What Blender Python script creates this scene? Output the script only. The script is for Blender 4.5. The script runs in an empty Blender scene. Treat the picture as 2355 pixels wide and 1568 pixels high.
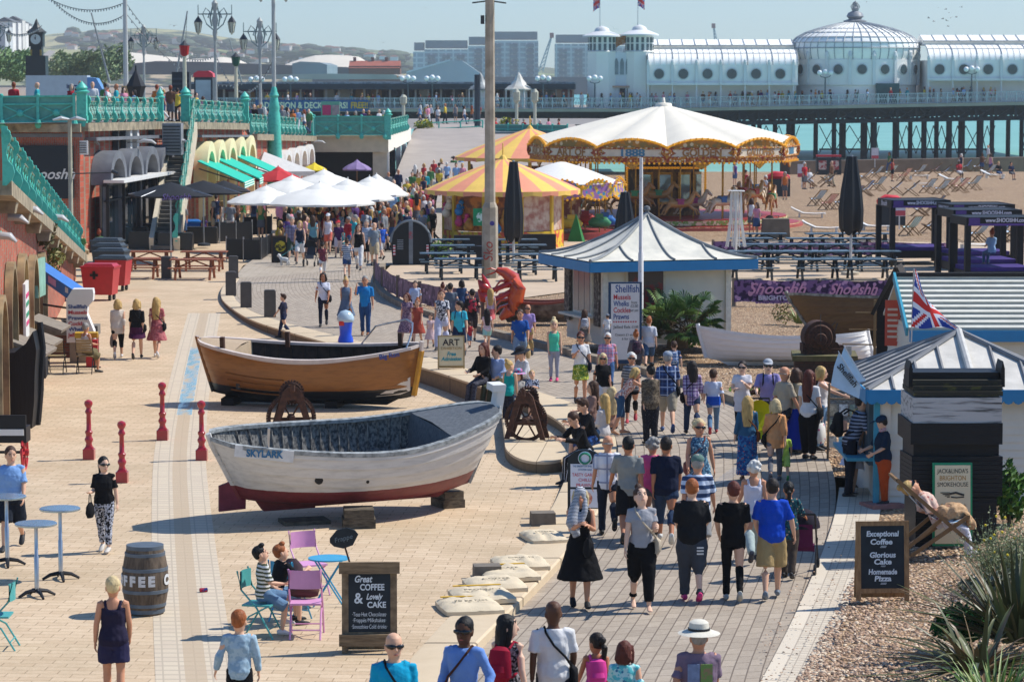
import bpy,bmesh,math,random
from math import pi,cos,sin
from mathutils import Vector,Matrix,noise as mnoise
V=Vector
R_=math.radians
sc=bpy.context.scene
COL=sc.collection
rnd=random.Random(7)
# ---------------------------------------------------------------- camera, sky, sun, exposure
F,CX,CY,HZ,CAMH=6800.0,1177.5,784.0,175.0,7.6
PIT=math.atan((CY-HZ)/F)
cd=bpy.data.cameras.new('camera');cam=bpy.data.objects.new('camera',cd);COL.objects.link(cam)
cam.location=(0,0,CAMH);cam.rotation_euler=(pi/2-PIT,0,0)
cd.sensor_fit='HORIZONTAL';cd.sensor_width=36;cd.lens=36*F/2355
cd.clip_start=1;cd.clip_end=30000
cd.dof.use_dof=True;cd.dof.focus_distance=52;cd.dof.aperture_fstop=5.6
sc.camera=cam
SUN_EL,SUN_AZ=R_(50),R_(17)
w=bpy.data.worlds.new('World');sc.world=w;w.use_nodes=True
wn=w.node_tree.nodes;wl=w.node_tree.links;wn.clear()
sky=wn.new('ShaderNodeTexSky');sky.sky_type='NISHITA';sky.sun_disc=False
sky.sun_elevation=SUN_EL;sky.sun_rotation=pi/2-SUN_AZ
sky.air_density=1.0;sky.dust_density=0.2;sky.ozone_density=2.0;sky.altitude=30
bg=wn.new('ShaderNodeBackground');bg.inputs['Strength'].default_value=0.108
wo=wn.new('ShaderNodeOutputWorld')
tint=wn.new('ShaderNodeMix');tint.data_type='RGBA';tint.blend_type='MULTIPLY';tint.inputs[0].default_value=1;tint.inputs[7].default_value=(.69,1.0,1.32,1)
wl.new(sky.outputs[0],tint.inputs[6]);wl.new(tint.outputs[2],bg.inputs[0]);wl.new(bg.outputs[0],wo.inputs[0])
sd=bpy.data.lights.new('sun','SUN');sd.energy=5.0;sd.angle=R_(0.53);sd.color=(1,.96,.89)
sun=bpy.data.objects.new('sun',sd);COL.objects.link(sun)
sdir=V((cos(SUN_EL)*cos(SUN_AZ),cos(SUN_EL)*sin(SUN_AZ),sin(SUN_EL)))
sun.rotation_euler=sdir.to_track_quat('Z','Y').to_euler()
vs=sc.view_settings;vs.view_transform='Standard';vs.look='None';vs.gamma=1;vs.exposure=0.12
sc.cycles.max_bounces=6;sc.cycles.diffuse_bounces=3;sc.cycles.glossy_bounces=2
sc.cycles.transparent_max_bounces=6;sc.cycles.volume_bounces=0
sc.cycles.use_denoising=True
# ---------------------------------------------------------------- helpers
_up=V((0,sin(PIT),cos(PIT)));_fw=V((0,cos(PIT),-sin(PIT)))
def ray(u,v):return V((1,0,0))*(u-CX)+_up*(CY-v)+_fw*F
def P(u,v,z=0.0):
 d=ray(u,v);t=(z-CAMH)/d.z;return V((d.x*t,d.y*t,z))
def Q(u,v,y):
 d=ray(u,v);t=y/d.y;return V((d.x*t,y,CAMH+d.z*t))
def S(y):return y/F
def lin(c):
 if isinstance(c,str):
  c=c.lstrip('#');c=[int(c[i:i+2],16)/255 for i in(0,2,4)]
  return tuple(x/12.92 if x<=.04045 else((x+.055)/1.055)**2.4 for x in c)
 return tuple(c)
_mats={}
def nodes(name):
 m=bpy.data.materials.new(name);m.use_nodes=True
 return m,m.node_tree.nodes,m.node_tree.links,m.node_tree.nodes['Principled BSDF']
def mth(n,l,op,a,b=None):
 x=n.new('ShaderNodeMath');x.operation=op
 for i,k in enumerate((a,b)):
  if k is None:continue
  if hasattr(k,'links'):l.new(k,x.inputs[i])
  else:x.inputs[i].default_value=k
 return x.outputs[0]
def mixc(n,l,f,a,b,mode='MIX'):
 x=n.new('ShaderNodeMix');x.data_type='RGBA';x.blend_type=mode
 for s,k in((x.inputs[0],f),(x.inputs[6],a),(x.inputs[7],b)):
  if hasattr(k,'links'):l.new(k,s)
  elif isinstance(k,(int,float)):s.default_value=k
  else:s.default_value=(*k,1)
 return x.outputs[2]
def coords(n,l,kind='Object',scale=(1,1,1),rot=(0,0,0)):
 t=n.new('ShaderNodeTexCoord');mp=n.new('ShaderNodeMapping')
 mp.inputs['Scale'].default_value=scale;mp.inputs['Rotation'].default_value=rot
 l.new(t.outputs[kind],mp.inputs[0]);return mp.outputs[0]
def noise_(n,l,vec,scale,det=4,rough=.55):
 x=n.new('ShaderNodeTexNoise');x.inputs['Scale'].default_value=scale;x.inputs['Detail'].default_value=det
 x.inputs['Roughness'].default_value=rough;l.new(vec,x.inputs['Vector']);return x.outputs['Fac']
def ramp(n,l,f,*stops):
 x=n.new('ShaderNodeValToRGB');e=x.color_ramp.elements
 while len(e)<len(stops):e.new(.5)
 for k,(p,c)in zip(e,stops):k.position=p;k.color=(*c,1)if not isinstance(c,(int,float))else(c,c,c,1)
 l.new(f,x.inputs[0]);return x.outputs[0]
def bumpn(n,l,h,b,strength=.4,dist=.02):
 x=n.new('ShaderNodeBump');x.inputs['Strength'].default_value=strength;x.inputs['Distance'].default_value=dist
 l.new(h,x.inputs['Height']);l.new(x.outputs[0],b.inputs['Normal'])
def mat(col,rough=.6,var=.18,scale=9,bump=0.,metal=0.,spec=.35,col2=None,stretch=(1,1,1),emit=0,coat=0,name=None,cut=(.35,.7),coord='Object',alpha=1,bscale=None):
 """painted / cloth / stone surface: two tones broken up by noise, optional relief"""
 key=(str(col),rough,var,scale,bump,metal,spec,str(col2),stretch,emit,coat,cut,coord,alpha,bscale)
 if key in _mats:return _mats[key]
 m,n,l,b=nodes(name or 'surface');c=lin(col)
 c2=lin(col2)if col2 is not None else tuple(x*(1-var)for x in c)
 vec=coords(n,l,coord,stretch);f=noise_(n,l,vec,scale)
 l.new(mixc(n,l,ramp(n,l,f,(cut[0],0.),(cut[1],1.)),c,c2),b.inputs['Base Color'])
 b.inputs['Roughness'].default_value=rough;b.inputs['Metallic'].default_value=metal
 b.inputs['Specular IOR Level'].default_value=spec;b.inputs['Coat Weight'].default_value=coat;b.inputs['Alpha'].default_value=alpha
 if bump:bumpn(n,l,noise_(n,l,vec,bscale or scale*2.5),b,bump,.02)
 if emit:b.inputs['Emission Color'].default_value=(*c,1);b.inputs['Emission Strength'].default_value=emit
 _mats[key]=m;return m
def brickmat(c1,c2,mortar,bw=.22,bh=.075,ms=.012,coord='Object',rot=(0,0,0),bump=.4,rough=.85,dirt=.35,offset=.5,dirtcol=(.05,.04,.035),dscale=.7,msm=.1):
 m,n,l,b=nodes('bricks');vec=coords(n,l,coord,(1,1,1),rot)
 t=n.new('ShaderNodeTexBrick');l.new(vec,t.inputs[0]);t.offset=offset
 for k,x in(('Color1',c1),('Color2',c2),('Mortar',mortar)):t.inputs[k].default_value=(*lin(x),1)
 for k,x in(('Scale',1),('Mortar Size',ms),('Mortar Smooth',msm),('Brick Width',bw),('Row Height',bh),('Bias',0)):t.inputs[k].default_value=x
 f=ramp(n,l,noise_(n,l,vec,dscale,6,.65),(.42,0.),(.75,1.))
 c=mixc(n,l,mth(n,l,'MULTIPLY',f,dirt),t.outputs[0],dirtcol)
 c=mixc(n,l,.25,c,ramp(n,l,noise_(n,l,vec,14,3),(.3,.25),(.7,.75)),'SOFT_LIGHT')
 l.new(c,b.inputs['Base Color']);b.inputs['Roughness'].default_value=rough;b.inputs['Specular IOR Level'].default_value=.25
 bumpn(n,l,mth(n,l,'SUBTRACT',noise_(n,l,vec,30,2),mth(n,l,'MULTIPLY',t.outputs[1],2.)),b,bump,.01)
 return m
def stripemat(cols,axis=2,period=.1,rough=.75,coord='Object',off=0.,split=.5,bump=.15):
 """hard stripes along one axis of the object; cols = two colours"""
 m,n,l,b=nodes('striped');vec=coords(n,l,coord);s=n.new('ShaderNodeSeparateXYZ');l.new(vec,s.inputs[0])
 f=mth(n,l,'FRACT',mth(n,l,'ADD',mth(n,l,'DIVIDE',s.outputs[axis],period),off))
 l.new(mixc(n,l,mth(n,l,'GREATER_THAN',f,split),lin(cols[0]),lin(cols[1])),b.inputs['Base Color'])
 b.inputs['Roughness'].default_value=rough;b.inputs['Specular IOR Level'].default_value=.2
 if bump:bumpn(n,l,noise_(n,l,vec,18),b,bump,.03)
 return m
def plaidmat(a,b_,c,per=.1):
 m,n,l,b=nodes('checked cloth');vec=coords(n,l);s=n.new('ShaderNodeSeparateXYZ');l.new(vec,s.inputs[0])
 g=[mth(n,l,'GREATER_THAN',mth(n,l,'FRACT',mth(n,l,'DIVIDE',s.outputs[i],per)),.55)for i in(0,2)]
 k=mixc(n,l,mth(n,l,'MULTIPLY',mth(n,l,'ADD',*g),.5),lin(a),lin(b_))
 g2=mth(n,l,'MAXIMUM',*[mth(n,l,'GREATER_THAN',mth(n,l,'FRACT',mth(n,l,'DIVIDE',s.outputs[i],per*1.7)),.87)for i in(0,2)])
 l.new(mixc(n,l,g2,k,lin(c)),b.inputs['Base Color']);b.inputs['Roughness'].default_value=.8;b.inputs['Specular IOR Level'].default_value=.2
 return m
def floralmat(a,b_,c=None,scale=26,cut=.38):
 m,n,l,b=nodes('printed cloth');vec=coords(n,l);v=n.new('ShaderNodeTexVoronoi');v.inputs['Scale'].default_value=scale;l.new(vec,v.inputs['Vector'])
 k=mixc(n,l,ramp(n,l,noise_(n,l,vec,scale*1.2,2),(.47,0.),(.53,1.)),lin(a),lin(b_))
 if c:k=mixc(n,l,mth(n,l,'LESS_THAN',v.outputs['Distance'],cut*.6),k,lin(c))
 l.new(k,b.inputs['Base Color']);b.inputs['Roughness'].default_value=.8;b.inputs['Specular IOR Level'].default_value=.2
 return m
def vcolmat(rough=.6,bump=0,spec=.3):
 """takes its base colour from the mesh's own colour layer (named paint)"""
 m,n,l,b=nodes('painted');a=n.new('ShaderNodeVertexColor');a.layer_name='paint'
 vec=coords(n,l);l.new(mixc(n,l,.3,a.outputs[0],ramp(n,l,noise_(n,l,vec,12),(.3,.3),(.7,.7)),'SOFT_LIGHT'),b.inputs['Base Color'])
 b.inputs['Roughness'].default_value=rough;b.inputs['Specular IOR Level'].default_value=spec;return m
class MB:
 """collects shapes; build() links them as ONE mesh object"""
 def __init__(s):s.v=[];s.f=[];s.m=[];s.uv=None
 def add(s,vs,fs,m=0):
  o=len(s.v);s.v+=[tuple(x)for x in vs];s.f+=[tuple(i+o for i in f)for f in fs];s.m+=[m]*len(fs);return s
 def box(s,c,d,rz=0,m=0,rx=0,ry=0,top=1.0):
  x,y,z=(k/2 for k in d);mt=Matrix.Rotation(rz,3,'Z')@Matrix.Rotation(ry,3,'Y')@Matrix.Rotation(rx,3,'X')
  vs=[V(c)+mt@V((a*(top if e>0 else 1),b*(top if e>0 else 1),e))for e in(-z,z)for a,b in((-x,-y),(x,-y),(x,y),(-x,y))]
  return s.add(vs,[(3,2,1,0),(4,5,6,7),(0,1,5,4),(1,2,6,5),(2,3,7,6),(3,0,4,7)],m)
 def bar(s,a,b,wd,ht=None,m=0,up=(0,0,1)):
  a,b=V(a),V(b);d=(b-a);ht=ht or wd;d.normalize();u=V(up)
  if abs(d.dot(u))>.98:u=V((0,1,0))
  x=d.cross(u).normalized()*wd/2;y=x.cross(d).normalized()*ht/2
  vs=[p+i*x+j*y for p in(a,b)for i,j in((-1,-1),(1,-1),(1,1),(-1,1))]
  return s.add(vs,[(0,1,2,3),(7,6,5,4),(0,4,5,1),(1,5,6,2),(2,6,7,3),(3,7,4,0)],m)
 def tube(s,pts,r,n=8,m=0,caps=True,up=None,closed=False):
  pts=[V(p)for p in pts];k=len(pts);rs=r if isinstance(r,(list,tuple))else[r]*k;vs=[];ref=V(up)if up else None
  for i,p in enumerate(pts):
   d=(pts[(i+1)%k if closed else min(i+1,k-1)]-pts[(i-1)%k if closed else max(i-1,0)]);d=d.normalized()if d.length>1e-9 else V((0,0,1))
   q=ref if ref is not None and abs(d.dot(ref))<.98 else(V((0,0,1))if abs(d.z)<.9 else V((0,1,0)))
   x=q.cross(d).normalized();y=d.cross(x)
   rx,ry=rs[i]if isinstance(rs[i],(tuple,list))else(rs[i],rs[i])
   vs+=[p+x*rx*cos(2*pi*j/n)+y*ry*sin(2*pi*j/n)for j in range(n)]
  fs=[(i*n+j,i*n+(j+1)%n,((i+1)%k)*n+(j+1)%n,((i+1)%k)*n+j)for i in range(k if closed else k-1)for j in range(n)]
  if caps and not closed:fs+=[tuple(range(n-1,-1,-1)),tuple(range((k-1)*n,k*n))]
  return s.add(vs,fs,m)
 def lathe(s,prof,n=16,c=(0,0,0),m=0,a0=0,a1=2*pi,sy=1.0,rz=0):
  full=abs(a1-a0-2*pi)<1e-6;k=n if full else n+1;c=V(c)
  vs=[c+V((r*cos(rz+a0+(a1-a0)*j/n),r*sy*sin(rz+a0+(a1-a0)*j/n),z))for r,z in prof for j in range(k)]
  fs=[(i*k+j,i*k+(j+1)%k,(i+1)*k+(j+1)%k,(i+1)*k+j)for i in range(len(prof)-1)for j in range(k if full else n)]
  if full:
   if prof[0][0]>1e-4:fs.append(tuple(range(k-1,-1,-1)))
   if prof[-1][0]>1e-4:fs.append(tuple(range((len(prof)-1)*k,len(prof)*k)))
  return s.add(vs,fs,m)
 def prism(s,poly,d,m=0,o=(0,0,0),ax=(1,0,0),ay=(0,0,1)):
  """poly in the plane (ax, ay) at o, thickened by the vector d"""
  o,ax,ay,d=V(o),V(ax),V(ay),V(d);k=len(poly)
  a=[o+ax*x+ay*y for x,y in poly]
  return s.add(a+[p+d for p in a],[tuple(range(k-1,-1,-1)),tuple(range(k,2*k))]+[(i,(i+1)%k,k+(i+1)%k,k+i)for i in range(k)],m)
 def grid(s,rows,m=0,flip=False,thick=None):
  k=len(rows[0]);vs=[p for r in rows for p in r]
  fs=[(i*k+j,i*k+j+1,(i+1)*k+j+1,(i+1)*k+j)for i in range(len(rows)-1)for j in range(k-1)]
  if flip:fs=[f[::-1]for f in fs]
  return s.add(vs,fs,m)
 def blob(s,c,r,n=10,m=0,k=6):
  rx,ry,rz=r if isinstance(r,(tuple,list))else(r,r,r);c=V(c)
  vs=[c+V((rx*sin(pi*i/k)*cos(2*pi*j/n),ry*sin(pi*i/k)*sin(2*pi*j/n),-rz*cos(pi*i/k)))for i in range(1,k)for j in range(n)]
  b=len(vs);vs+=[c-V((0,0,rz)),c+V((0,0,rz))]
  fs=[(i*n+j,i*n+(j+1)%n,(i+1)*n+(j+1)%n,(i+1)*n+j)for i in range(k-2)for j in range(n)]
  fs+=[(b,(j+1)%n,j)for j in range(n)]+[(b+1,(k-2)*n+j,(k-2)*n+(j+1)%n)for j in range(n)]
  return s.add(vs,fs,m)
 def xf(s,mt,start=0):
  s.v[start:]=[tuple(mt@V(p))for p in s.v[start:]];return s
 def build(s,name,mats,parent=None,smooth=True,loc=None,rz=0,cols=None,angle=40):
  me=bpy.data.meshes.new(name);me.from_pydata(s.v,[],s.f);mats=mats if isinstance(mats,(list,tuple))else[mats]
  for m in mats:me.materials.append(m)
  if len(mats)>1:me.polygons.foreach_set('material_index',s.m)
  if cols:
   ca=me.color_attributes.new('paint','FLOAT_COLOR','CORNER');k=[]
   for i,f in enumerate(s.f):k+=[*lin(cols[s.m[i]]),1]*len(f)
   ca.data.foreach_set('color',k)
  if smooth:
   me.polygons.foreach_set('use_smooth',[True]*len(me.polygons));me.set_sharp_from_angle(angle=R_(angle))
  if s.uv:
   ul=me.uv_layers.new(name='UVMap');k=[]
   for f in s.f:
    for i in f:k+=s.uv[i]
   ul.data.foreach_set('uv',k)
  o=bpy.data.objects.new(name,me);COL.objects.link(o)
  if parent:o.parent=parent
  if loc is not None:o.location=loc
  o.rotation_euler[2]=rz;return o
def tag(o,label=None,cat=None,group=None,kind=None):
 if label:o['label']=label
 if cat:o['category']=cat
 if group:o['group']=group
 if kind:o['kind']=kind
 return o
def thing(name,label,cat,loc=(0,0,0),rz=0,group=None):
 o=bpy.data.objects.new(name,None);COL.objects.link(o);o.location=loc;o.rotation_euler[2]=rz;o.empty_display_size=.2
 return tag(o,label,cat,group)
def dup(o,loc=None,rz=None,label=None,group=None,parent=None,scale=None):
 c=o.copy();COL.objects.link(c)
 if parent:c.parent=parent
 if loc is not None:c.location=loc
 if rz is not None:c.rotation_euler[2]=rz
 if scale is not None:c.scale=(scale,)*3 if isinstance(scale,(int,float))else scale
 if label:c['label']=label
 if group:c['group']=group
 for k in list(o.children):dup(k,parent=c)
 return c
def struct(o):return tag(o,kind='structure')
def text(body,size,m,parent,loc=(0,0,0),align='CENTER',shear=0,bold=0,rz=0,roll=0,width=None,ext=.002,name='lettering',spc=1,slab=0,tilt=0):
 """upright lettering facing -Y of its parent, flat letters a few mm proud of the board"""
 cu=bpy.data.curves.new(name,'FONT');cu.body=body;cu.size=size;cu.align_x=align;cu.align_y='CENTER';cu.extrude=ext
 cu.shear=shear;cu.offset=bold if size>.11 else 0;cu.space_character=spc;cu.resolution_u=3
 t=bpy.data.objects.new(name,cu);COL.objects.link(t)
 dg=bpy.context.evaluated_depsgraph_get();me=bpy.data.meshes.new_from_object(t.evaluated_get(dg));bpy.data.objects.remove(t)
 me.materials.clear();me.materials.append(m)
 if width:
  xs=[v.co.x for v in me.vertices];k=width/max(max(xs)-min(xs),1e-6);me.transform(Matrix.Diagonal((k,1,1,1)))
 me.transform(Matrix.Rotation(pi/2,4,'X')@Matrix.Rotation(roll,4,'Z'))
 o=bpy.data.objects.new(name,me);COL.objects.link(o);o.parent=parent;o.location=loc;o.rotation_euler=(tilt,0,rz);return o
# ---------------------------------------------------------------- ground, paths, sea, hills
def zw(y):
 k=[(0,-.12),(47,-.12),(52,.05),(57,.4),(64,.45),(72,.42),(84,.28),(100,.12),(999,.12)]
 for(a,za),(b,zb)in zip(k,k[1:]):
  if a<=y<b:return za+(zb-za)*(y-a)/(b-a)
def W(u,v,dz=0):
 z=.1
 for _ in range(12):z=zw(P(u,v,z).y)
 return P(u,v,z+dz)
def resample(pts,n):
 L=[0]
 for a,b in zip(pts,pts[1:]):L.append(L[-1]+(b-a).length)
 out=[]
 for i in range(n):
  t=L[-1]*i/(n-1);k=max(j for j in range(len(L))if L[j]<=t+1e-9);k=min(k,len(pts)-2)
  out.append(pts[k].lerp(pts[k+1],(t-L[k])/max(L[k+1]-L[k],1e-9)))
 return out
def smoothline(pts,it=2):
 for _ in range(it):
  q=[pts[0]]
  for a,b in zip(pts,pts[1:]):q+=[a.lerp(b,.25),a.lerp(b,.75)]
  pts=q+[pts[-1]]
 return pts
KL=[(760,1760,.02),(900,1568,.02),(1050,1400,.02),(1180,1290,.02),(1262,1190,.02),(1305,1100,.1),(1318,1050,.32),(1318,1005,.43),(1296,970,.45),(1241,939,.45),(1160,905,.45),(1077,877,.45),(990,848,.42),(890,822,.38),(790,797,.34),(663,762,.27),(575,735,.2),(525,702,.16),(508,682,.14),(512,660,.13),(530,640,.13)]
KR=[(870,1760,.02),(1002,1568,.02),(1110,1463,.02),(1207,1366,.02),(1292,1281,.02),(1386,1164,.03),(1412,1095,.14),(1424,1045,.34),(1414,995,.44),(1385,955,.45),(1320,925,.45),(1245,902,.45),(1085,850,.45),(988,820,.42),(900,800,.38),(790,775,.34),(680,748,.27),(600,725,.2),(556,702,.16),(535,682,.14),(536,660,.13),(550,640,.13)]
KL3=smoothline([P(*k)for k in KL]);KR3=smoothline([P(*k)for k in KR])
stone=mat('#e2bd90',.85,.12,3,.25,bscale=40)
NK=140;kl,kr=resample(KL3,NK),resample(KR3,NK);mb=MB();rows=[]
for a,b in zip(kl,kr):
 n=(b-a).normalized();lo=V((0,0,-1));za,zb=a.z,b.z
 rows.append([V((a.x,a.y,-.3)),V((a.x,a.y,za-.06)),a-n*.03+V((0,0,-.055)),a-n*.03+V((0,0,-.008)),a+n*.01,b-n*.02,b+n*.012+V((0,0,-.02)),b+n*.012+V((0,0,-.1)),V((b.x,b.y,-.4))])
mb.grid(rows,flip=False);mb.uv=[(i*.12,j)for i in range(NK)for j in range(9)]
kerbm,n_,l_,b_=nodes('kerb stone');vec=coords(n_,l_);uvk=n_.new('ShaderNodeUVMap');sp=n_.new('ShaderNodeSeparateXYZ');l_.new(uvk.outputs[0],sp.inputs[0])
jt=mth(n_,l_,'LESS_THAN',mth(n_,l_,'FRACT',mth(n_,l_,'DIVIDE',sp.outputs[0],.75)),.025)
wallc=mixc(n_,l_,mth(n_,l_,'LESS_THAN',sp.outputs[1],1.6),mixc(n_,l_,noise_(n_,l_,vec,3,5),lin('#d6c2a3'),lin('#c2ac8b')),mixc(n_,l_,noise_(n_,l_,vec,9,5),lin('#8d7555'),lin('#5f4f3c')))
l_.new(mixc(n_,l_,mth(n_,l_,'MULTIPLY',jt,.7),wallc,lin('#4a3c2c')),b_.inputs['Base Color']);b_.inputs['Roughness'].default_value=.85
bumpn(n_,l_,noise_(n_,l_,vec,35),b_,.3,.01)
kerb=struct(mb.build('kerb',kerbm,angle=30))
plm=brickmat('#d0b899','#c3aa8b','#9f896e',.42,.22,.009,rot=(0,0,R_(4)),bump=.35,dirt=.6,dirtcol=lin('#a38f70'),dscale=.4,msm=.35)
def sheet(name,pts,m,z=None,up=True):
 bm=bmesh.new();vs=[bm.verts.new((p[0],p[1],p[2]if z is None else z))for p in pts];f=bm.faces.new(vs)
 bmesh.ops.triangulate(bm,faces=[f]);bmesh.ops.recalc_face_normals(bm,faces=bm.faces)
 if sum(f.normal.z for f in bm.faces)<0:bmesh.ops.reverse_faces(bm,faces=bm.faces)
 me=bpy.data.meshes.new(name);bm.to_mesh(me);bm.free();me.materials.append(m)
 o=bpy.data.objects.new(name,me);COL.objects.link(o);return struct(o)
pl=[V((-60,20,0)),V((-2,20,0))]+[V((p.x+.04,p.y,0))for p in kl]+[P(560,610),P(700,560),P(760,470),V((-13.6,205,0)),V((-60,205,0))]
sheet('plaza_paving',pl,plm)
ch=[P(u,v,.004)for u,v in((470,1700),(452,1568),(428,1330),(415,1150),(412,1050),(422,960),(438,870),(456,780),(470,720))]
ch=resample(smoothline(ch),60);mb=MB();mb.grid([[p+V((-.52,0,0)),p+V((-.3,0,.001)),p+V((-.1,0,-.0005)),p+V((.1,0,-.0005)),p+V((.3,0,.001)),p+V((.52,0,0))]for p in ch])
mb.uv=[(x,i*.4)for i in range(60)for x in(-.52,-.3,-.1,.1,.3,.52)]
chm,n_,l_,b_=nodes('channel setts');uvk=n_.new('ShaderNodeUVMap');t_=n_.new('ShaderNodeTexBrick');mp=n_.new('ShaderNodeMapping');l_.new(uvk.outputs[0],mp.inputs[0]);l_.new(mp.outputs[0],t_.inputs[0]);t_.offset=0
for k,x in(('Color1',(.6,.5,.36,1)),('Color2',(.55,.45,.33,1)),('Mortar',(.45,.37,.27,1)),('Scale',1),('Mortar Size',.012),('Brick Width',.21),('Row Height',.11)):t_.inputs[k].default_value=x
sp=n_.new('ShaderNodeSeparateXYZ');l_.new(uvk.outputs[0],sp.inputs[0])
wear=mth(n_,l_,'LESS_THAN',mth(n_,l_,'ABSOLUTE',sp.outputs[0]),.14)
c=mixc(n_,l_,mth(n_,l_,'MULTIPLY',wear,.75),t_.outputs[0],lin('#b39d80'))
blue_patch=mth(n_,l_,'MULTIPLY',mth(n_,l_,'GREATER_THAN',sp.outputs[1],12.6),mth(n_,l_,'LESS_THAN',sp.outputs[1],19))  # pale blue, smoother patches along part of the channel's middle
vec=coords(n_,l_);blue_patch=mth(n_,l_,'MULTIPLY',blue_patch,ramp(n_,l_,noise_(n_,l_,coords(n_,l_,'Object',(1.5,.3,1)),3.,5),(.36,0.),(.58,1.)))
blue_patch=mth(n_,l_,'MULTIPLY',blue_patch,mth(n_,l_,'LESS_THAN',mth(n_,l_,'ABSOLUTE',sp.outputs[0]),.17))
l_.new(mixc(n_,l_,mth(n_,l_,'MULTIPLY',blue_patch,.8),c,lin('#7fb0bf')),b_.inputs['Base Color'])
l_.new(mixc(n_,l_,blue_patch,(.8,.8,.8),(.12,.12,.12)),b_.inputs['Roughness']);bumpn(n_,l_,mth(n_,l_,'SUBTRACT',1.,t_.outputs[1]),b_,.3,.01)
struct(mb.build('drain_channel',chm))
RB=[(1640,1760),(1748,1568),(1835,1400),(1915,1210),(1926,1120),(1905,1045),(1850,985),(1760,950),(1684,931),(1630,904),(1500,868),(1311,820),(1244,802),(1150,778),(1050,748),(930,712),(880,685),(862,664),(862,640),(875,615)]
rb3=smoothline([W(u,v)for u,v in RB])
NW=120;wl_,wr_=resample([V((p.x,p.y,zw(p.y)))for p in KR3],NW),resample(rb3,NW)
mb=MB();rows=[];uv=[];acc=0
for i in range(NW):
 row=[]
 for j in range(13):
  p=wl_[i].lerp(wr_[i],j/12);p.z=zw(p.y)-.003;row.append(p);uv.append((acc,(p-wl_[i]).length))
 if i<NW-1:acc+=(wl_[i+1].lerp(wr_[i+1],.5)-wl_[i].lerp(wr_[i],.5)).length
 rows.append(row)
mb.grid(rows,flip=True);mb.uv=uv
wkm=brickmat('#aea08e','#9d9080','#72665a',.42,.2,.012,coord='UV',bump=.35,dirt=.3,dirtcol=lin('#8d7a66'),dscale=.5,msm=.3)
struct(mb.build('walkway',wkm))
asph=mat('#a79c92',.9,.16,.6,.15,bscale=20)
far=[wl_[-1],P(550,610,.12),P(640,560,.12),P(720,470,.12),V((-13.4,206,.12)),V((-7,206,.12)),V((-1,190,.12)),P(1105,420,.12),P(1060,520,.12),P(1010,600,.12),wr_[-1]]
far=[wl_[-1],P(545,628,.12),P(575,600,.12),P(625,570,.12),P(690,500,.12),P(725,460,.12),V((-13.4,206,.12)),V((-2,206,.12)),V((3,180,.12)),P(1180,470,.12),P(1100,520,.12),P(1010,570,.12),P(930,600,.12),wr_[-1]]
prm=brickmat('#b3a694','#a69987','#857866',.6,.3,.012,bump=.2,dirt=.35,dirtcol=lin('#8d7a66'),dscale=.35,msm=.4)
sheet('promenade',smoothline([V((p.x,p.y,.12))for p in far],1),prm,z=.12)
sheet('terrace_paving',[P(u,v,.135)for u,v in((868,640),(905,604),(960,575),(1150,566),(1290,556),(1720,556),(2060,556),(2420,560),(2420,640),(2060,662),(1690,662),(1300,672),(1160,690),(1060,706),(960,700),(890,680))],mat('#c4ad92',.9,.14,.7,.2,bscale=14),z=.135)
mb=MB();mb.grid([[V((-8,y,z)),V((5.5,y,z))]for y,z in((176,.13),(192,.16),(202,.8),(242,3.3),(262,3.35))],flip=True);struct(mb.build('ramp',asph))
ST=[(1640,1760),(1748,1568),(1835,1400),(1915,1210),(1930,1120)]
a3=resample(smoothline([W(u,v,.012)for u,v in ST]),40);mb=MB();rows=[];uv=[]
for i,p in enumerate(a3):
 d=(a3[min(i+1,39)]-a3[max(i-1,0)]).normalized();n=V((d.y,-d.x,0));rows.append([p+n*x for x in(0,.2,.21,.55,.56,.78)]);uv+=[(i*.33,x)for x in(0,.2,.21,.55,.56,.78)]
mb.grid(rows,flip=True);mb.uv=uv
stm,n_,l_,b_=nodes('sett strip');uvk=n_.new('ShaderNodeUVMap');t_=n_.new('ShaderNodeTexBrick');l_.new(uvk.outputs[0],t_.inputs[0]);t_.offset=0
for k,x in(('Color1',(.6,.52,.4,1)),('Color2',(.55,.47,.36,1)),('Mortar',(.36,.3,.23,1)),('Scale',1),('Mortar Size',.008),('Brick Width',.1),('Row Height',.11)):t_.inputs[k].default_value=x
t2=n_.new('ShaderNodeTexBrick');l_.new(uvk.outputs[0],t2.inputs[0]);t2.offset=.3
for k,x in(('Color1',(.66,.57,.44,1)),('Color2',(.57,.49,.38,1)),('Mortar',(.25,.2,.15,1)),('Scale',1),('Mortar Size',.01),('Brick Width',1.1),('Row Height',.5)):t2.inputs[k].default_value=x
sp=n_.new('ShaderNodeSeparateXYZ');l_.new(uvk.outputs[0],sp.inputs[0]);inner=mth(n_,l_,'LESS_THAN',mth(n_,l_,'ABSOLUTE',mth(n_,l_,'SUBTRACT',sp.outputs[1],.38)),.175)
l_.new(mixc(n_,l_,inner,t2.outputs[0],t_.outputs[0]),b_.inputs['Base Color']);b_.inputs['Roughness'].default_value=.85
struct(mb.build('sett_strip',stm));strip3=[p+V((.78,.15,0))for p in a3]
shm,n_,l_,b_=nodes('shingle');vec=coords(n_,l_);v_=n_.new('ShaderNodeTexVoronoi');v_.inputs['Scale'].default_value=17;l_.new(vec,v_.inputs['Vector'])
v2=n_.new('ShaderNodeTexVoronoi');v2.inputs['Scale'].default_value=9;l_.new(vec,v2.inputs['Vector'])
sp=n_.new('ShaderNodeSeparateColor');l_.new(v_.outputs['Color'],sp.inputs[0])
c=ramp(n_,l_,sp.outputs[0],(0,lin('#86664b')),(.3,lin('#b08e6a')),(.6,lin('#c6a47f')),(.85,lin('#e3c7a2')),(1,lin('#7d6b5a')))
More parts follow.
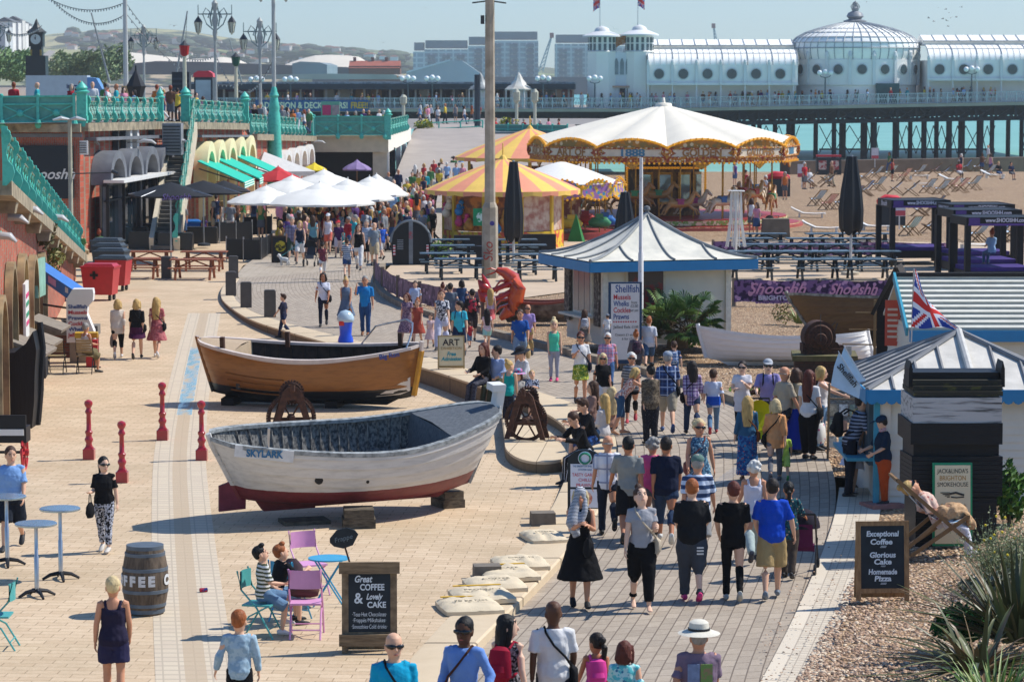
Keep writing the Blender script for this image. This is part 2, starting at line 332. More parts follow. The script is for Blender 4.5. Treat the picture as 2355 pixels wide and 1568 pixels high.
c=mixc(n_,l_,mth(n_,l_,'MULTIPLY',ramp(n_,l_,v_.outputs['Distance'],(.35,0.),(.75,1.)),.75),c,lin('#54402f'))
c=mixc(n_,l_,.3,c,ramp(n_,l_,noise_(n_,l_,vec,.6,4),(.3,.3),(.7,.7)),'SOFT_LIGHT')
l_.new(c,b_.inputs['Base Color']);b_.inputs['Roughness'].default_value=.8;b_.inputs['Specular IOR Level'].default_value=.25
bumpn(n_,l_,mth(n_,l_,'ADD',mth(n_,l_,'MULTIPLY',v_.outputs['Distance'],-1.),mth(n_,l_,'MULTIPLY',v2.outputs['Distance'],-.7)),b_,1.,.05)
def zs(x,y):
 b=max(zw(y)-.03,0)if y<70 else.1
 if y<56:b=-.06+.10*min(1,max(0,(y-40)/15))+max(0,x-6)*.05
 if y>180:b-=max(0,min(1,(y-180)/55))*1.2
 return b
mb=MB();ys=[30+i*.8 for i in range(75)]+[90+3*i for i in range(61)]
def bedge(y):
 if y<55:q=min(strip3,key=lambda p:abs(p.y-y));return q.x
 q=min(wr_,key=lambda p:abs(p.y-y))if y<112 else None
 return q.x if q else(-4.6 if y<150 else-4.0)
for y in ys:
 x0={True:bedge(y)}.get(True)
 rows_=[V((x0+(70+y*.3)*(t**1.7),y,0))for t in[k/46 for k in range(47)]]
 for p in rows_:p.z=zs(p.x,p.y)+.035*mnoise.noise(V((p.x*.5,p.y*.5,0)))*min(1,(p.x-x0))
 if y==ys[0]:srows=[]
 srows.append(rows_)
mb.grid(srows,flip=True);mb.f=[f[::-1]for f in mb.f];mb.f=[f[::-1]for f in mb.f]
struct(mb.build('shingle_beach',shm))
sheet('ground',[V(p)for p in((-900,-60,-.5),(60,-60,-.5),(60,240,-1.6),(-60,300,-1.6),(-60,700,-1.7),(-110,1500,-1.7),(-300,2600,-1.7),(-1500,2600,-1.7))],mat('#a08a72',.95,.2,.05))
sem,n_,l_,b_=nodes('sea water');vec=coords(n_,l_,'Object',(.25,1,1));f1=noise_(n_,l_,vec,.18,6,.6)
tc=n_.new('ShaderNodeTexCoord');s2=n_.new('ShaderNodeSeparateXYZ');l_.new(tc.outputs['Object'],s2.inputs[0])
depth=ramp(n_,l_,mth(n_,l_,'DIVIDE',s2.outputs[1],2500.),(.09,lin('#7fb0a2')),(.16,lin('#6fa698')),(.6,lin('#3f9aa0')))
l_.new(mixc(n_,l_,mth(n_,l_,'MULTIPLY',ramp(n_,l_,f1,(.35,0.),(.7,1.)),.35),depth,lin('#a5d2c4')),b_.inputs['Base Color'])
b_.inputs['Roughness'].default_value=.4;b_.inputs['Specular IOR Level'].default_value=.12
bumpn(n_,l_,noise_(n_,l_,coords(n_,l_,'Object',(.35,1,1)),1.1,4),b_,.5,.3)
sheet('sea',[V(p)for p in((-40,215,-1.75),(400,215,-1.75),(9000,12000,-1.75),(-1200,12000,-1.75),(-290,2600,-1.76),(-105,1500,-1.76),(-56,700,-1.76))],sem)
gm=mat('#6a5a4c',.95,.4,.8,.5,bscale=6)
mb=MB();a,b=P(1805,388,-.6),P(2500,372,-.6);mb.bar(a+V((0,0,-.1)),b+V((8,0,-.05)),1.6,1.5)
tag(mb.build('sea_wall',gm),'low weathered concrete wall between the shingle beach and the sea','wall')
def ridge(name,prof,y0,depth,m,foot,bumpy=.0,nx=90):
 """prof: picture points of the crest, seen at distance y0; the slope falls towards the viewer to its foot"""
 us=[prof[0][0]+(prof[-1][0]-prof[0][0])*i/(nx-1)for i in range(nx)];mb=MB();rows=[]
 for j in range(15):
  t=j/14;row=[]
  for u in us:
   k=max(i for i in range(len(prof)-1)if prof[i][0]<=u+1e-6);(ua,va),(ub,vb)=prof[k],prof[k+1]
   v=va+(vb-va)*(u-ua)/(ub-ua);c=Q(u,v,y0);z0=foot;s=sin(min(t/.8,1.12)*pi/2)
   y=y0-depth*.8+depth*t;x=c.x*y/y0 if t<.8 else c.x
   z=z0+(c.z-z0)*s;z+=bumpy*mnoise.noise(V((x*.012,y*.012,3)))*(c.z-z0)*(1-abs(2*t-1))if t<.8 else 0
   row.append(V((x,y,z)))
  rows.append(row)
 mb.grid(rows,flip=False);return struct(mb.build(name,m,angle=80))
def fieldmat(cols,s,woods=.5):
 m,n,l,b=nodes('fields');vec=coords(n,l,'Object',(1,.55,2.2));v=n.new('ShaderNodeTexVoronoi');v.inputs['Scale'].default_value=s;l.new(vec,v.inputs['Vector'])
 sp=n.new('ShaderNodeSeparateColor');l.new(v.outputs['Color'],sp.inputs[0])
 c=ramp(n,l,sp.outputs[0],(0,lin(cols[0])),(.35,lin(cols[1])),(.65,lin(cols[2])),(1,lin(cols[3])))
 f=ramp(n,l,noise_(n,l,vec,s*2.5,6,.65),(woods,0.),(woods+.06,1.));l.new(mixc(n,l,f,c,lin('#39492f')),b.inputs['Base Color']);b.inputs['Roughness'].default_value=1;b.inputs['Specular IOR Level'].default_value=0
 return m
ridge('far_hill',[(-300,110),(0,96),(120,80),(260,70),(330,66),(420,72),(520,88),(640,100),(760,110),(860,116),(950,124),(1100,140),(1300,160),(1500,172)],4200,1500,fieldmat(('#8fa36b','#b3a877','#7d9462','#a9ae86'),.0045,.47),0)
ridge('town_hill',[(-300,120),(200,108),(330,98),(480,112),(620,126),(760,134),(900,140),(1000,158),(1120,172)],2900,700,fieldmat(('#9aa36e','#b09b7c','#b7a68a','#8a9468'),.008,.46),0)
sheet('beach_beyond',[P(150,203,-1.6),P(560,203,-1.6),P(820,199,-1.6),P(930,194,-1.6),P(760,188,-1.6),P(640,184,-1.6),P(200,181,-1.6),P(-200,181,-1.6),P(-200,203,-1.6)],mat('#c9ac8e',.95,.12,.01),z=-1.6)
g=random.Random(8);mb=MB();ms=[mat(k,.9,.2,.02)for k in('#3f4f36','#4f5f44','#d8d2c8','#9a6a58')]
for i in range(420):
 u=g.uniform(150,930);v=70+(u-200)*.068+g.random()**1.6*42+6;y=g.uniform(2300,2500)if v>104+(u-200)*.04 else g.uniform(2900,3000);p=Q(u,v,y);r=g.uniform(2,6)*y/2600
 if i%3:mb.blob(p,(r*g.uniform(1,3),r,r*.8),7,g.randrange(2),4)
 else:mb.box(p,(r*1.6,r,r*.8),g.uniform(-.4,.4),2);mb.box(p+V((0,0,r*.5)),(r*1.7,r*1.1,r*.3),0,3,top=.5)
tag(mb.build('hillside_village',ms),kind='stuff')
# ---------------------------------------------------------------- sea-front terrace with its arches, railings, stair and ramp
teal=mat('#4fb9a5',.45,.25,6,.1,col2='#2f8f7f',spec=.4,cut=(.5,.8));tealdk=mat('#2c8577',.5,.3,6)
brick=brickmat('#b5573f','#96432f','#8d7a68',.23,.078,.012,bump=.4,dirt=.45,rot=(R_(90),0,0))
brickx=brickmat('#bf6048','#a04b35','#937f6c',.23,.078,.012,bump=.4,dirt=.4,rot=(R_(90),0,R_(90)))
brickshade=brickmat('#8e4636','#6f3527','#5f5046',.23,.078,.012,bump=.3,dirt=.5,rot=(R_(90),0,0))  # darker copy of the red brick: the end wall's shade put into the colour
corn=mat('#a89a80',.9,.4,2.5,.4,col2='#6c6454',bscale=14);cream=mat('#eadfae',.6,.12,3);white=mat('#dedcd6',.5,.1,3,.1);conc=mat('#c9bda6',.85,.2,1.5,.2)
black=mat('#15161a',.5,.3,5);blackgl=mat('#0d1014',.12,.2,3,spec=.6);greyp=mat('#73757a',.55,.3,2);steel=mat('#b9bcc0',.3,.15,8,metal=.8);iron=mat('#3a3d40',.5,.3,8)
glass=mat('#1d2a33',.05,.3,.8,spec=.8)
roadm=mat('#8f8a84',.9,.2,.8)
TER=[V(k)for k in((-18.4,126,5.65),(-17.1,143,5.45),(-16.05,148,5.35),(-15.1,166,5.0),(-14.9,169,4.35),(-13.9,205,3.5))]
def polyat(pts,y):
 for a,b in zip(pts,pts[1:]):
  if a.y<=y<=b.y:return a.lerp(b,(y-a.y)/(b.y-a.y))
 return pts[0]if y<pts[0].y else pts[-1]
mb=MB();mb.grid([[V((p.x-.1,p.y,p.z-.02)),V((p.x-60,p.y,p.z-.02))]for p in TER]);mb.grid([[V((-60,100,5.6)),V((-18.4,126,5.62))],[V((-75,126,5.63)),V((-75,126.1,5.63))]])
mb.grid([[V((-60,205,3.48)),V((-8.65,206,3.48))],[V((-60,262,3.34)),V((-7.2,262,3.34))],[V((-60,300,3.3)),V((-7,300,3.3))]],flip=True);mb.grid([[V((-7.3,262,3.32)),V((14,262,3.32))],[V((-7.3,300,3.32)),V((14,300,3.32))]],flip=True)
struct(mb.build('upper_road',roadm,0))
def baluster_mesh(ht=1.12):
 mb=MB();pr=[(-.05,-.1),(.03,-.1),(.15,.02),(.2,.16),(.17,.3),(.07,.42),(.04,.55),(.06,.72),(.13,.82),(.14,.93),(.07,1.03),(.06,ht),(-.06,ht),(-.06,.9),(-.05,.5)]
 mb.prism(pr,(.13,0,0),o=(-.065,0,0),ax=(0,-1,0));mb.tube([(-.1,-.05,.98),(.1,-.05,.98)],.075,8);return mb
_bal=None
def railing(label,pts,n,group='turquoise iron railings of the terrace',ht=1.12,out=1,lattice=5,piers=True):
 """run of cast-iron railing from pts[0] to pts[-1]; the S-shaped posts stand on its outer side"""
 global _bal
 a,b=V(pts[0]),V(pts[-1]);d=b-a;t=thing('iron_railing',label,'railing',a,0,group);ang=math.atan2(d.y,d.x)
 if out<0:a,b=b,a;d=-d;ang=math.atan2(d.y,d.x)
 t.location=a
 for i in range(n+1):
  if _bal is None:o=_bal=baluster_mesh().build('post',teal,t,angle=30)
  else:o=_bal.copy();COL.objects.link(o);o.parent=t
  o.location=d*(i/n);o.rotation_euler[2]=ang
 L=d.length;up=V((0,0,1));mb=MB()
 for z,r in((1.06,.035),(.86,.028),(.1,.04)):mb.tube([up*z,d+up*z],r,6)
 mb.build('rail',mat('#6d9c86',.5,.4,8,col2='#8a6f52',cut=(.45,.65)),t)
 mb=MB()
 for i in range(n):
  for k in range(lattice):
   f=(i+(k+.75)/(lattice+.5))/n;w_=L/n/lattice*.5;e=d.normalized()
   for s in(-1,1):mb.tube([d*f+up*.12,d*f+e*w_*s+up*.3,d*f+up*.48,d*f+e*w_*s+up*.66,d*f+up*.82],.016,4,caps=False)
 mb.build('lattice',teal,t);return t
def pier_post(label,p,h=1.35,wd=.42,ball=True):
 t=thing('railing_pier',label,'post',p,0,'turquoise iron piers of the terrace');mb=MB();mb.box((0,0,h*.5-.15),(wd,wd,h+.1));mb.box((0,0,h*.12),(wd*1.15,wd*1.15,.2));mb.build('shaft',teal,t,0)
 mb=MB();mb.lathe([(wd*.75,h-.12),(wd*.8,h-.05),(wd*.5,h),(wd*.62,h+.1),(wd*.4,h+.22),(wd*.12,h+.34),(0,h+.4)],12);mb.build('cap',teal,t);return t
railing('turquoise railing along the high terrace above the grey arches',(TER[0]+V((.3,.6,0)),TER[1]),9)
railing('turquoise railing above the cream arches between two ball-topped piers',(TER[2],TER[3]),8)
railing('low turquoise railing above the white arches behind the tall green column',(TER[4],TER[5]+V((-.1,-3,.1))),14)
for l,p in(('turquoise pier at the corner of the dark brick wall',TER[0]+V((.1,.2,0))),('turquoise pier beside the head of the stair, ball on top',TER[2]+V((-.2,-.4,0))),('turquoise pier where the terrace steps down',TER[3]+V((.1,.5,0))),('turquoise pier on the corner nearest the concrete terrace',TER[5]+V((.1,-2.5,0)))):pier_post(l,p)
pier_post('turquoise pier with a gull on top at the end of the high railing',TER[1]+V((.1,.3,0)),1.2,.3)
def panelrail(label,a,b,n,ht=1.1,bk='#5fa392'):
 a,b=V(a),V(b);d=b-a;t=thing('panel_railing',label,'railing',a,0,'boarded turquoise railings');up=V((0,0,1));nrm=V((d.y,-d.x,0)).normalized()
 mb=MB();mb.bar(up*(ht*.5)-nrm*.05,d+up*(ht*.5)-nrm*.05,.03,ht*.96);mb.build('panel',mat(bk,.6,.2,2,col2='#47877a'),t,0)
 for i in range(n+1):
  mb=MB();mb.bar(d*(i/n)-up*.15,d*(i/n)+up*ht,.12,.12);mb.lathe([(.1,-.25),(.17,-.1),(.1,.12)],8,d*(i/n)+nrm*.1);mb.blob(d*(i/n)+up*(ht+.05),.09,8,0,4);mb.build('post',teal,t,angle=30)
 mb=MB()
 for z in(.03,ht*.7,ht):mb.bar(up*z,d+up*z,.07,.07)
 for i in range(n):
  m_=d*((i+.5)/n)
  for f in(i,i+1):
   for z in(0.05,ht*.68):mb.bar(d*(f/n)+up*z,m_+up*(ht*.36),.05,.05)
  mb.blob(m_+up*(ht*.36),(.16,.12,.16),10,0,5)
 mb.build('trellis',teal,t,0);return t
panelrail('boarded turquoise railing along the top of the dark brick wall',(-24.6,125,5.6),(-18.6,126,5.65),4)
panelrail('boarded turquoise railing on the concrete terrace over the dark opening',(-13.7,205.5,3.5),(-8.8,205.5,3.5),3,1.3)
railing('short turquoise railing at the corner of the concrete terrace beside the ramp',(V((-8.5,206,3.55)),V((-8.0,226,3.55))),7)
pier_post('turquoise pier at the corner of the concrete terrace',V((-8.6,205.6,3.4)),1.6,.4)
t=thing('arcade_building','long red brick terrace with shops in its arches under turquoise railings','building',(0,0,0))
mb=MB();mb.box((-24.4,127.2,2.7),(12,2,5.4));mb.build('end_wall',brickshade,t,0)
mb=MB()
for a,b in zip(TER,TER[1:]):
 mb.add([(a.x,a.y,-.2),(b.x,b.y,-.2),(b.x,b.y,b.z-.3),(a.x,a.y,a.z-.3),(a.x-4,a.y,-.2),(b.x-4,b.y,-.2),(b.x-4,b.y,b.z-.3),(a.x-4,a.y,a.z-.3)],[(0,1,2,3),(3,2,6,7),(4,7,6,5),(0,3,7,4),(1,5,6,2)])
mb.build('arcade_wall',brickx,t,0)
mb=MB()
for a,b in zip(TER,TER[1:]):
 if(a-b).length>4:mb.bar(a+V((.12,0,-.22)),b+V((.12,0,-.22)),.55,.36)
mb.bar((-30,125.9,5.4),(-18.3,125.9,5.4),.6,.36);mb.build('cornice',corn,t,0)
mb=MB();mb.bar((-30,126.1,5.08),(-18.3,126.1,5.08),.3,.16);mb.bar(TER[0]+V((.35,1,-.75)),TER[1]+V((.35,0,-.75)),.5,.14);mb.bar(TER[2]+V((.35,0,-.75)),TER[3]+V((.35,0,-.75)),.45,.12);mb.build('gutter',greyp,t,0)
def archfront(label,y0,y1,n,h,m,inner,proj=.5,z0=.1,bulge=1.0,drop=2.9):
 """row of arched hoods on the long wall: each arch an extruded pointed ring with a recessed inner face"""
 for i in range(n):
  ya=y0+(y1-y0)*i/n;yb=y0+(y1-y0)*(i+.92)/n;a,b=polyat(TER,ya),polyat(TER,yb);w_=yb-ya
  mb=MB();out,inn=[],[]
  for k in range(13):
   q=pi*k/12;f=.5-.5*cos(q);hh=sin(q)**.8
   out.append((f,drop+(h-drop)*hh));inn.append((.12+.76*f,drop+(h-drop)*hh*.76))
  dx=b.x-a.x
  def pt(f,z,o):return(a.x+dx*f+o,ya+w_*f,z)
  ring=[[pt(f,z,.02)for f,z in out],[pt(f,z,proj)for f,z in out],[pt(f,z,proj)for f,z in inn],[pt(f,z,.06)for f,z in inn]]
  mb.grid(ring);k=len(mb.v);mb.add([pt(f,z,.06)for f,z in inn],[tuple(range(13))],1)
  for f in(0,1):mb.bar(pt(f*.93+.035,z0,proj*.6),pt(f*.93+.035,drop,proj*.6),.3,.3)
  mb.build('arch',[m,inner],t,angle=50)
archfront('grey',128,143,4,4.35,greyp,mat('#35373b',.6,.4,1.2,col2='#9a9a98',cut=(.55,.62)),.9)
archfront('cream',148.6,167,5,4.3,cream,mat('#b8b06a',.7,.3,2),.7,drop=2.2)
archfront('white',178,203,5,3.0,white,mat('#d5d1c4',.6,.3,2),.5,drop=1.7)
mb=MB()
for i in range(5):
 a=polyat(TER,128+i*3.3)
 mb.bar((a.x+.75,a.y,.1),(a.x+.75,a.y,2.9),.14,.14)
mb.bar((-17.6,127.8,2.9),(-16.4,143.5,2.9),.16,.14);mb.bar((-17.6,127.8,2.2),(-16.4,143.5,2.2),.1,.08);mb.build('shop_frame',black,t,0)
mb=MB();mb.bar((-17.75,127.8,1.5),(-16.55,143.5,1.5),.05,2.8);mb.build('shop_glass',glass,t,0)
mb=MB();mb.bar((-17.2,127.8,3.05),(-16.1,143.5,3.05),.9,.12);mb.build('canopy',white,t,0)
for i,(u,v)in enumerate(((71,339),(182,340))):
 p=Q(u,v,126.1);mb=MB();mb.box(p,(.75,.12,.6));vt=mb.build('vent',white,t,0);mb=MB()
 for k in range(5):mb.box(p+V((0,-.07,-.2+.1*k)),(.62,.03,.05),rx=.5)
 mb.build('louvre',greyp,vt,0)
for u,v,w_,h_ in((283,330,.3,1.2),(300,325,.3,1.4),(252,318,.08,2),(270,330,.08,2.2),(340,330,.1,2)):
 y=126+(u-180)*.092;a=polyat(TER,y);q=Q(u,v,y);mb=MB();mb.box((a.x+.15,y,q.z),(.25,w_*2.2,h_));mb.build('pipe',white if w_>.2 else iron,t,0)
p=Q(383,320,141);mb=MB();mb.box(p+V((.3,0,0)),(.9,1,1.5));a=mb.build('air_conditioner',mat('#8d8f92',.5,.2,4),t,0)
mb=MB()
for k in range(9):mb.box(p+V((.3,-.52,-.6+.15*k)),(.8,.05,.05))
mb.build('grille',iron,a,0)
p=Q(103,396,125.85);sg=thing('sign_board','black board with white script on the dark brick wall','sign',p);mb=MB();mb.box((0,0,0),(2.45,.12,2.25));mb.build('board',mat('#0c1a26',.4,.2,3),sg,0)
text('Shooshh',.62,white,sg,(.2,-.07,-.1),shear=.35,bold=.01)
tq=mat('#17b79c',.7,.12,4,.1)
for i,(u,v,y)in enumerate(((480,445,150),(520,430,155.5),(552,418,162))):
 a=polyat(TER,y);t2=thing('shop_awning',['turquoise awning nearest the black parasols, valance hanging','middle turquoise awning of the cream arched shop','turquoise awning beside the white canopy tent'][i],'awning',(a.x+.3,y,0),0,'turquoise awnings of the cream arches');mb=MB()
 mb.add([(0,-2.7,3.4),(0,2.7,3.4),(2.3,2.7,2.35),(2.3,-2.7,2.35),(0,-2.7,3.34),(0,2.7,3.34),(2.3,2.7,2.29),(2.3,-2.7,2.29)],[(0,3,2,1),(4,5,6,7),(0,4,7,3),(1,2,6,5),(2,3,7,6),(0,1,5,4)]);mb.build('canopy',tq,t2,0)
 mb=MB();mb.box((2.33,0,2.17),(.04,5.4,.3));mb.build('valance',stripemat(('#e8ece4','#17b79c'),2,.12),t2,0)
 for s_ in(-2.6,2.6):mb=MB();mb.bar((.05,s_,3.0),(2.25,s_,2.3),.06);mb.build('bracket',iron,t2,0)
t=thing('stair','concrete stair with pale side and turquoise rail coming down from the terrace','stair',(0,0,0));a,b=V((-15.9,147.5,5.3)),V((-14.75,129,.3))
mb=MB();mb.prism([(0,0),(1,0),(1,-1),(0,-1)],(1,0,0));mb=MB();mb.bar(a+V((.1,0,-.35)),b+V((.1,0,-.1)),.28,.75);mb.bar(a+V((-1.0,0,-.35)),b+V((-1.0,0,-.1)),.2,.75);mb.build('stringer',conc,t,0)
mb=MB()
for i in range(30):
 q=a.lerp(b,(i+.5)/30);mb.box(q+V((-.5,0,-.25)),(1.0,.66,.17))
mb.build('tread',mat('#6f6a62',.9,.3,3),t,0)
r=railing('turquoise railing that descends with the concrete stair',(a+V((.1,0,.1)),b+V((.1,0,.2))),10)
t=thing('concrete_terrace','pale concrete terrace with a dark open shop underneath beside the ramp','building',(0,0,0))
mb=MB();mb.box((-11.4,206.7,2.9),(5.6,1.4,1.15));mb.box((-11.4,206.4,3.42),(5.8,1.2,.12));mb.build('beam',mat('#cdbfa4',.85,.2,1.2,.2),t,0)
mb=MB();mb.add([(-8.6,206.05,2.3),(-7.9,232,2.6),(-7.9,232,3.55),(-8.6,206.05,3.55),(-9.2,206.1,2.3),(-8.5,232,2.6),(-8.5,232,3.55),(-9.2,206.1,3.55)],[(0,1,2,3),(4,7,6,5),(0,3,7,4),(1,5,6,2),(3,2,6,7),(0,4,5,1)]);mb.build('parapet',mat('#e9e2d2',.8,.15,2,.2),t,0)
for i in range(5):mb=MB();mb.box((-8.75+.18*i,206.6+6.2*i,1.2),(.35,.5,2.5));mb.build('column',white,t,0)
for c_,d_ in(((-9.2,206.8,1.15),(1.0,1.0,2.3)),((-14.2,206.6,1.4),(.4,1.2,2.8))):mb=MB();mb.box(c_,d_);mb.build('pillar',conc,t,0)
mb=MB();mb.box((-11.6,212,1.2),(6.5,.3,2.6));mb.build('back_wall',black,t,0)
def wl0(f):return V((-9.6-4.2*1.0*f*1.72,51+37*1.72*f,0))
A0,A1=V((-10.75,61,0)),V((-16.4,111,0))
def topz(f):return 5.25-4.55*f
t=thing('ramp_wall','red brick retaining wall with sloping stone coping and arched shop openings','wall',(0,0,0));mb=MB();k=24
rows=[[A0.lerp(A1,i/k)+V((0,0,-.1)),A0.lerp(A1,i/k)+V((0,0,topz(i/k))),A0.lerp(A1,i/k)+V((-3,0,topz(i/k))),A0.lerp(A1,i/k)+V((-3,0,-.1))]for i in range(k+1)]
mb.grid(rows);n0=k*4;mb.add(rows[-1],[(0,1,2,3)]);mb.build('brickwork',brickx,t,0)
mb=MB();mb.bar(A0+V((.12,0,topz(0)+.05)),A1+V((.12,0,topz(1)+.05)),.62,.3);mb.build('coping',corn,t,0)
for i in range(9):
 f=(i+.5)/9;q=A0.lerp(A1,f);mb=MB();mb.box(q+V((.2,0,topz(f)-.2)),(.3,.25,.3),top=1.4);mb.build('corbel',corn,t,0)
wd_=(A1-A0).normalized()
for i,(f,h,w_)in enumerate(((.02,2.7,2.6),(.1,3.1,2.6),(.2,3.0,2.8),(.3,2.7,3.2),(.40,2.5,3.0))):
 q=A0.lerp(A1,f);mb=MB();ring=[]
 for r_,o in((1,.02),(1,.2),(.9,.2),(.9,.04)):
  pts=[q+wd_*(-w_/2*r_)+V((o,0,.05))]
  for kk in range(13):
   a_=pi*kk/12;pts.append(q+wd_*(-w_/2*r_*cos(a_))+V((o,0,h*.62+(h*.5*sin(a_)**.85)*r_)))
  pts.append(q+wd_*(w_/2*r_)+V((o,0,.05)));ring.append(pts)
 mb.grid(ring);dr=mb.build('door_surround',mat('#a8916c',.9,.4,2,.3,col2='#6f5f48'),t,angle=50)
 mb=MB();mb.add([p for p in ring[3]],[tuple(range(len(ring[3])))]);mb.build('door_opening',[brickshade,mat('#27313a',.5,.4,2),mat('#d9c9a5',.7,.2,2),mat('#3b2f2a',.6,.3,2),mat('#4b5d6a',.5,.3,2)][i],dr,0)
railing('turquoise railing that descends beside the brick ramp near the street lamps',(A0+V((.3,0,topz(0)+.2)),A1+V((.3,-1,topz(1)+.25))),15,lattice=3)
def leafy(name,label,cat,c,r,n,size,cols,seed=1,group=None,shape=None,stem=None,up=.3):
 g=random.Random(seed);t=thing(name,label,cat,c,0,group);mb=MB()
 for i in range(n):
  d=V((g.gauss(0,1),g.gauss(0,1),g.gauss(0,1))).normalized()*(g.random()**.45);p=V((d.x*r[0],d.y*r[1],d.z*r[2]+r[2]))
  p+=V((mnoise.noise(p*1.7/max(r)+V((seed,0,0))),)*3)*max(r)*.3
  nx=V((g.gauss(0,1),g.gauss(0,1),g.gauss(0,1)+up)).normalized();ax=nx.orthogonal().normalized();ay=nx.cross(ax);s=size*g.uniform(.6,1.3);w_=s*g.uniform(.35,.6)
  mb.add([p-ax*s,p+ay*w_+nx*s*.15,p+ax*s,p-ay*w_+nx*s*.15],[(0,1,2,3)],g.randrange(len(cols)))
 o=mb.build('foliage',[mat(k,.6,.3,5,spec=.25)for k in cols],t,0)
 if stem:
  mb=MB()
  for i in range(stem):a_=g.uniform(0,6.3);mb.tube([(0,0,0),(cos(a_)*r[0]*.3,sin(a_)*r[1]*.3,r[2]*.7),(cos(a_)*r[0]*.6,sin(a_)*r[1]*.6,r[2]*1.4)],[.03*max(r)+.01,.02*max(r),.005],5)
  mb.build('stem',mat('#5c4a33',.9,.3,6),t)
 return t
q=A0.lerp(A1,.52);leafy('wall_plant','dry tufted plant growing out of the brick ramp wall','plant',q+V((.15,0,1.6)),(.3,.7,.55),320,.1,('#7c7a3a','#8f8650','#55652b'),3)
q=A0.lerp(A1,.40);leafy('wall_plant','brown withered plant hanging under the stone coping','plant',q+V((.25,0,2.9)),(.25,.5,.4),220,.09,('#6b5a3c','#5b5a30'),4)
q=A0.lerp(A1,.34);mb=MB();mb.box(q+V((.2,0,2.3)),(.08,1.3,1));tag(mb.build('wall_sign',mat('#8fb9a4',.6,.3,3),0),'pale green square sign hung on the brick ramp wall','sign')
s_=thing('poster_board','white poster with green and pink print on the brick wall','poster',A0.lerp(A1,.16)+V((.28,0,1.55)),pi/2+.11);mb=MB();mb.box((0,0,.6),(1.5,.06,1.3));mb.build('board',white,s_,0)
for z,m_ in((.95,'#d4437a'),(.75,'#2f8f6a'),(.5,'#2f8f6a'),(.3,'#d4437a')):mb=MB();mb.box((0,-.035,z),(1.1,.01,.1));mb.build('print',mat(m_),s_,0)
for i,f in enumerate((.13,.2,.31)):
 q=A0.lerp(A1,f);mb=MB();mb.box(q+V((.5,0,1.45-i*.12)),(.9,1.6,.08),ry=.35);tag(mb.build('shop_canopy',mat('#8d8172',.8,.3,5),0),['weathered grey canopy board low on the brick wall','grey canopy board beside the poster','grey canopy board above the black prow'][i],'canopy','canopy boards on the brick wall')
# ---------------------------------------------------------------- pier, marina, hill side and the lamps of the upper road
YP=330.0;KP=YP/6827
def X(u):return(u-CX)*KP
def Z(v):return CAMH-(v-HZ)*KP
def bend(x):return max(0,min(.75,(x-X(1500))/(X(2355)-X(1500))*.75))
pwhite=mat('#dfe0de',.6,.1,.5);pshade=mat('#cfd2d2',.6,.1,.4);pdark=mat('#20262c',.7,.3,1);prf=mat('#fffdf4',.6,.1,.5,col2='#e3e5e3',spec=.3,cut=(.5,.8))
t=thing('pier','long iron pier with white railing on dark lattice piles over the sea','pier',(0,0,0))
n=46;x0,x1=X(430),X(2520)
mb=MB();rows=[]
for i in range(n+1):
 x=x0+(x1-x0)*i/n;z=Z(250)+bend(x);rows.append([V((x,YP-.3,z-.35)),V((x,YP-.3,z)),V((x,YP+45,z)),V((x,YP+45,z-.35))])
mb.grid(rows);mb.build('deck',mat('#a59a8c',.8,.2,.5),t,0)
mb=MB()
for i in range(n):
 xa,xb=x0+(x1-x0)*i/n,x0+(x1-x0)*(i+1)/n;za,zb=Z(252)+bend(xa),Z(252)+bend(xb)
 for y in(YP+.3,YP+9):
  mb.bar((xa,y,za-.25),(xb,y,zb-.25),.3,.5);mb.bar((xa,y,za-1.75),(xb,y,zb-1.75),.3,.35)
  mb.bar((xa,y,za-.3),(xb,y,zb-1.7),.2);mb.bar((xa,y,za-1.7),(xb,y,zb-.3),.2);mb.bar((xa,y,za-.2),(xa,y,za-1.8),.3)
 mb.bar((xa,YP+4,za-.9),(xb,YP+4,zb-.9),.3,1.0);mb.bar((xa,YP-.2,za-.3),(xa,YP+10,za-.3),.25)
mb.build('girder',pdark,t,0)
piles=[1700,1718,1742,1768,1798,1822,1846,1892,1926,1962,2003,2018,2031,2074,2094,2117,2139,2157,2176,2195,2213,2232,2265,2282,2300,2362,2380,2400,1560,1600,1640,1290,1250,1200,1150]
for i,u in enumerate(piles):
 mb=MB();w_=.75 if u in(1962,2094,2232,2003)else.5;y=YP+2+(i*7%11);mb.tube([(X(u),y,-2.5),(X(u),y,Z(285)+bend(X(u)))],w_/2*1.05,8);mb.build('pile',pdark,t)
for a,b in zip(piles[:28],piles[1:28]):
 if 8<b-a<60 and a not in(1846,2300,2031):
  mb=MB();y=YP+3;mb.bar((X(a),y,Z(290)),(X(b),y,Z(355)),.09);mb.bar((X(b),y,Z(290)),(X(a),y,Z(355)),.09);mb.bar((X(a),y,Z(345)),(X(b),y,Z(345)),.2);mb.build('brace',pdark,t,0)
mb=MB();k=0
for i in range(n*2+1):
 x=x0+(x1-x0)*i/(n*2);z=Z(250)+bend(x);mb.box((x,YP,z+.6),(.14,.14,1.25))
for z_ in(.1,.62,1.15):
 for i in range(n):xa,xb=x0+(x1-x0)*i/n,x0+(x1-x0)*(i+1)/n;mb.bar((xa,YP,Z(250)+bend(xa)+z_),(xb,YP,Z(250)+bend(xb)+z_),.09)
for i in range(n*8):
 xa,xb=x0+(x1-x0)*i/(n*8),x0+(x1-x0)*(i+1)/(n*8);za,zb=Z(250)+bend(xa),Z(250)+bend(xb)
 mb.bar((xa,YP,za+.12),(xb,YP,zb+1.1),.035);mb.bar((xa,YP,za+1.1),(xb,YP,zb+.12),.035)
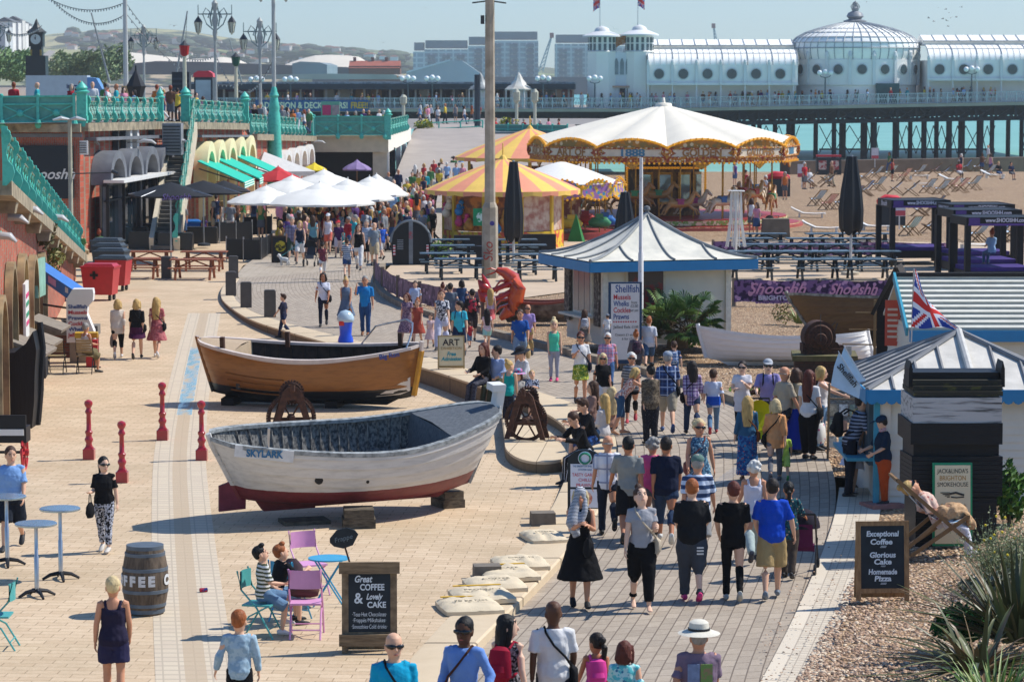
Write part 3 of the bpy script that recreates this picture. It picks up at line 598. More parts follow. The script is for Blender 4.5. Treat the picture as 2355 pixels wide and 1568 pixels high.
mb.build('railing',mat('#b9bec0',.5,.2,2),t,0)
t=thing('pier_palace','white domed pavilion on the pier with round windows and curved glazed roof','pavilion',(0,0,0))
yf=YP+3.2
def wing(u0,u1,dz,shift=0):
 xa,xb=X(u0),X(u1);zd=Z(250)+dz;ze=Z(152)+dz;zv=Z(196)+dz
 mb=MB();mb.box(((xa+xb)/2,yf+6,(zd+zv)/2),(xb-xa,12,zv-zd));mb.box(((xa+xb)/2,yf+5.2,(zv+ze)/2),(xb-xa,13.6,ze-zv));mb.build('wall',mat('#f3f0ea',.6,.06,.4),t,0)
 mb=MB();k=9;rows=[]
 for i in range(k+1):
  q=pi/2*i/k;rows.append([V((xa,yf-1.6+4.6*(1-cos(q)),ze+1.75*sin(q))),V((xb,yf-1.6+4.6*(1-cos(q)),ze+1.75*sin(q)))])
 mb.grid(rows,flip=True);mb.box(((xa+xb)/2,yf+6,ze+1.95),(xb-xa,5.2,.5));mb.add([(xa,yf+3.2,ze+2.2),(xb,yf+3.2,ze+2.2),(xb,yf+6.2,ze+2.9),(xa,yf+6.2,ze+2.9),(xb,yf+9.4,ze+2.2),(xa,yf+9.4,ze+2.2)],[(0,1,2,3),(3,2,4,5),(1,4,2),(0,3,5)]);mb.build('roof',prf,t,angle=60)
 mb=MB();step=56*KP;ns=int((xb-xa)/step+.5)
 for i in range(ns*4+1):
  x=xa+(xb-xa)*i/(ns*4);r_=.07 if i%4==0 else.02;mb.tube([(x,yf-1.64+4.6*(1-cos(pi/2*j/k)),ze+1.79*sin(pi/2*j/k))for j in range(k+1)],r_,4)
  if i%2==0:mb.bar((x,yf+3.15,ze+2.25),(x,yf+6.2,ze+2.95),.07)
 mb.bar((xa,yf-.15,ze+1.3),(xb,yf-.15,ze+1.3),.06);mb.bar((xa,yf+3.15,ze+2.2),(xb,yf+3.15,ze+2.2),.12);mb.build('roof_rib',mat('#aab0b3',.5,.2,2),t,0)
 for i in range(ns):
  x=xa+step*(i+.45);mb=MB();mb.tube([(x,yf-1.72,Z(173)+dz),(x,yf-1.5,Z(173)+dz)],.68,18);f=mb.build('window',pshade,t,angle=30);mb=MB();mb.tube([(x,yf-1.75,Z(173)+dz),(x,yf-1.6,Z(173)+dz)],.56,18);mb.build('pane',mat('#43575c',.15,.4,1,spec=.6),f,angle=30)
 mb=MB()
 for i in range(ns+1):
  x=xa+step*i;mb.box((x,yf-1.75,(zv+ze)/2),(.32,.25,ze-zv));mb.blob((x,yf-1.75,ze+.25),(.2,.2,.4),8,0,4);mb.tube([(x,yf-1.7,zd),(x,yf-1.7,zv)],.1,6);mb.box((x,yf-1.9,zv+.05),(.3,.4,.3))
 mb.bar((xa,yf-1.75,zv),(xb,yf-1.75,zv),.4,.28);mb.build('pilaster',pwhite,t,0)
wing(1492,1838,.12);wing(2140,2480,.62)
cx,r0=X(1986),149*KP;cy=yf+5.5;zd=Z(248);zb=Z(137);zt=Z(48)
mb=MB();mb.lathe([(r0*.97,zd),(r0*.97,Z(197)),(r0*1.0,Z(196)),(r0*1.0,zb)],44,(cx,cy,0));mb.build('drum',mat('#f3f0ea',.6,.06,.4),t,angle=30)
prof=[(r0*a_,Z(v_))for a_,v_ in((.98,137),(1.01,124),(1.02,110),(1.0,97),(.92,85),(.78,74),(.6,65),(.4,57),(.2,51))]+[(.9,zt),(0.01,zt)]
mb=MB();mb.lathe(prof,44,(cx,cy,0));mb.build('dome',prf,t,angle=60)
mb=MB()
for j in range(44):
 a_=2*pi*j/44;mb.tube([(cx+(r+.04)*cos(a_),cy+(r+.04)*sin(a_),z+.04)for r,z in prof[:-2]],.05,4)
for i in(2,3,4,5,6):mb.tube([(cx+(prof[i][0]+.05)*cos(2*pi*j/44),cy+(prof[i][0]+.05)*sin(2*pi*j/44),prof[i][1])for j in range(44)],.06,4,closed=True)
mb.build('dome_rib',mat('#a9afb2',.5,.2,2),t,0)
for j in range(9):
 a_=R_(-90+(j-4)*21);x,y=cx+r0*1.0*cos(a_),cy+r0*sin(a_);d=V((cos(a_),sin(a_),0));c=V((x,y,Z(160)))
 mb=MB();mb.tube([c-d*.1,c+d*.1],.66,18);f=mb.build('window',pshade,t,angle=30);mb=MB();mb.tube([c,c+d*.14],.54,18);mb.build('pane',mat('#43575c',.15,.4,1,spec=.6),f,angle=30)
 q=R_(-90+(j-4.5)*21);mb=MB();e=V((cx+r0*1.01*cos(q),cy+r0*1.01*sin(q),0));mb.box(e+V((0,0,(Z(196)+zb)/2)),(.35,.35,zb-Z(196)),rz=q);mb.blob(e+V((0,0,zb+.4)),(.28,.28,.6),8,0,4);mb.build('pilaster',pwhite,t,0)
mb=MB();mb.lathe([(1.25,zt-.15),(1.35,zt+.1),(.7,zt+.3),(1.0,zt+.6),(.8,zt+1),(.35,zt+1.2),(.45,zt+1.5),(.12,zt+1.7),(.08,zt+2.3),(0,zt+2.4)],10,(cx,cy,0))
for a_ in range(6):mb.tube([(cx+.25*cos(a_*1.05),cy+.25*sin(a_*1.05),zt+1.3),(cx+.5*cos(a_*1.05),cy+.5*sin(a_*1.05),zt+1.7),(cx+.15*cos(a_*1.05),cy+.15*sin(a_*1.05),zt+2.2)],.06,5)
mb.build('finial',mat('#8d9196',.5,.3,2),t)
mb=MB();x=X(2045);mb.box((x,cy-r0-.1,zd+1.5),(2.6,.5,2.4));mb.build('doorway',mat('#3d5f60',.4,.3,1),t,0)
t=thing('pier_gatehouse','white gatehouse with two flagged towers beside the pavilion on the pier','gatehouse',(0,0,0))
for i,u in enumerate((1387,1474)):
 x=X(u);zt_=Z(82-i*3);zb_=Z(250);w_=1.75;mb=MB();mb.lathe([(w_,zb_),(w_,Z(120)),(w_*1.05,Z(119)),(w_*.92,Z(116)),(w_*.92,zt_)],8,(x,yf+1,0),rz=R_(22.5));tw=mb.build('tower',mat('#eeebe4',.6,.06,.4),t,angle=20)
 mb=MB();mb.lathe([(w_*1.25,zt_-.15),(w_*1.25,zt_),(w_*.75,zt_+.35),(w_*.5,zt_+.5),(w_*.42,zt_+.8),(w_*.2,zt_+1.0),(0,zt_+1.1)],16,(x,yf+1,0));mb.build('cupola',pwhite,tw)
 for j in range(5):
  for v0,v1 in((86,98),(101,116)):
   a_=R_(-90+(j-2)*45);d=V((cos(a_),sin(a_),0));sidev=V((-d.y,d.x,0))
   for s_ in(-.3,.3):mb=MB();mb.bar(V((x,yf+1,Z(v0)))+d*w_*.87+sidev*s_,V((x,yf+1,Z(v1)))+d*w_*.87+sidev*s_,.3,.12,up=d);mb.build('window',mat('#5a6a70',.3,.3,1),tw,0)
x0_,x1_=X(1400),X(1462);mb=MB();mb.box(((x0_+x1_)/2,yf+1.2,(Z(250)+Z(121))/2),(x1_-x0_,2,Z(121)-Z(250)));mb.build('front',mat('#d6dade',.6,.06,.4),t,0)
for u in(1406,1420,1433,1446):
 x=X(u);mb=MB();mb.prism([(-.22,0),(.22,0),(.22,1.3),(.12,1.7),(0,1.85),(-.12,1.7),(-.22,1.3)],(0,.12,0),o=(x,yf+.12,Z(172)));mb.build('window',mat('#8f9a9d',.4,.3,1),t,0)
for u in(1434,1451):mb=MB();mb.box((X(u),yf+.15,Z(227)),(.6,.2,2.2));mb.build('door',pdark,t,0)
mb=MB();mb.bar((x0_,yf,Z(200)),(x1_,yf,Z(200)),.3,.2);mb.build('band',mat('#c9a08a',.6,.2,2),t,0)
def pole(name,label,cat,p,h,r0=.05,r1=.03,m=steel,group=None):
 t=thing(name,label,cat,p,0,group);mb=MB();mb.tube([(0,0,0),(0,0,h)],[r0,r1],8);mb.build('pole',m,t);return t
def unionflag(parent,w_,h_,z,wave=.12,droop=0,side=1,n=18):
 """union flag: blue field, white and red diagonals, white and red crosses, as coloured faces of a waving cloth"""
 mb=MB();N,Mm=n*2,n;cols=[]
 for j in range(Mm+1):
  for i in range(N+1):
   a,b=i/N,j/Mm;x=a*w_;mb.v.append((side*x*(1-.2*droop),wave*sin(a*7+b*2)*a,z-h_*b-droop*a*a*h_+wave*.5*sin(a*5+1)*a))
 for j in range(Mm):
  for i in range(N):
   a,b=(i+.5)/N*2,(j+.5)/Mm;px,py=a-1,b-.5;c=0
   d1,d2=abs(px*.5-py)/1.118,abs(px*.5+py)/1.118
   if min(d1,d2)<.1:c=1
   if min(d1,d2)<.035:c=2
   if abs(px)<.167 or abs(py)<.167:c=1
   if abs(px)<.1 or abs(py)<.1:c=2
   mb.f.append((j*(N+1)+i,j*(N+1)+i+1,(j+1)*(N+1)+i+1,(j+1)*(N+1)+i));mb.m.append(c)
 return mb.build('flag',[mat('#1f3f9a',.7,.1,3),mat('#e8e8ee',.7,.06,3),mat('#d8302c',.7,.1,3)],parent,smooth=True)
for i,u in enumerate((1382,1470)):
 t=pole('flagpole',['flagpole with union flag on the gatehouse tower beside the open sea','flagpole with union flag on the gatehouse tower beside the pavilion'][i],'flagpole',(X(u),yf+1,Z(78-i*4)),4.4);unionflag(t,.8,1.4,4.3,.1,.3,-1 if i==0 else 1,8)
p=Q(1435,92,yf+2);t=thing('orange_banner','torn orange mesh banner strung between the gatehouse towers','banner',p);mb=MB();mb.add([(-1.0,0,.6),(1.0,0,.6),(1.0,0.1,-.1),(.1,.15,-.4),(-.6,0,-.7),(-.95,.05,-.95),(-1.0,.03,.6),(1.0,.03,.6),(1.0,0.13,-.1),(.1,.18,-.4),(-.6,.03,-.7),(-.95,.08,-.95)],[(0,1,2,3,4,5),(11,10,9,8,7,6)]);mb.build('cloth',mat('#d9824a',.8,.5,4,col2='#e6c9a5'),t,0)
t=thing('pier_arcade','low glazed arcade with dark roof on the landward half of the pier','arcade',(0,0,0));xa,xb=X(430),X(1325)
mb=MB();mb.box(((xa+xb)/2,yf+3.5,Z(199)),(xb-xa,9,.55));mb.box(((xa+xb)/2,yf-1,Z(204)),(xb-xa,.4,.22));mb.build('roof',mat('#3d474d',.7,.3,.6),t,0)
mb=MB();mb.box(((xa+xb)/2,yf+8,(Z(250)+Z(200))/2),(xb-xa,.5,Z(200)-Z(250)));mb.build('back_wall',mat('#b8b4ac',.8,.4,.4,col2='#5a6670'),t,0)
mb=MB();mb.box(((xa+xb)/2,yf+1,Z(192)),(xb-xa,2,.3));mb.build('fringe',mat('#aab0b0',.6,.4,3,cut=(.45,.55)),t,0)
for i in range(30):
 x=xa+(xb-xa)*(i+.5)/30;mb=MB();mb.box((x,yf+2,(Z(250)+Z(204))/2),(.22,.22,Z(204)-Z(250)));mb.build('column',pwhite,t,0)
g=random.Random(3)
for i in range(24):
 x=xa+(xb-xa)*(i+.5)/24;m_=mat(g.choice(['#8aa3a8','#c9d4d2','#3a4852','#e6dfcd','#7a4a52','#b9c8c9','#54616b','#c48d3f']),.4,.3,.6);mb=MB();mb.prism([(-.6,0),(.6,0),(.6,1.1),(.3,1.5),(-.3,1.5),(-.6,1.1)],(0,.15,0),o=(x,yf+4,Z(233)));mb.build('window',m_,t,0)
mb=MB();xs_=X(548);xe_=X(722);mb.box(((X(500)+xe_)/2,yf+3.2,Z(207)),(xe_-X(500),.4,.5));mb.build('shop_sign',mat('#5a3a66',.5,.2,2),t,0)
p=V(((X(590)+X(845))/2,YP-.4,Z(243)));t=thing('pier_banner','blue banner with pale admission and deckchairs lettering along the pier railing','banner',p);mb=MB();wB=X(845)-X(585);mb.box((0,0,0),(wB,.06,1.25));mb.build('panel',mat('#1d5687',.6,.15,.6),t,0)
text('ADMISSION & DECKCHAIRS!',.95,mat('#e9e2c0',.6),t,(-.9,-.05,0),width=wB*.78,bold=.03);text('FREE!!',.95,mat('#e0a82e',.6),t,(wB*.42,-.05,0),width=wB*.15,bold=.03)
def ogee(label,u,vt,vb,w_,m):
 p=V((X(u),yf-.5,Z(250)));t=thing('pier_kiosk',label,'kiosk',p,0,'little ogee-roofed kiosks on the pier');r=w_/2*KP;h=Z(vt)-Z(250);e=Z(vb)-Z(250);mb=MB();mb.lathe([(r,e-.15),(r*1.02,e),(r*.62,e+(h-e)*.25),(r*.33,e+(h-e)*.55),(r*.16,e+(h-e)*.82),(0,h)],8,rz=.4);mb.build('roof',m,t,angle=25)
 mb=MB();mb.lathe([(r*.62,0),(r*.62,e)],8,rz=.4);mb.build('wall',white,t,0)
 for j in range(8):a_=.4+j*pi/4;mb=MB();mb.tube([(r*.9*cos(a_),r*.9*sin(a_),0),(r*.9*cos(a_),r*.9*sin(a_),e)],.09,6);mb.build('column',white,t)
ogee('kiosk with pale ogee roof beside the gatehouse on the pier',1193,166,205,70,mat('#b9b3a6',.6,.5,1.2,col2='#e4e0d6'))
ogee('kiosk with grey ogee roof half hidden by the tall lamp column',1104,166,205,62,mat('#4a545c',.6,.4,1.2,col2='#c9c9c2'))
def globes(label,u,vtop,y=YP+1,zb=None):
 p=V((Q(u,vtop,y).x,y,Z(250)));h=Q(u,vtop,y).z-p.z;t=thing('globe_lamp',label,'street lamp',p,0,'triple globe lamps on the pier');mb=MB();mb.lathe([(.22,0),(.16,.5),(.09,.7),(.07,h-.6),(.12,h-.5)],8);mb.tube([(-.62,0,h-.15),(-.5,0,h-.42),(0,0,h-.55),(.5,0,h-.42),(.62,0,h-.15)],.05,6);mb.build('post',mat('#55646a',.5,.3,2),t)
 for x in(-.62,0,.62):mb=MB();mb.blob((x,0,h+(.12 if x==0 else 0)),.3,12);mb.build('globe',mat('#eef1f0',.25,.03,3,spec=.5),t)
for i,(u,v)in enumerate(((938,181),(994,181),(1249,181),(1368,181),(1898,168),(2235,160),(668,183),(590,183))):globes('triple globe lamp '+['above the low arcade, beside the flying gull','above the low arcade, second from the flying gull','beside the pale ogee kiosk','in front of the gatehouse tower','before the domed drum of the pavilion','before the seaward wing of the pavilion','behind the blue pier banner','over the start of the blue pier banner'][i],u,v)
fl=brickmat('#98a2a6','#8f9a9f','#c3c7c6',4.2,3.0,.5,rot=(R_(90),0,0),bump=0,dirt=.25,offset=0,dscale=.03,msm=.05)
def flats(label,u0,u1,steps,y=1700):
 t=thing('apartment_block',label,'apartment block',(0,0,0),0,'apartment blocks of the marina');k=y/6827
 for ua,ub,vt in steps:
  a,b=Q(ua,vt,y),Q(ub,vt,y);top=a.z;hb=4.5
  mb=MB();mb.box(((a.x+b.x)/2,y+12,(top-hb-3)/2-1),(b.x-a.x,24,top-hb+3));mb.build('wall',fl,t,0)
  mb=MB();mb.box(((a.x+b.x)/2,y+12,top-hb/2-.3),(b.x-a.x-1,21,hb));mb.build('roof_storey',mat('#6e7a80',.7,.2,.1),t,0)
  nb=int((b.x-a.x)/8)
  for j in range(nb):
   x=a.x+(j+.5)*(b.x-a.x)/nb
   for z in[3+3.1*q for q in range(int((top-hb-2)/3.1))]:mb=MB();mb.box((x,y-.6,z),(4.4,1.6,1.9));mb.build('balcony',mat('#6f7c82',.5,.3,.2),t,0)
flats('long stepped block of grey marina flats with balconies',950,1236,((950,976,97),(976,1076,92),(1076,1124,84),(1124,1238,72)))
flats('square block of grey marina flats behind the pier gatehouse',1277,1500,((1277,1384,79),(1384,1500,84)),1690)
mb=MB();a,b=Q(720,170,1500),Q(1500,168,1500);mb.box(((a.x+b.x)/2,1500,2.5),(b.x-a.x,12,9));tag(mb.build('marina_wall',mat('#42525c',.9,.2,.1),0),'dark harbour wall of the marina standing in the sea','wall')
t=thing('exhibition_shed','big pale shed with long pitched roof below the marina flats','building',(0,0,0));k=1480;a,c_,b=Q(935,168,k),Q(1035,140,k),Q(1105,160,k);mb=MB();mb.prism([(a.x,-1),(b.x,-1),(b.x,b.z-2),(c_.x+6,c_.z),(c_.x,c_.z),(a.x,a.z)],(0,30,0),o=(0,k,0));mb.build('wall',mat('#93a3a9',.8,.15,.05),t,0)
mb=MB();mb.bar((a.x,k-.6,a.z+.3),(c_.x,k-.6,c_.z+.3),1,.7);mb.build('verge',mat('#c6d0d2',.7),t,0)
t=thing('brick_house','brick pavilion with red tiled roof and chimneys near the beach','house',(0,0,0));k=900;a,b=Q(802,150,k),Q(920,150,k);mb=MB();mb.box(((a.x+b.x)/2,k+5,Q(0,158,k).z-1.5),(b.x-a.x,10,4.5));mb.build('wall',brickmat('#8b5a4a','#77493c','#6a5a50',.6,.2,.02,rot=(R_(90),0,0)),t,0)
mb=MB();z=Q(0,157,k).z;mb.prism([(-.6,0),(10.6,0),(5,2.2)],(b.x-a.x,0,0),o=(a.x,k,z),ax=(0,1,0));rf=mb.build('roof',mat('#a35a48',.8,.2,.4),t,0)
for f in(.1,.45,.72):mb=MB();mb.box((a.x+(b.x-a.x)*f,k+5,z+2.5),(.9,.9,1.6));mb.build('chimney',mat('#6f3d33'),rf,0)
def hall(label,us,y,m,vb,name='white_hall'):
 t=thing(name,label,'building' if name=='white_hall' else 'cliff',(0,0,0));mb=MB();pts=[(Q(u,v,y).x,Q(u,v,y).z)for u,v in us];zb=Q(0,vb,y).z;mb.prism([(pts[0][0],zb)]+pts+[(pts[-1][0],zb)],(0,60,0),o=(0,y,0));mb.build('face',m,t,0);return t
chalk=mat('#d9cfbd',.9,.15,.05,0,col2='#cdc3b2',stretch=(1,1,.2),cut=(.45,.9))
for lab_,us_ in(('',[(235,146),(262,118),(300,115),(345,120),(400,126),(440,130),(480,128),(510,125),(540,130),(562,140),(575,150)]),('',[(640,150),(672,136),(700,128),(725,122),(760,121),(800,123),(825,126),(842,137),(850,152)])):
 ridge('chalk_slope',[(a_,b_+6)for a_,b_ in us_],1560,90,chalk,Q(0,158,1500).z,.25,60)
hall('dark sea-front viaduct stretched under the chalk cliffs',[(290,148),(360,141),(480,143),(600,148),(800,155),(810,160)],1150,mat('#4f565a',.9,.3,.05),172,'white_hall')
hall('grey-roofed hall in front of the second chalk cliff',[(672,147),(690,142),(735,144),(752,150),(752,160)],1000,mat('#7d8d94',.8,.2,.1),172)
hall('low pale shed behind the upper road',[(545,176),(640,172),(760,170),(905,172),(920,176)],800,mat('#a9a89f',.8,.3,.1),183)
def crane(label,u,vt,vb,y,lean):
 p=Q(u,vb,y);a=Q(u+lean,vt,y);t=thing('tower_crane',label,'crane',p,0,'cranes by the marina');d=a-p;mb=MB();r=1.3
 for s_ in(-r,r):mb.tube([(s_,0,0),d+V((s_*.15,0,0))],.32,4)
 for i in range(9):q=i/9;q2=(i+1)/9;mb.tube([d*q+V((-r*(1-q*.85),0,0)),d*q2+V((r*(1-q2*.85),0,0))],.22,4)
 mb.build('jib',mat('#8fa7ac',.6),t);mb=MB();mb.box(d,(2.2,2,2.8));mb.build('jib_head',mat('#9a5a52',.7),t,0)
crane('slim lattice crane between the two marina blocks',1243,82,166,1650,26);crane('slim lattice crane above the roof of the pavilion wing',1652,60,130,1800,-11)
leafy('wooded_mound','dense green bush-covered bank beside the clock tower','bank',Q(182,176,430)+V((0,10,-1)),(6.3,9,2.5),8000,.34,('#7f9163','#8a9a6a','#6f8054'),11)
leafy('hedge_bank','row of trimmed green hedges climbing beside the terrace road','hedge',Q(30,168,400)+V((0,0,-1)),(5,5,2.0),3600,.32,('#6f8f55','#7f9c62'),12)
mb=MB();mb.add([Q(40,172,420),Q(75,172,420),Q(128,118,700),Q(112,116,700)],[(0,1,2,3)]);struct(mb.build('terrace_road',mat('#9a958f',.9)))
g=random.Random(5)
for i in range(9):
 u=-10+i*10;y=900+i*14;v=44+abs(i-4)*3+g.random()*10+(22 if i>6 else 0);p=Q(u,v,y);zb=Q(0,90,y).z;t=thing('terraced_house','white terraced house on the hill, '+['topmost at the picture edge','second from the edge','with the tallest gable','under the dark roofs','in the middle of the row','with grey roof past the middle','beside the clock spire','behind the clock spire','lowest of the row'][i],'house',(p.x,y,zb),0,'white houses on the hill');h=p.z-zb;mb=MB();mb.box((0,3,h/2-2),(4.2+g.random()*2,6,h+4));mb.build('wall',mat(g.choice(['#e3e2dc','#d4d3cc','#c2c8c9']),.8,.2,.3),t,0)
 mb=MB();mb.prism([(-2.9,0),(2.9,0),(0,1.4)],(0,6.4,0),o=(0,-.2,h));mb.build('roof',mat('#6b6f73',.8,.2,.3),t,0)
 for a_ in range(3):mb=MB();mb.box((-1.2,-.05,h-1.5-2.3*a_),(.9,.12,1.2));mb.box((1.2,-.05,h-1.5-2.3*a_),(.9,.12,1.2));mb.build('window',mat('#5a6a76',.3),t,0)
y=330;p=Q(86,200,y);k=y/6827;t=thing('clock_tower','dark clock tower with spire and gold-banded shaft above the upper road','clock tower',p);zz=lambda v:Q(86,v,y).z-p.z
dk=mat('#1f2a2b',.5,.3,2);mb=MB();mb.box((0,0,zz(165)),(2.2,2.2,3.5));mb.box((0,0,(zz(155)+zz(108))/2),(1.25,1.25,zz(108)-zz(155)));mb.build('shaft',[dk],t,0)
mb=MB()
for s_ in(-.52,.52):mb.box((s_,-.66,(zz(150)+zz(115))/2),(.2,.06,zz(115)-zz(150)))
mb.build('gold_panel',mat('#b08a35',.5,.3,3),t,0)
mb=MB();mb.box((0,0,(zz(108)+zz(76))/2),(1.55,1.55,zz(76)-zz(108)));mb.box((0,0,zz(76)),(1.8,1.8,.2));mb.build('clock_case',dk,t,0)
mb=MB();mb.tube([(0,-.84,zz(91)),(0,-.76,zz(91))],.56,24);d_=mb.build('dial',mat('#d8d8d0',.4),t,angle=30);mb=MB();mb.box((0,-.87,zz(91)+.18),(.07,.03,.45));mb.box((-.08,-.87,zz(91)+.1),(.06,.03,.3),ry=-.5);mb.build('clock_hand',black,d_,0)
mb=MB();mb.lathe([(1.2,zz(75)),(.75,zz(68)),(.45,zz(62)),(.3,zz(56)),(.06,zz(45)),(0,zz(43))],8,rz=.39);mb.build('spire',dk,t,angle=20)
orn=mat('#596a6e',.5,.35,6,col2='#8fa39d')
def standard(label,u,vtop,vbase,y,lantern=True):
 p=Q(u,vbase,y);t=thing('ornate_lamp',label,'street lamp',p,0,'ornate lamp standards of the upper road');H_=Q(u,vtop,y).z-p.z;s=H_/6.2;mb=MB();mb.tube([(0,0,0),(0,0,H_*.7)],[.11*s,.07*s],8);mb.lathe([(.09*s,H_*.6),(.16*s,H_*.68),(.1*s,H_*.72),(.2*s,H_*.8),(.08*s,H_*.88),(.16*s,H_*.92),(.2*s,H_*.965),(.05*s,H_)],8);mb.build('post',mat('#a8aca6',.5,.25,4),t)
 mb=MB()
 for sg in(-1,1):
  mb.tube([(sg*.06*s,0,H_*.7),(sg*.5*s,0,H_*.76),(sg*.75*s,0,H_*.86),(sg*.55*s,0,H_*.92),(sg*.3*s,0,H_*.88),(sg*.42*s,0,H_*.82)],.04*s,5);mb.tube([(sg*.1*s,0,H_*.86),(sg*1.05*s,0,H_*.86)],.04*s,5);mb.tube([(sg*1.02*s,0,H_*.86),(sg*1.02*s,0,H_*.95)],.03*s,5);mb.tube([(sg*.2*s,0,H_*.74),(sg*.3*s,0,H_*.82),(sg*.12*s,0,H_*.95)],.05*s,5)
 mb.build('bracket',orn,t)
 for sg in(-1,1):
  o=V((sg*1.02*s,0,H_*.68));mb=MB();mb.lathe([(.02,-.15*s),(.12*s,0),(.23*s,.62*s)],6,o);l_=mb.build('lantern',mat('#c9cdb8',.2,.2,3,spec=.6),t,angle=20);mb=MB();mb.lathe([(.27*s,.62*s),(.16*s,.8*s),(.05*s,.95*s),(0,1.08*s)],6,o)
  for j in range(6):mb.bar(o+V((.13*s*cos(j*1.047),.13*s*sin(j*1.047),0)),o+V((.24*s*cos(j*1.047),.24*s*sin(j*1.047),.62*s)),.03*s)
  mb.build('lantern_cap',iron,l_,angle=20)
standard('ornate twin lantern standing tallest above the red-capped box',496,0,235,215);standard('ornate twin lantern between the plain poles',332,57,235,250);standard('ornate twin lantern beside the tall green-footed pole',599,41,270,240)
standard('ornate twin lantern cut by the picture edge',-6,40,215,200)
t=pole('light_pole','plain pale pole beside the black sail-like cover on the upper road','pole',Q(290,235,185),Q(290,-40,185).z-Q(290,235,185).z,.16,.13,mat('#c2c3bd',.5,.2,2));mb=MB();mb.box((0,-.1,.4),(.5,.3,1.2));mb.build('base_box',mat('#c9a06a',.6),t,0)
t=pole('light_pole','tall pale pole with thick green foot in front of the terrace','pole',Q(632,470,178),Q(632,-60,178).z-Q(632,470,178).z,.13,.11,mat('#b5b9b4',.5,.2,2));y=178;mb=MB();zz=lambda v:Q(632,v,y).z-Q(632,470,y).z;mb.lathe([(.5,0),(.47,zz(380)),(.4,zz(300)),(.36,zz(262)),(.3,zz(255)),(.34,zz(250)),(.27,zz(235)),(.22,zz(225)),(.3,zz(220)),(.2,zz(212)),(.17,zz(205)),(.12,zz(200))],16);mb.build('foot',teal,t)
for i,sg in enumerate((-1,1)):mb=MB();o=V((sg*.75,0,zz(0)));mb.lathe([(.02,-.15),(.12,0),(.2,.4),(.1,.6),(0,.8)],6,o);mb.build('lantern',mat('#a9b0a4',.3),t,angle=20)
for lab,u,vt,vb,y,c in(('slim cream post topped by a red lantern',425,98,213,150,'#b01c2a'),('slim cream post topped by a green lantern',543,125,225,170,'#1f5a4c')):
 p=Q(u,vb,y);h=Q(u,vt,y).z-p.z;t=thing('lantern_post',lab,'street lamp',p,0,'coloured lantern posts on the railing piers');mb=MB();mb.tube([(0,0,0),(0,0,h-.7)],[.11,.09],8);mb.build('post',mat('#cfcbb0',.5,.2,3),t);mb=MB();mb.lathe([(.06,h-.72),(.2,h-.62),(.26,h-.2),(.28,h-.16)],8);l_=mb.build('lantern',mat(c,.3,.2,3),t,angle=20);mb=MB();mb.lathe([(.29,h-.16),(.12,h-.03),(0.04,h+.08),(0,h+.12)],8);mb.build('lantern_cap',iron,l_,angle=20)
for lab,u,vt,vb,y,dx in(('thin leaning mast beside the clock tower',252,30,190,300,-42),('thin leaning mast behind the red lantern',398,26,215,300,33),('thin leaning mast between the twin lanterns',556,92,190,420,-28)):
 p=Q(u,vb,y);a=Q(u+dx,vt,y);t=thing('mast',lab,'mast',p,0,'leaning masts behind the upper road');mb=MB();mb.tube([(0,0,0),a-p],[.12,.07],6);mb.build('spar',mat('#8f9493',.5,.2,3),t);mb=MB();mb.tube([a-p,(a-p)*.5+V((.4,0,-1)),V((1.0,0,0))],.02,4);mb.build('stay',iron,t)
for i,(a,b,sag)in enumerate(((Q(100,-10,190),Q(290,5,185),.7),(Q(120,0,190),Q(290,32,185),1.0),(Q(290,8,185),Q(490,130,215),1.4),(Q(290,32,185),Q(596,175,240),2.2),(Q(496,125,215),Q(632,130,178),2.4),(Q(-20,50,200),Q(96,60,190),.7))):
 pts=[a.lerp(b,f)+V((0,0,-sag*4*f*(1-f)))for f in[k/30 for k in range(31)]];o_=pts[0];t=thing('festoon','string of small bulbs '+['topmost, reaching the plain pale pole','second, hung below the topmost at the plain pole','from the plain pole down to the tallest twin lantern','longest, from the plain pole past the tallest twin lantern','sagging between the tallest twin lantern and the green-footed pole','at the picture edge beside the houses'][i],'light string',o_,0,'festoon strings over the upper road');mb=MB();mb.tube([p-o_ for p in pts],.022,4);mb.build('wire',iron,t);mb=MB()
 for p in pts[1:-1]:mb.blob(p-o_+V((0,0,-.08)),(.05,.05,.08),6,0,3)
 mb.build('bulbs',mat('#8f9a9a',.3),t)['kind']='stuff'
p=Q(470,240,170);t=thing('phone_kiosk','grey glazed kiosk with red curved top on the upper road','kiosk',p);h=Q(0,178,170).z-p.z;w_=1.05;mb=MB();mb.box((0,0,h/2),(w_,w_,h));mb.build('cabin',mat('#3f484e',.4,.2,2),t,0);mb=MB();mb.box((0,-w_/2-.02,h*.52),(w_*.82,.05,h*.75));mb.build('window',mat('#a9bcc0',.1,.3,1),t,0);mb=MB();mb.prism([(-.58,0),(.58,0),(.54,.22),(.3,.36),(-.3,.36),(-.54,.22)],(0,1.2,0),o=(0,-.6,h));mb.build('top',mat('#d8404a',.4,.1,3),t)
p=Q(418,245,172);t=thing('dark_shelter','dark slatted shelter panel beside the red-topped kiosk','shelter',p);h=Q(0,166,172).z-p.z;mb=MB();mb.box((0,0,h/2),(1.0,1,h));mb.build('panel',mat('#2d3338',.6),t,0);mb=MB()
for i in range(6):mb.box((0,-.52,h*(i+.6)/7),(.96,.06,.12))
mb.build('slat',mat('#454d52',.6),t,0)
p=Q(313,236,165);t=thing('folded_cover','black pointed folded cover standing on the upper road','cover',p);mb=MB();mb.lathe([(.28,0),(.55,.9),(.42,1.15),(.06,1.75),(.04,2.05),(0,2.05)],7);mb.build('cloth',black,t,angle=20)
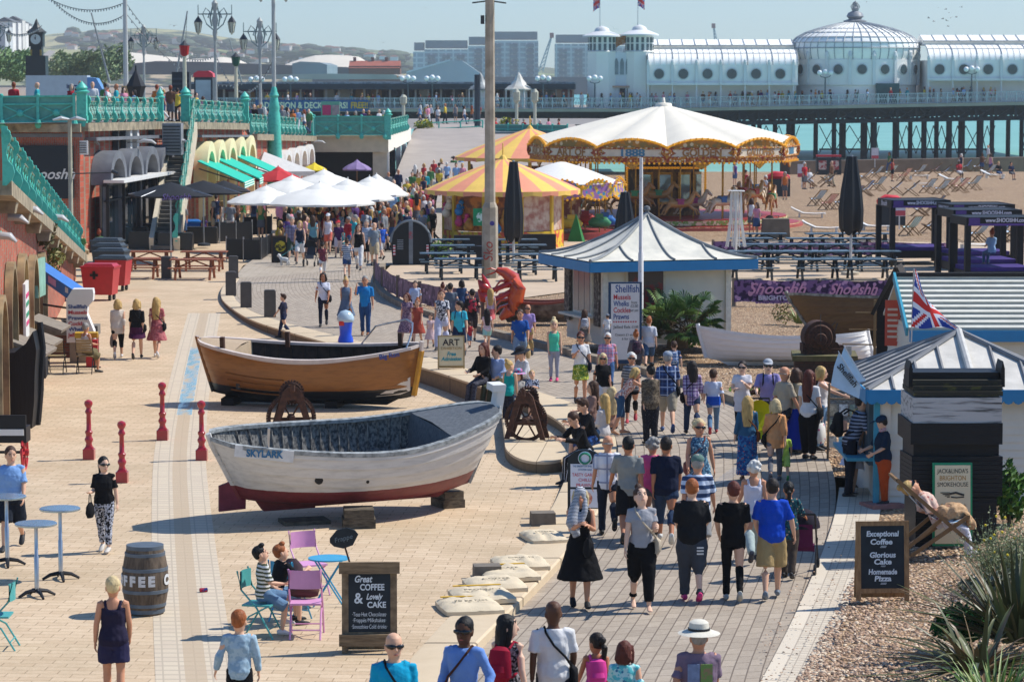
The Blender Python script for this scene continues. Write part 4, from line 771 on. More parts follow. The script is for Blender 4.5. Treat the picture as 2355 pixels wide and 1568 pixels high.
p=Q(150,238,262);t=thing('parked_van','pale delivery van with lettering parked on the upper road','van',p);mb=MB();mb.box((-.6,0,1.5),(5.4,2,1.9));mb.build('body',mat('#b9c2c4',.4,.1,2),t,0);mb=MB();mb.prism([(2.1,.5),(3.4,.5),(3.4,1.2),(2.9,2.1),(2.1,2.2)],(0,1.9,0),o=(0,-.95,.1));mb.build('cab',mat('#5b8fc2',.3),t,0)
for x in(-2.4,2.5):mb=MB();mb.tube([(x,-1.02,.4),(x,-.8,.4)],.38,14);mb.build('wheel',black,t)
text('intra',.55,mat('#2a3c66'),t,(.8,-1.02,1.5),bold=.02)
gl=mat('#8d8a86',.8,.2,5);glw=mat('#e8e8e4',.8)
def gull(label,u,v,y,span,bank=0,m=gl,yaw=0):
 p=Q(u,v,y);mb=MB();s=span/2;mb.tube([(0,-.28*s,0),(0,-.1*s,.02*s),(0,.25*s,0),(0,.5*s,0)],[.02*s,.11*s,.1*s,.03*s],6)
 for sg in(-1,1):mb.add([(sg*.06*s,-.1*s,.04*s),(sg*.5*s,-.2*s,.22*s),(sg*s,.08*s,.05*s),(sg*.5*s,.1*s,.2*s),(sg*.06*s,.2*s,.03*s)],[(0,1,3,4),(1,2,3)])
 o=mb.build('gull',m);o.location=p;o.rotation_euler=(0,bank,yaw);return tag(o,label,'bird','gulls over the pier')
gull('brown-winged gull gliding low over the pier arcade',914,177,200,1.2,.35,mat('#8a7560',.8));gull('gull over the hill behind the red lantern',400,60,210,.8);gull('pale gull high over the hills',490+1000*.575*.0+485,20,260,.8,0,glw);gull('dark gull just above the far hill line',882,99,260,.6);gull('pale gull between the gatehouse towers and the sky',1413,66,320,1.2,.5,glw)
for i,(u,v)in enumerate(((1993,5),(2136,42),(2148,50),(2158,18),(2175,22),(2168,44),(2186,42),(2177,48),(2200,40),(2183,30),(2211,17),(2180,61))):gull('small dark gull wheeling over the dome, '+['alone beside the finial','lowest but one at the near end','low at the near end','topmost but one','high in the middle','in the thick','beside its twin','just under the middle pair','at the outer edge','over the middle pair','highest at the outer edge','lowest of all'][i],u,v,330,.75,.3*sin(i*2),gl,i)
# ---------------------------------------------------------------- boats
def hullmat(topc,botc,z0,slope=0.,rough=.45,band=None,var=.15,grime=.3):
 m,n,l,b=nodes('hull paint');vec=coords(n,l);s=n.new('ShaderNodeSeparateXYZ');l.new(vec,s.inputs[0]);nz=noise_(n,l,vec,3,5)
 h=mth(n,l,'ADD',mth(n,l,'ADD',s.outputs[2],mth(n,l,'MULTIPLY',s.outputs[0],slope)),mth(n,l,'MULTIPLY',nz,.03))
 t=mixc(n,l,ramp(n,l,noise_(n,l,coords(n,l,'Object',(.5,1,3)),5,6,.65),(.45,0.),(.8,grime)),lin(topc),tuple(x*.45 for x in lin(topc)))
 bo=mixc(n,l,ramp(n,l,noise_(n,l,vec,6,6,.7),(.4,0.),(.75,.6)),lin(botc),tuple(x*.4 for x in lin(botc)))
 c=mixc(n,l,mth(n,l,'GREATER_THAN',h,z0),bo,t)
 if band:c=mixc(n,l,mth(n,l,'GREATER_THAN',mth(n,l,'ADD',s.outputs[2],mth(n,l,'MULTIPLY',mth(n,l,'MULTIPLY',s.outputs[0],s.outputs[0]),band[2])),band[0]),c,lin(band[1]))
 l.new(c,b.inputs['Base Color']);b.inputs['Roughness'].default_value=rough;bumpn(n,l,noise_(n,l,coords(n,l,'Object',(.3,1,3)),14,3),b,.15,.01);return m
def boat(label,loc,yaw,heel,L,B,zs,zb,zk,depthmat,inmat,capmat,n=9,rake=.3,sternrake=.25,full=.5,trim=0,ribs=16,fore=0,aft=0,deckmat=None,keelm=None,inner=True):
 """clinker double-ender; zs, zb, zk: sheer amidships, extra sheer at the (stern, bow), keel level"""
 root=thing('wooden_boat',label,'boat',loc);root.rotation_euler=(heel,trim,yaw)
 def hb(t):return B/2*max(0,sin(pi*min(max(t,0),1)**.95))**full
 def sheer(t):return zs+(zb[0]*(1-2*t)**2 if t<.5 else zb[1]*(2*t-1)**2.2)
 def pt(t,s,sd,off=0.,inn=0.):
  q=pi/2*s;e=.5+.9*abs(2*t-1)**3;k0=zk+.25*max(0,abs(2*t-1)-.75)**2*16*.35
  z=k0+(sheer(t)-k0)*(1-sin(q)**1.25);y=(hb(t)*cos(q)**e);f=(z-zk)/(zs-zk)
  x=(t-.5)*L+(rake*f*max(0,2*t-1)**3 if t>.5 else-sternrake*f*max(0,1-2*t)**3)
  y=max(0,y+off-inn*(1 if y>.05 else 0));return V((x,sd*y,z+(inn*.6*s)))
 ts=[i/40 for i in range(41)];mb=MB()
 for sd in(-1,1):
  for i in range(n):
   rows=[]
   for t in ts:rows.append([pt(t,i/n,sd,0.003),pt(t,(i+.5)/n,sd,.016),pt(t,(i+1)/n,sd,.03),pt(t,(i+1)/n,sd,.001)])
   mb.grid(rows,flip=sd>0)
 hull=mb.build('hull',depthmat,root,angle=35)
 mb=MB()
 for sd in(-1,1):mb.grid([[pt(t,s/8*.93,sd,0,.035)for s in range(9)]for t in ts[1:-1]],flip=sd<0)
 mb.build('inner_planking',inmat,hull)
 if inner:
  mb=MB()
  for i in range(ribs):
   t=.1+.8*i/(ribs-1)
   for sd in(-1,1):mb.tube([pt(t,s/6*.9,sd,0,.05)for s in range(7)],.02,4)
  mb.build('rib',inmat,hull,0)
 mb=MB()
 for sd in(-1,1):
  rows=[]
  for t in ts:p=pt(t,0,sd);p2=pt(t,0,sd,0,min(.09,hb(t)));rows.append([p+V((0,sd*.025,-.06)),p+V((0,sd*.025,.012)),V((p2.x,p2.y,p.z+.012)),V((p2.x,p2.y,p.z-.05))])
  mb.grid(rows,flip=sd>0)
 mb.build('gunwale',capmat,root,0)
 km=keelm or depthmat;mb=MB();k=[pt(t,1,1)for t in[i/20 for i in range(1,20)]];poly=[(p.x,p.z+.03)for p in k]+[(k[-1].x-.35,zk-.12),(k[0].x+.15,zk-.14)]
 mb.prism(poly,(0,.09,0),o=(0,-.045,0));mb.build('keel',km,root,0)
 mb=MB();a=[pt(1,s/8,1)for s in range(9)];mb.tube([p+V((.02,0,.06 if i==0 else 0))for i,p in enumerate(a)],.055,6);mb.build('stem',capmat,root);mb=MB();a=[pt(0,s/8,1)for s in range(9)];mb.tube([p+V((-.02,0,.06 if i==0 else 0))for i,p in enumerate(a)],.05,6);mb.build('sternpost',depthmat,root)
 for t0,t1 in((1-fore,.985),(.015,aft)):
  if t1-t0>.02:
   mb=MB();rows=[]
   for i in range(9):t=t0+(t1-t0)*i/8;a,b=pt(t,0,-1,0,.03),pt(t,0,1,0,.03);rows.append([a+V((0,0,-.015)),(a+b)/2+V((0,0,.04)),b+V((0,0,-.015))])
   mb.grid(rows);rows=[[p-V((0,0,.05))for p in r]for r in rows];mb.grid(rows,flip=True)
   te=t0 if t0>.5 else t1;mb.add([pt(te,s/6*.9,-1,0,.04)for s in range(7)]+[pt(te,s/6*.9,1,0,.04)for s in range(6,-1,-1)],[tuple(range(14))]);mb.build('deck',deckmat,root,0)
 for t in(.34,.6):
  if fore or aft:continue
  a,b=pt(t,.22,-1,0,.03),pt(t,.22,1,0,.03);mb=MB();mb.bar(a,b,.22,.04);mb.build('thwart',inmat,root,0)
 mb=MB();mb.grid([[pt(t,.78,-1,0,.03),pt(t,.78,1,0,.03)]for t in ts[3:-3]]);mb.build('floorboards',mat('#4a4d50',.8,.4,6),root,0)
 root['hb']=B;return root,pt
peel=mat('#85827c',.9,.3,22,.3,col2='#3b3d3f',cut=(.4,.62),stretch=(1,1,.6));greywood=mat('#6b7075',.8,.35,12,.3,stretch=(1,8,1),col2='#3b4046')
boat_red='#7d3638'
sk,pt=boat('white clinker boat with red bottom and peeling blue inside, resting on timber blocks',(-2.72,51.0,.13),R_(27),R_(8),4.22,2.35,1.28,(.14,.42),.22,hullmat('#cfcbc4',boat_red,.6,-.015,.5,None,.15,.55),peel,mat('#a7aaa8',.7,.4,9,.2,col2='#5c6060'),9,.42,.6,.36,0,20,.2,0,greywood,mat(boat_red,.7,.35,6))
p=pt(1,0,1);mb=MB();mb.box(p+V((-.05,0,.15)),(.15,.2,.45),ry=.1);mb.box(p+V((-.1,0,.33)),(.25,.26,.12));mb.build('post',white,sk,0)
a,b=pt(.03,.0,-1),pt(.16,0,-1);d=b-a;mb=MB();mb.bar(a+V((0,-.03,-.09)),b+V((0,-.035,-.09)),.03,.2);nb=mb.build('name_board',mat('#d8d8d6',.6,.2,8),sk,0)
text('SKYLARK',.17,mat('#2f6f9a'),sk,(a+b)/2+V((-.01,-.065,-.09)),rz=math.atan2(d.y,d.x),width=.62,bold=.006,tilt=0)
p=pt(.24,.36,-1);mb=MB();mb.tube([p+V((0,.05,0)),p+V((0,-.03,0))],.07,14);mb.build('port',black,sk);p=pt(.43,.38,-1);mb=MB();mb.tube([p+V((0,.05,0)),p+V((0,-.02,0))],.03,10);mb.build('port',black,sk)
mb=MB();p=pt(.0,1,1);mb.prism([(-.05,.85),(.12,.8),(.14,.02),(-.34,0),(-.36,.45),(-.2,.5)],(0,.05,0),o=(p.x-.05,-.025,.1));mb.build('rudder',mat('#7a2f40',.6,.35,5),sk,0)
mb=MB();p=pt(.1,1,1);mb.prism([(-.15,.75),(.9,.4),(.9,.0),(-.05,0),(-.2,.4)],(0,.1,0),o=(p.x,-.05,.06));mb.build('skeg',mat(boat_red,.7,.4,6),sk,0)
mb=MB()
p=pt(.1,0,-1);mb.tube([p+V((0,.04,0)),p+V((0,.04,.35))],.025,6);mb.build('thole_pin',steel,sk)
timber=mat('#6a5f4e',.9,.35,7,.4,col2='#3f382e',stretch=(1,1,3))
for i,(u,v,w_,h_,rz)in enumerate(((825,1218,.55,.32,.1),(1030,1172,.42,.3,.45),(700,1210,.8,.14,.3))):
 for j in range(2 if i<2 else 1):mb=MB();mb.box((0,0,h_/4+j*h_/2),(w_-j*.05,.55,h_/2-.004));o=mb.build('timber_block',timber,None,smooth=False,loc=P(u,v-8),rz=rz);tag(o,['dark timber block under the middle of the white boat, ','dark timber block under the bow of the white boat, ','flat dark timber under the skeg of the white boat'][i]+(['lower of two','upper of two'][j]if i<2 else ''),'timber block','timber blocks under the white boat')
br,pt=boat('varnished brown clinker boat with white top strake and black bottom',(-4.62,68.2,.0),R_(-13),R_(6),4.75,2.05,1.26,(.26,.24),.18,hullmat('#98602a','#16161a',.52,.0,.3,(1.17,'#c9b9ac',-.052),.3,.8),mat('#3a2f28',.8,.4,6,col2='#191512'),mat('#d2c4ba',.6,.15,6),10,.22,.3,.48,0,14,0,.17,mat('#b9a285',.7,.2,8,stretch=(8,1,1)),mat('#17161a',.6,.3,5))
p=pt(.96,0,-1);q=pt(.84,0,-1);d=p-q;text('Big Ron',.16,mat('#2c4f9a'),br,(p+q)/2+V((0,-.05,-.085)),rz=math.atan2(d.y,d.x),width=.46,bold=.004,roll=.1)
mb=MB();a=[pt(1,s/8,1)for s in range(1,8)];mb.tube([p+V((.03,0,0))for p in a],.075,6);mb.build('stem_band',mat('#c9902f',.5,.3,6),br)
mb=MB();p=pt(.985,.62,-1);mb.add([pt(t,s,-1,.026)for t,s in((.84,.72),(.88,.62),(.92,.55),(.96,.49),(.985,.45),(.99,.7),(.95,.74))],[(0,1,2,3,4,5,6)]);mb.build('bow_patch',mat('#d8d2cb',.5,.15,5),br,0)
for s_ in(.36,.46,.55,.64):mb=MB();mb.tube([pt(.12+.3*i/8,s_,-1,.035)for i in range(9)],.018,5);mb.build('rubbing_strip',mat('#8f5a2a',.5,.3,8),br)
mb=MB();p=pt(.17,.52,-1);mb.box(p,(.1,.05,.22));mb.build('metal_plate',iron,br,0)
for t_,sd in((.12,-1),(.33,1),(.9,1)):mb=MB();p=pt(t_,0,sd);mb.box(p+V((0,-sd*.12,.08)),(.1,.1,.36));mb.build('post',mat('#4a3022',.7,.3,6),br,0)
mb=MB();a,b=pt(.7,0,1),pt(.97,0,1);mb.tube([a,a+V((.35,.0,.42)),b+V((-.2,-.1,.55)),b+V((-.02,-.25,.5)),b+V((.02,-.45,.35)),pt(.96,0,-1)],.022,6);mb.build('bow_rail',steel,br)
for x in(-1.9,.6):mb=MB();mb.box((x,0,.12),(.3,1.1,.2));mb.build('chock',black,br,0)
mb=MB();p=pt(.03,.9,1);mb.tube([p+V((.2,0,.05)),p+V((.12,0,-.2)),p+V((.45,-.05,-.42))],.05,6);mb.build('propeller_bracket',iron,br)
wb,pt=boat('white carvel rowing boat on the shingle below the old brown hull',(7.25,76.6,.12),R_(-3),R_(5),4.3,1.5,.74,(.14,.26),.08,hullmat('#f0ebe2','#e0d6c8',.05,0,.5,None,.1,.2),mat('#e2e4e4',.6,.12,6),mat('#eceae4',.5,.08),8,.18,-.15,.5,0,18)
mb=MB()
for i in range(14):
 for s_ in(.28,.52,.74):mb.blob(pt(.06+.065*i,s_,-1,.03),.013,6,0,4)
mb.build('rivet',mat('#6b5a4a',.8),wb)
wb.rotation_euler[2]=pi-R_(3)
ob,pt=boat('old weathered brown fishing hull with grey flaking deck edge',(11.3,80.5,.4),pi+R_(-8),R_(12),5.7,2.1,1.15,(.2,.5),.1,hullmat('#6b4c26','#3a2b1c',.35,0,.7,(1.12,'#8c8778',-.04),.4,.9),greywood,mat('#a5a093',.9,.4,9,.3,col2='#4d4a42'),9,.55,.2,.5,R_(6),10,.95,0,greywood)
# ---------------------------------------------------------------- winches and engine
rust=mat('#5b3a2a',.8,.35,12,.4,col2='#33241d')
def gearring(mb,c,r,n,tube=.03,axis='x',teeth=True,rz=0,th=.05):
 c=V(c);ax=V((cos(rz),sin(rz),0));nrm=V((-ax.y,ax.x,0))
 P_=lambda a,q:c+ax*(q*cos(a))+V((0,0,q*sin(a)))
 mb.tube([P_(2*pi*i/40,r)for i in range(40)],tube,6,closed=True)
 if teeth:
  for i in range(n):a=2*pi*i/n;mb.bar(P_(a,r+tube*.5),P_(a,r+tube+.035),.03,th)
 for i in range(6):a=2*pi*i/6;mb.bar(c,P_(a,r),.035,.035)
 mb.tube([c-nrm*.08,c+nrm*.08],r*.2,10)
def winch(label,loc,rz,s=1.):
 t=thing('iron_winch',label,'winch',loc,rz,'rusty iron boat winches');
 for sd in(-1,1):
  mb=MB();y=sd*.22
  mb.prism([(-.5,0),(-.38,0),(-.1,.85),(.1,.85),(.38,0),(.5,0),(.2,1.02),(.1,1.12),(-.1,1.12),(-.2,1.02)],(0,.06,0),o=(0,y-.03,0));mb.bar((-.3,y,.38),(.3,y,.38),.07);mb.build('side_frame',rust,t,0)
 mb=MB();gearring(mb,(-.02,-.02,.45),.46,56);mb.build('big_gear',rust,t);mb=MB();gearring(mb,(.0,.1,.98),.2,24);mb.build('small_gear',rust,t);mb=MB();mb.tube([(0,-.3,.45),(0,.3,.45)],.07,10);mb.tube([(0,-.34,1.05),(0,.34,1.05)],.04,8);mb.tube([(0,-.34,1.05),(.0,-.36,1.2),(0.02,-.36,1.22)],.05,8);mb.build('axle',rust,t);t.scale=(s,)*3;return t
winch('rusty iron winch with big toothed wheel between the two wooden boats',P(672,1010),.12,1.0);winch('rusty iron winch on the curved step beside the seated crowd',P(1212,1008,.25),-.25,.86)
arc=smoothline([P(1160,1012,.22),P(1163,1035,.22),P(1195,1056,.22),P(1245,1064,.22),P(1295,1056,.24),P(1318,1042,.3)],2);back=resample(smoothline([P(1150,935,.22),P(1240,945,.22),P(1290,975,.22),P(1312,1010,.24)],2),len(arc));mb=MB();mb.grid([[V((a.x,a.y,-.02)),a,b]for a,b in zip(arc,back)]);mb.uv=[(i*.12,(0,2,3)[j])for i in range(len(arc))for j in range(3)];struct(mb.build('curved_step',kerbm,angle=30))
for u,v in((1248,1200),(1120,1325)):
 mb=MB();mb.box((0,0,.11),(.42,.34,.22),top=.97);tag(mb.build('stone_block',mat('#7b7266',.9,.3,5,.3),None,smooth=False,loc=P(u,v+6),rz=.1),'grey stone block on the plaza beside the '+('woman in the black dress' if u>1200 else 'stack of coffee sacks'),'block','stone blocks by the kerb')
p=P(1838,905,.2);t=thing('brick_plinth','squat brick plinth with mossy cap under the rusty engine winch','plinth',p,R_(-4));mb=MB();mb.box((.6,.8,.32),(1.4,1.4,.9));mb.build('brickwork',brickmat('#5e4334','#4a342a','#3f352d',.23,.075,.012,rot=(R_(90),0,0)),t,0);mb=MB();mb.box((.6,.8,.82),(1.52,1.52,.12));mb.build('cap',mat('#6f6547',.95,.4,6,.4,col2='#55552f'),t,0)
t=thing('engine_winch','rusty engine winch with large round drum on the brick plinth','winch',p+V((.55,.6,.88)),R_(8));t.scale=(.66,)*3;mb=MB();mb.tube([(-.1,-.35,.62),(-.1,.25,.62)],.58,28);mb.build('drum',rust,t,angle=30);mb=MB();mb.tube([(-.1,-.42,.62),(-.1,-.35,.62)],[.42,.47],24);mb.tube([(-.1,-.52,.55),(-.1,-.35,.55)],[.2,.27],16);mb.build('hub',rust,t,angle=30);mb=MB();mb.box((.1,0,.1),(1.5,.6,.2));mb.box((-.45,0,.25),(.5,.5,.3));mb.build('bed',rust,t,0)
mb=MB();mb.tube([(.45,-.2,.25),(.45,.2,.25)],.2,14);mb.tube([(.75,-.15,.2),(.75,.15,.2)],.12,12);mb.build('gear',rust,t);mb=MB();mb.tube([(-.12,-.54,.5),(-.14,-.54,1.45)],.012,5);mb.tube([(.2,-.3,.9),(.45,-.3,1.15),(.5,-.3,1.05),(.55,-.3,1.12),(.4,-.3,.7)],.015,5);mb.build('rod',iron,t)
# ---------------------------------------------------------------- huts
clap=lambda c,pr=.14:stripemat((c,c),2,pr)
def clapwall(mb,a,b,h,z0=0,th=.12,pitch=.13):
 """weather-boarding: overlapping boards between the wall ends a and b"""
 a,b=V(a),V(b);d=(b-a).normalized();n=V((d.y,-d.x,0));k=int(h/pitch)
 for i in range(k):
  z=z0+i*pitch;mb.add([a+n*.03+V((0,0,z)),b+n*.03+V((0,0,z)),b+n*.008+V((0,0,z+pitch)),a+n*.008+V((0,0,z+pitch)),a+V((0,0,z)),b+V((0,0,z))],[(0,1,2,3),(4,5,1,0)])
 mb.add([a+V((0,0,z0)),b+V((0,0,z0)),b-n*th+V((0,0,z0)),a-n*th+V((0,0,z0)),a+V((0,0,z0+h)),b+V((0,0,z0+h)),b-n*th+V((0,0,z0+h)),a-n*th+V((0,0,z0+h))],[(0,1,5,4),(1,2,6,5),(2,3,7,6),(3,0,4,7),(4,5,6,7)])
creamw=mat('#e2d9c4',.6,.1,2,.1);rfm=mat('#e0dac9',.7,.15,2,.15,col2='#c2bfb2',spec=.2);blue=mat('#2f86b8',.5,.12,3)
HA=V((2.47,79.0,.4));t=thing('pagoda_hut','cream seafood hut with swept grey pagoda roof and blue fascia','hut',HA,R_(18));W_,D_,hh=3.55,3.0,2.2
mb=MB();clapwall(mb,(0,0,0),(W_,0,0),hh,pitch=.15);clapwall(mb,(W_,0,0),(W_,D_,0),hh,pitch=.15);clapwall(mb,(0,D_,0),(0,0,0),hh,pitch=.15);clapwall(mb,(W_,D_,0),(0,D_,0),hh);mb.build('wall',creamw,t,0)
for x_ in(0,W_):mb=MB();mb.box((x_,-.02,hh/2),(.15,.16,hh));mb.build('corner_board',mat('#e8e0cc',.6),t,0)
mb=MB();mb.box((-.05,D_/2,1.35),(.1,1.5,1.3));wn_=mb.build('window',mat('#e9dfc8',.6),t,0)
for j in range(3):mb=MB();mb.box((-.09,D_/2-.46+.46*j,1.38),(.06,.42,1.1));mb.build('pane',mat('#77797c',.15,.3,2,spec=.6),wn_,0)
mb=MB();mb.box((-.22,D_/2,.72),(.5,1.9,.06));mb.build('counter',creamw,t,0);mb=MB();mb.box((-.1,D_/2,2.08),(.08,1.7,.25));s_=mb.build('sign',mat('#5a4a40',.6),t,0);text('SEA HAZE',.17,mat('#c98a5a'),s_,(-.15,D_/2,2.08),rz=-pi/2)
for y in(.28,D_-.3):mb=MB();mb.box((-.1,y,1.25),(.06,.42,1.5));mb.build('menu_board',mat('#4b4138',.7,.5,9,col2='#8b8072',cut=(.5,.6)),t,0)
mb=MB();mb.box((1.15,-.05,1.35),(1.15,.08,1.35));wn_=mb.build('window',mat('#d9cdb2',.6),t,0);mb=MB();mb.box((1.15,-.09,1.37),(1.0,.04,1.2));mb.build('pane',mat('#4a3f3c',.2,.4,2.5,col2='#7a2f2f',cut=(.5,.55)),wn_,0)
def pagoda(t,cx_,cy_,wx,wy,z0,rise,m,rib,over=.55,k=10,curve=1.9,nx=4):
 ex,ey=wx/2+over,wy/2+over;mb=MB();rm=MB()
 def q(f,sx,sy):r=1-f;return V((cx_+sx*ex*r,cy_+sy*ey*r,z0+rise*f**curve))
 for(ax,ay),(bx,by)in(((-1,-1),(1,-1)),((1,-1),(1,1)),((1,1),(-1,1)),((-1,1),(-1,-1))):
  mb.grid([[q(i/k,ax+(bx-ax)*j/8,ay+(by-ay)*j/8)for j in range(9)]for i in range(k+1)])
  rm.tube([q(i/k,ax,ay)+V((0,0,.02))for i in range(k+1)],.05,6)
  for j in range(1,nx):
   f=j/nx*2-1;px,py=ax+(bx-ax)*j/nx,ay+(by-ay)*j/nx;top=1-abs(f)*.98
   pts=[]
   for i in range(k+1):
    ff=top*i/k*.999;r=1-ff
    if ax==bx:pts.append(V((cx_+ax*ex*r,cy_+py*ey,z0+rise*ff**curve+.02)))
    else:pts.append(V((cx_+px*ex,cy_+ay*ey*r,z0+rise*ff**curve+.02)))
   rm.tube([p for p in pts if True],.032,5)
 return mb,rm
mb,rm=pagoda(t,W_/2,D_/2,W_,D_,hh+.1,1.15,None,None,.62,12,1.7,4);mb.build('roof',rfm,t,angle=50);rm.build('roof_rib',mat('#8b8e8d',.6,.2,4),t)
mb=MB();e=.62
for a,b in(((-e,-e),(W_+e,-e)),((W_+e,-e),(W_+e,D_+e)),((W_+e,D_+e),(-e,D_+e)),((-e,D_+e),(-e,-e))):mb.bar((*a,hh-.06),(*b,hh-.06),.05,.26)
mb.build('fascia',blue,t,0);mb=MB();mb.box((W_/2,D_/2,hh+.03),(W_+2*e-.06,D_+2*e-.06,.04));mb.build('soffit',creamw,t,0);mb=MB();mb.lathe([(.06,hh+1.2),(.05,hh+1.3),(.1,hh+1.36),(.08,hh+1.44),(0,hh+1.47)],10,(W_/2,D_/2,0));mb.build('finial',mat('#6d6f70',.6),t)
HB=V((6.48,51.6,-.02));W_,D_,hh=3.2,3.4,2.05;t=thing('shellfish_hut','white boarded shellfish hut with scalloped blue fascia behind the black smokehouse','hut',HB)
mb=MB();clapwall(mb,(0,0,0),(W_,0,0),hh,pitch=.135);clapwall(mb,(W_,0,0),(W_,D_,0),hh);clapwall(mb,(0,D_,0),(0,0,0),hh,pitch=.135);clapwall(mb,(W_,D_,0),(0,D_,0),hh);mb.build('wall',mat('#e3ddcd',.6,.1,2,.1),t,0)
mb=MB();mb.box((.06,-.02,hh/2),(.2,.12,hh));mb.build('corner_board',mat('#e6dccb',.6,.15,3),t,0);mb=MB();mb.box((-.08,-.05,1.05),(.1,.12,2.1));mb.build('corner_board',mat('#3f9db5',.5,.2,4),t,0)
mb,rm=pagoda(t,W_/2,D_/2,W_,D_,hh+.1,.86,None,None,.28,6,1.02,8);mb.build('roof',mat('#d9d3c8',.75,.12,2,.3,col2='#bdb8ae',bscale=9,spec=.2),t,angle=50);rm.build('roof_rib',mat('#7d7e80',.7,.2,4),t)
mb=MB();mb.tube([(W_/2,D_/2,hh+.98),(W_/2,-.28,hh+.16)],.07,8);mb.build('ridge_roll',mat('#c9c6bf',.7),t)
e=.28;mb=MB()
for x0_ in[-e+.17*i for i in range(int((W_+2*e)/.17))]:mb.prism([(0,.26),(0,.06),(.03,.02),(.085,0),(.14,.02),(.17,.06),(.17,.26)],(0,.03,0),o=(x0_,-e-.03,hh-.14))
for y0_ in[-e+.17*i for i in range(int((D_+2*e)/.17))]:mb.prism([(0,.26),(0,.06),(.03,.02),(.085,0),(.14,.02),(.17,.06),(.17,.26)],(.03,0,0),o=(-e-.03,y0_,hh-.14),ax=(0,1,0))
mb.build('fascia',blue,t,0);mb=MB();mb.box((-.1,1.5,1.3),(.12,2.2,1.1));mb.build('hatch',mat('#3f5560',.5,.3,2),t,0);mb=MB();mb.box((-.3,1.5,.86),(.5,2.3,.06));mb.build('counter',mat('#3f9db5',.5),t,0)
for i,(dx,dy,lab)in enumerate(((-.35,-.15,'pale blue pennant flag with shellfish lettering at the hut corner'),(-.2,.8,'second pale pennant behind the lettered one at the hut corner'))):
 p=Q(1956+i*12,872-i*14,51.3+i);f=thing('pennant',lab,'flag',p,R_(-3),'pennants on the shellfish hut');mb=MB();mb.add([(-.52,0,.42),(-.38,.02,.84),(.32,-.02,-.2),(.28,.03,-.62),(-.62,.02,-.2),(0,.05,.1)],[(0,5,1),(1,5,2),(2,5,3),(3,5,4),(4,5,0)]);mb.build('cloth',mat('#bcd6e8',.7,.1,5),f,0);mb=MB();mb.tube([(.35,0,-.3),(-.4,0,.9)],.012,5);mb.build('stick',steel,f)
 f.scale=(.55,)*3
 if i==0:text('Shellfish',.27,black,f,(-.1,-.03,.12),roll=R_(-50),bold=.006)
SB=P(2198,1243,.12);SB.z=.1;t=thing('smokehouse','tall black tarred timber smokehouse with louvred top','smokehouse',SB,R_(1));tar=mat('#0d0d10',.55,.4,6,.4,stretch=(.2,1,2));ww=mat('#b9b6b2',.9,.5,7,.5,col2='#4a4846',stretch=(.25,1,3),cut=(.5,.72));mossy=mat('#35332b',.9,.4,9,.4,col2='#6f6a2c',cut=(.55,.75),stretch=(.4,1,1))
k=S(48.5);zz=lambda v:7.5-(v-HZ)*k*1.005-SB.z+.1
def sb(name,u0,u1,v0,v1,y0,y1,m):x0_,x1_=(u0-2198)*k,(u1-2198)*k;mb=MB();mb.box(((x0_+x1_)/2,(y0+y1)/2,(zz(v0)+zz(v1))/2),(x1_-x0_,y1-y0,zz(v0)-zz(v1)));return mb.build(name,m,t,0)
mb=MB();x0_,x1_=(2106-2198)*k,(2290-2198)*k
for i in range(13):z=zz(1240)+i*(zz(1122)-zz(1240))/13;mb.box((0,.6,z+.035),(x1_-x0_,1.2+.03*(i%2),.068))
mb.build('lower_body',tar,t,0)
mb=MB()
for i in range(9):z=zz(1121)+i*(zz(1030)-zz(1121))/9;mb.box((0,.6,z+.038),((2300-2094)*k,1.3,(zz(1030)-zz(1121))/9-.006),rx=-.04)
mb.build('louvre',tar,t,0);sb('middle_body',2100,2294,1000,1121,.03,1.2,tar);sb('recess',2104,2288,985,1032,.08,1.15,tar);sb('hood_board',2090,2298,950,998,-.12,1.3,tar);o=sb('weathered_board',2096,2296,893,951,-.1,1.25,ww);mb=MB()
for i in range(3):z=zz(890)+i*.085;mb.box((0,.55,z+.04),((2297-2096)*k,1.25-i*.12,.075))
mb.build('slat',mossy,t,0);sb('ridge_beam',2098,2296,840,858,.2,.9,tar)
for s_ in(-1,1):mb=MB();mb.prism([(-.035,0),(.035,0),(.03,.3),(0,.42),(-.03,.3)],(0,.5,0),o=(s_*.745,.1,zz(872)));mb.build('spike',tar,t,0)
p=P(2190,1252,.1);p.z=.08;t=thing('painted_sign','cream painted smokehouse sign with green edge leaning on the black shed','sign',p,R_(2));hS=1.34;mb=MB();mb.box((0,0,hS/2),(.64,.05,hS));t.rotation_euler[0]=R_(-4);mb.build('frame',mat('#1f8f62',.5,.15,4),t,0);mb=MB();mb.box((0,-.03,hS/2),(.57,.03,hS-.08));mb.build('panel',mat('#e4d3ac',.6,.1,3),t,0)
ink=mat('#3a3632',.7);gold=mat('#b5823a',.6)
for s_,z,sz,m_,w_ in(('JACK&LINDA\'S',1.4,.1,ink,.5),('BRIGHTON',1.27,.11,gold,.42),('SMOKEHOUSE',1.15,.1,ink,.5),('Famous Fish',.75,.1,gold,.42),('Sandwiches!',.63,.1,gold,.42),('CRAB',.46,.08,ink,.2),('ROLLS',.36,.08,ink,.2)):text(s_,sz,m_,t,(0 if z>.5 else.14,-.047,z*.86),bold=.003,width=w_,shear=.3 if 'a' in s_ else 0)
mb=MB()
for q in range(4):mb.tube([(-.05,-.05,.86-q*.022),(-.2+q*.035,-.05,.86-q*.024)],.008,5)
mb.tube([(-.05,-.05,.84),(.05,-.05,.86),(.18,-.05,.82)],.018,5);mb.tube([(-.03,-.05,.79),(.06,-.05,.78),(.18,-.05,.79)],.011,5);mb.build('pointing_hand',ink,t)
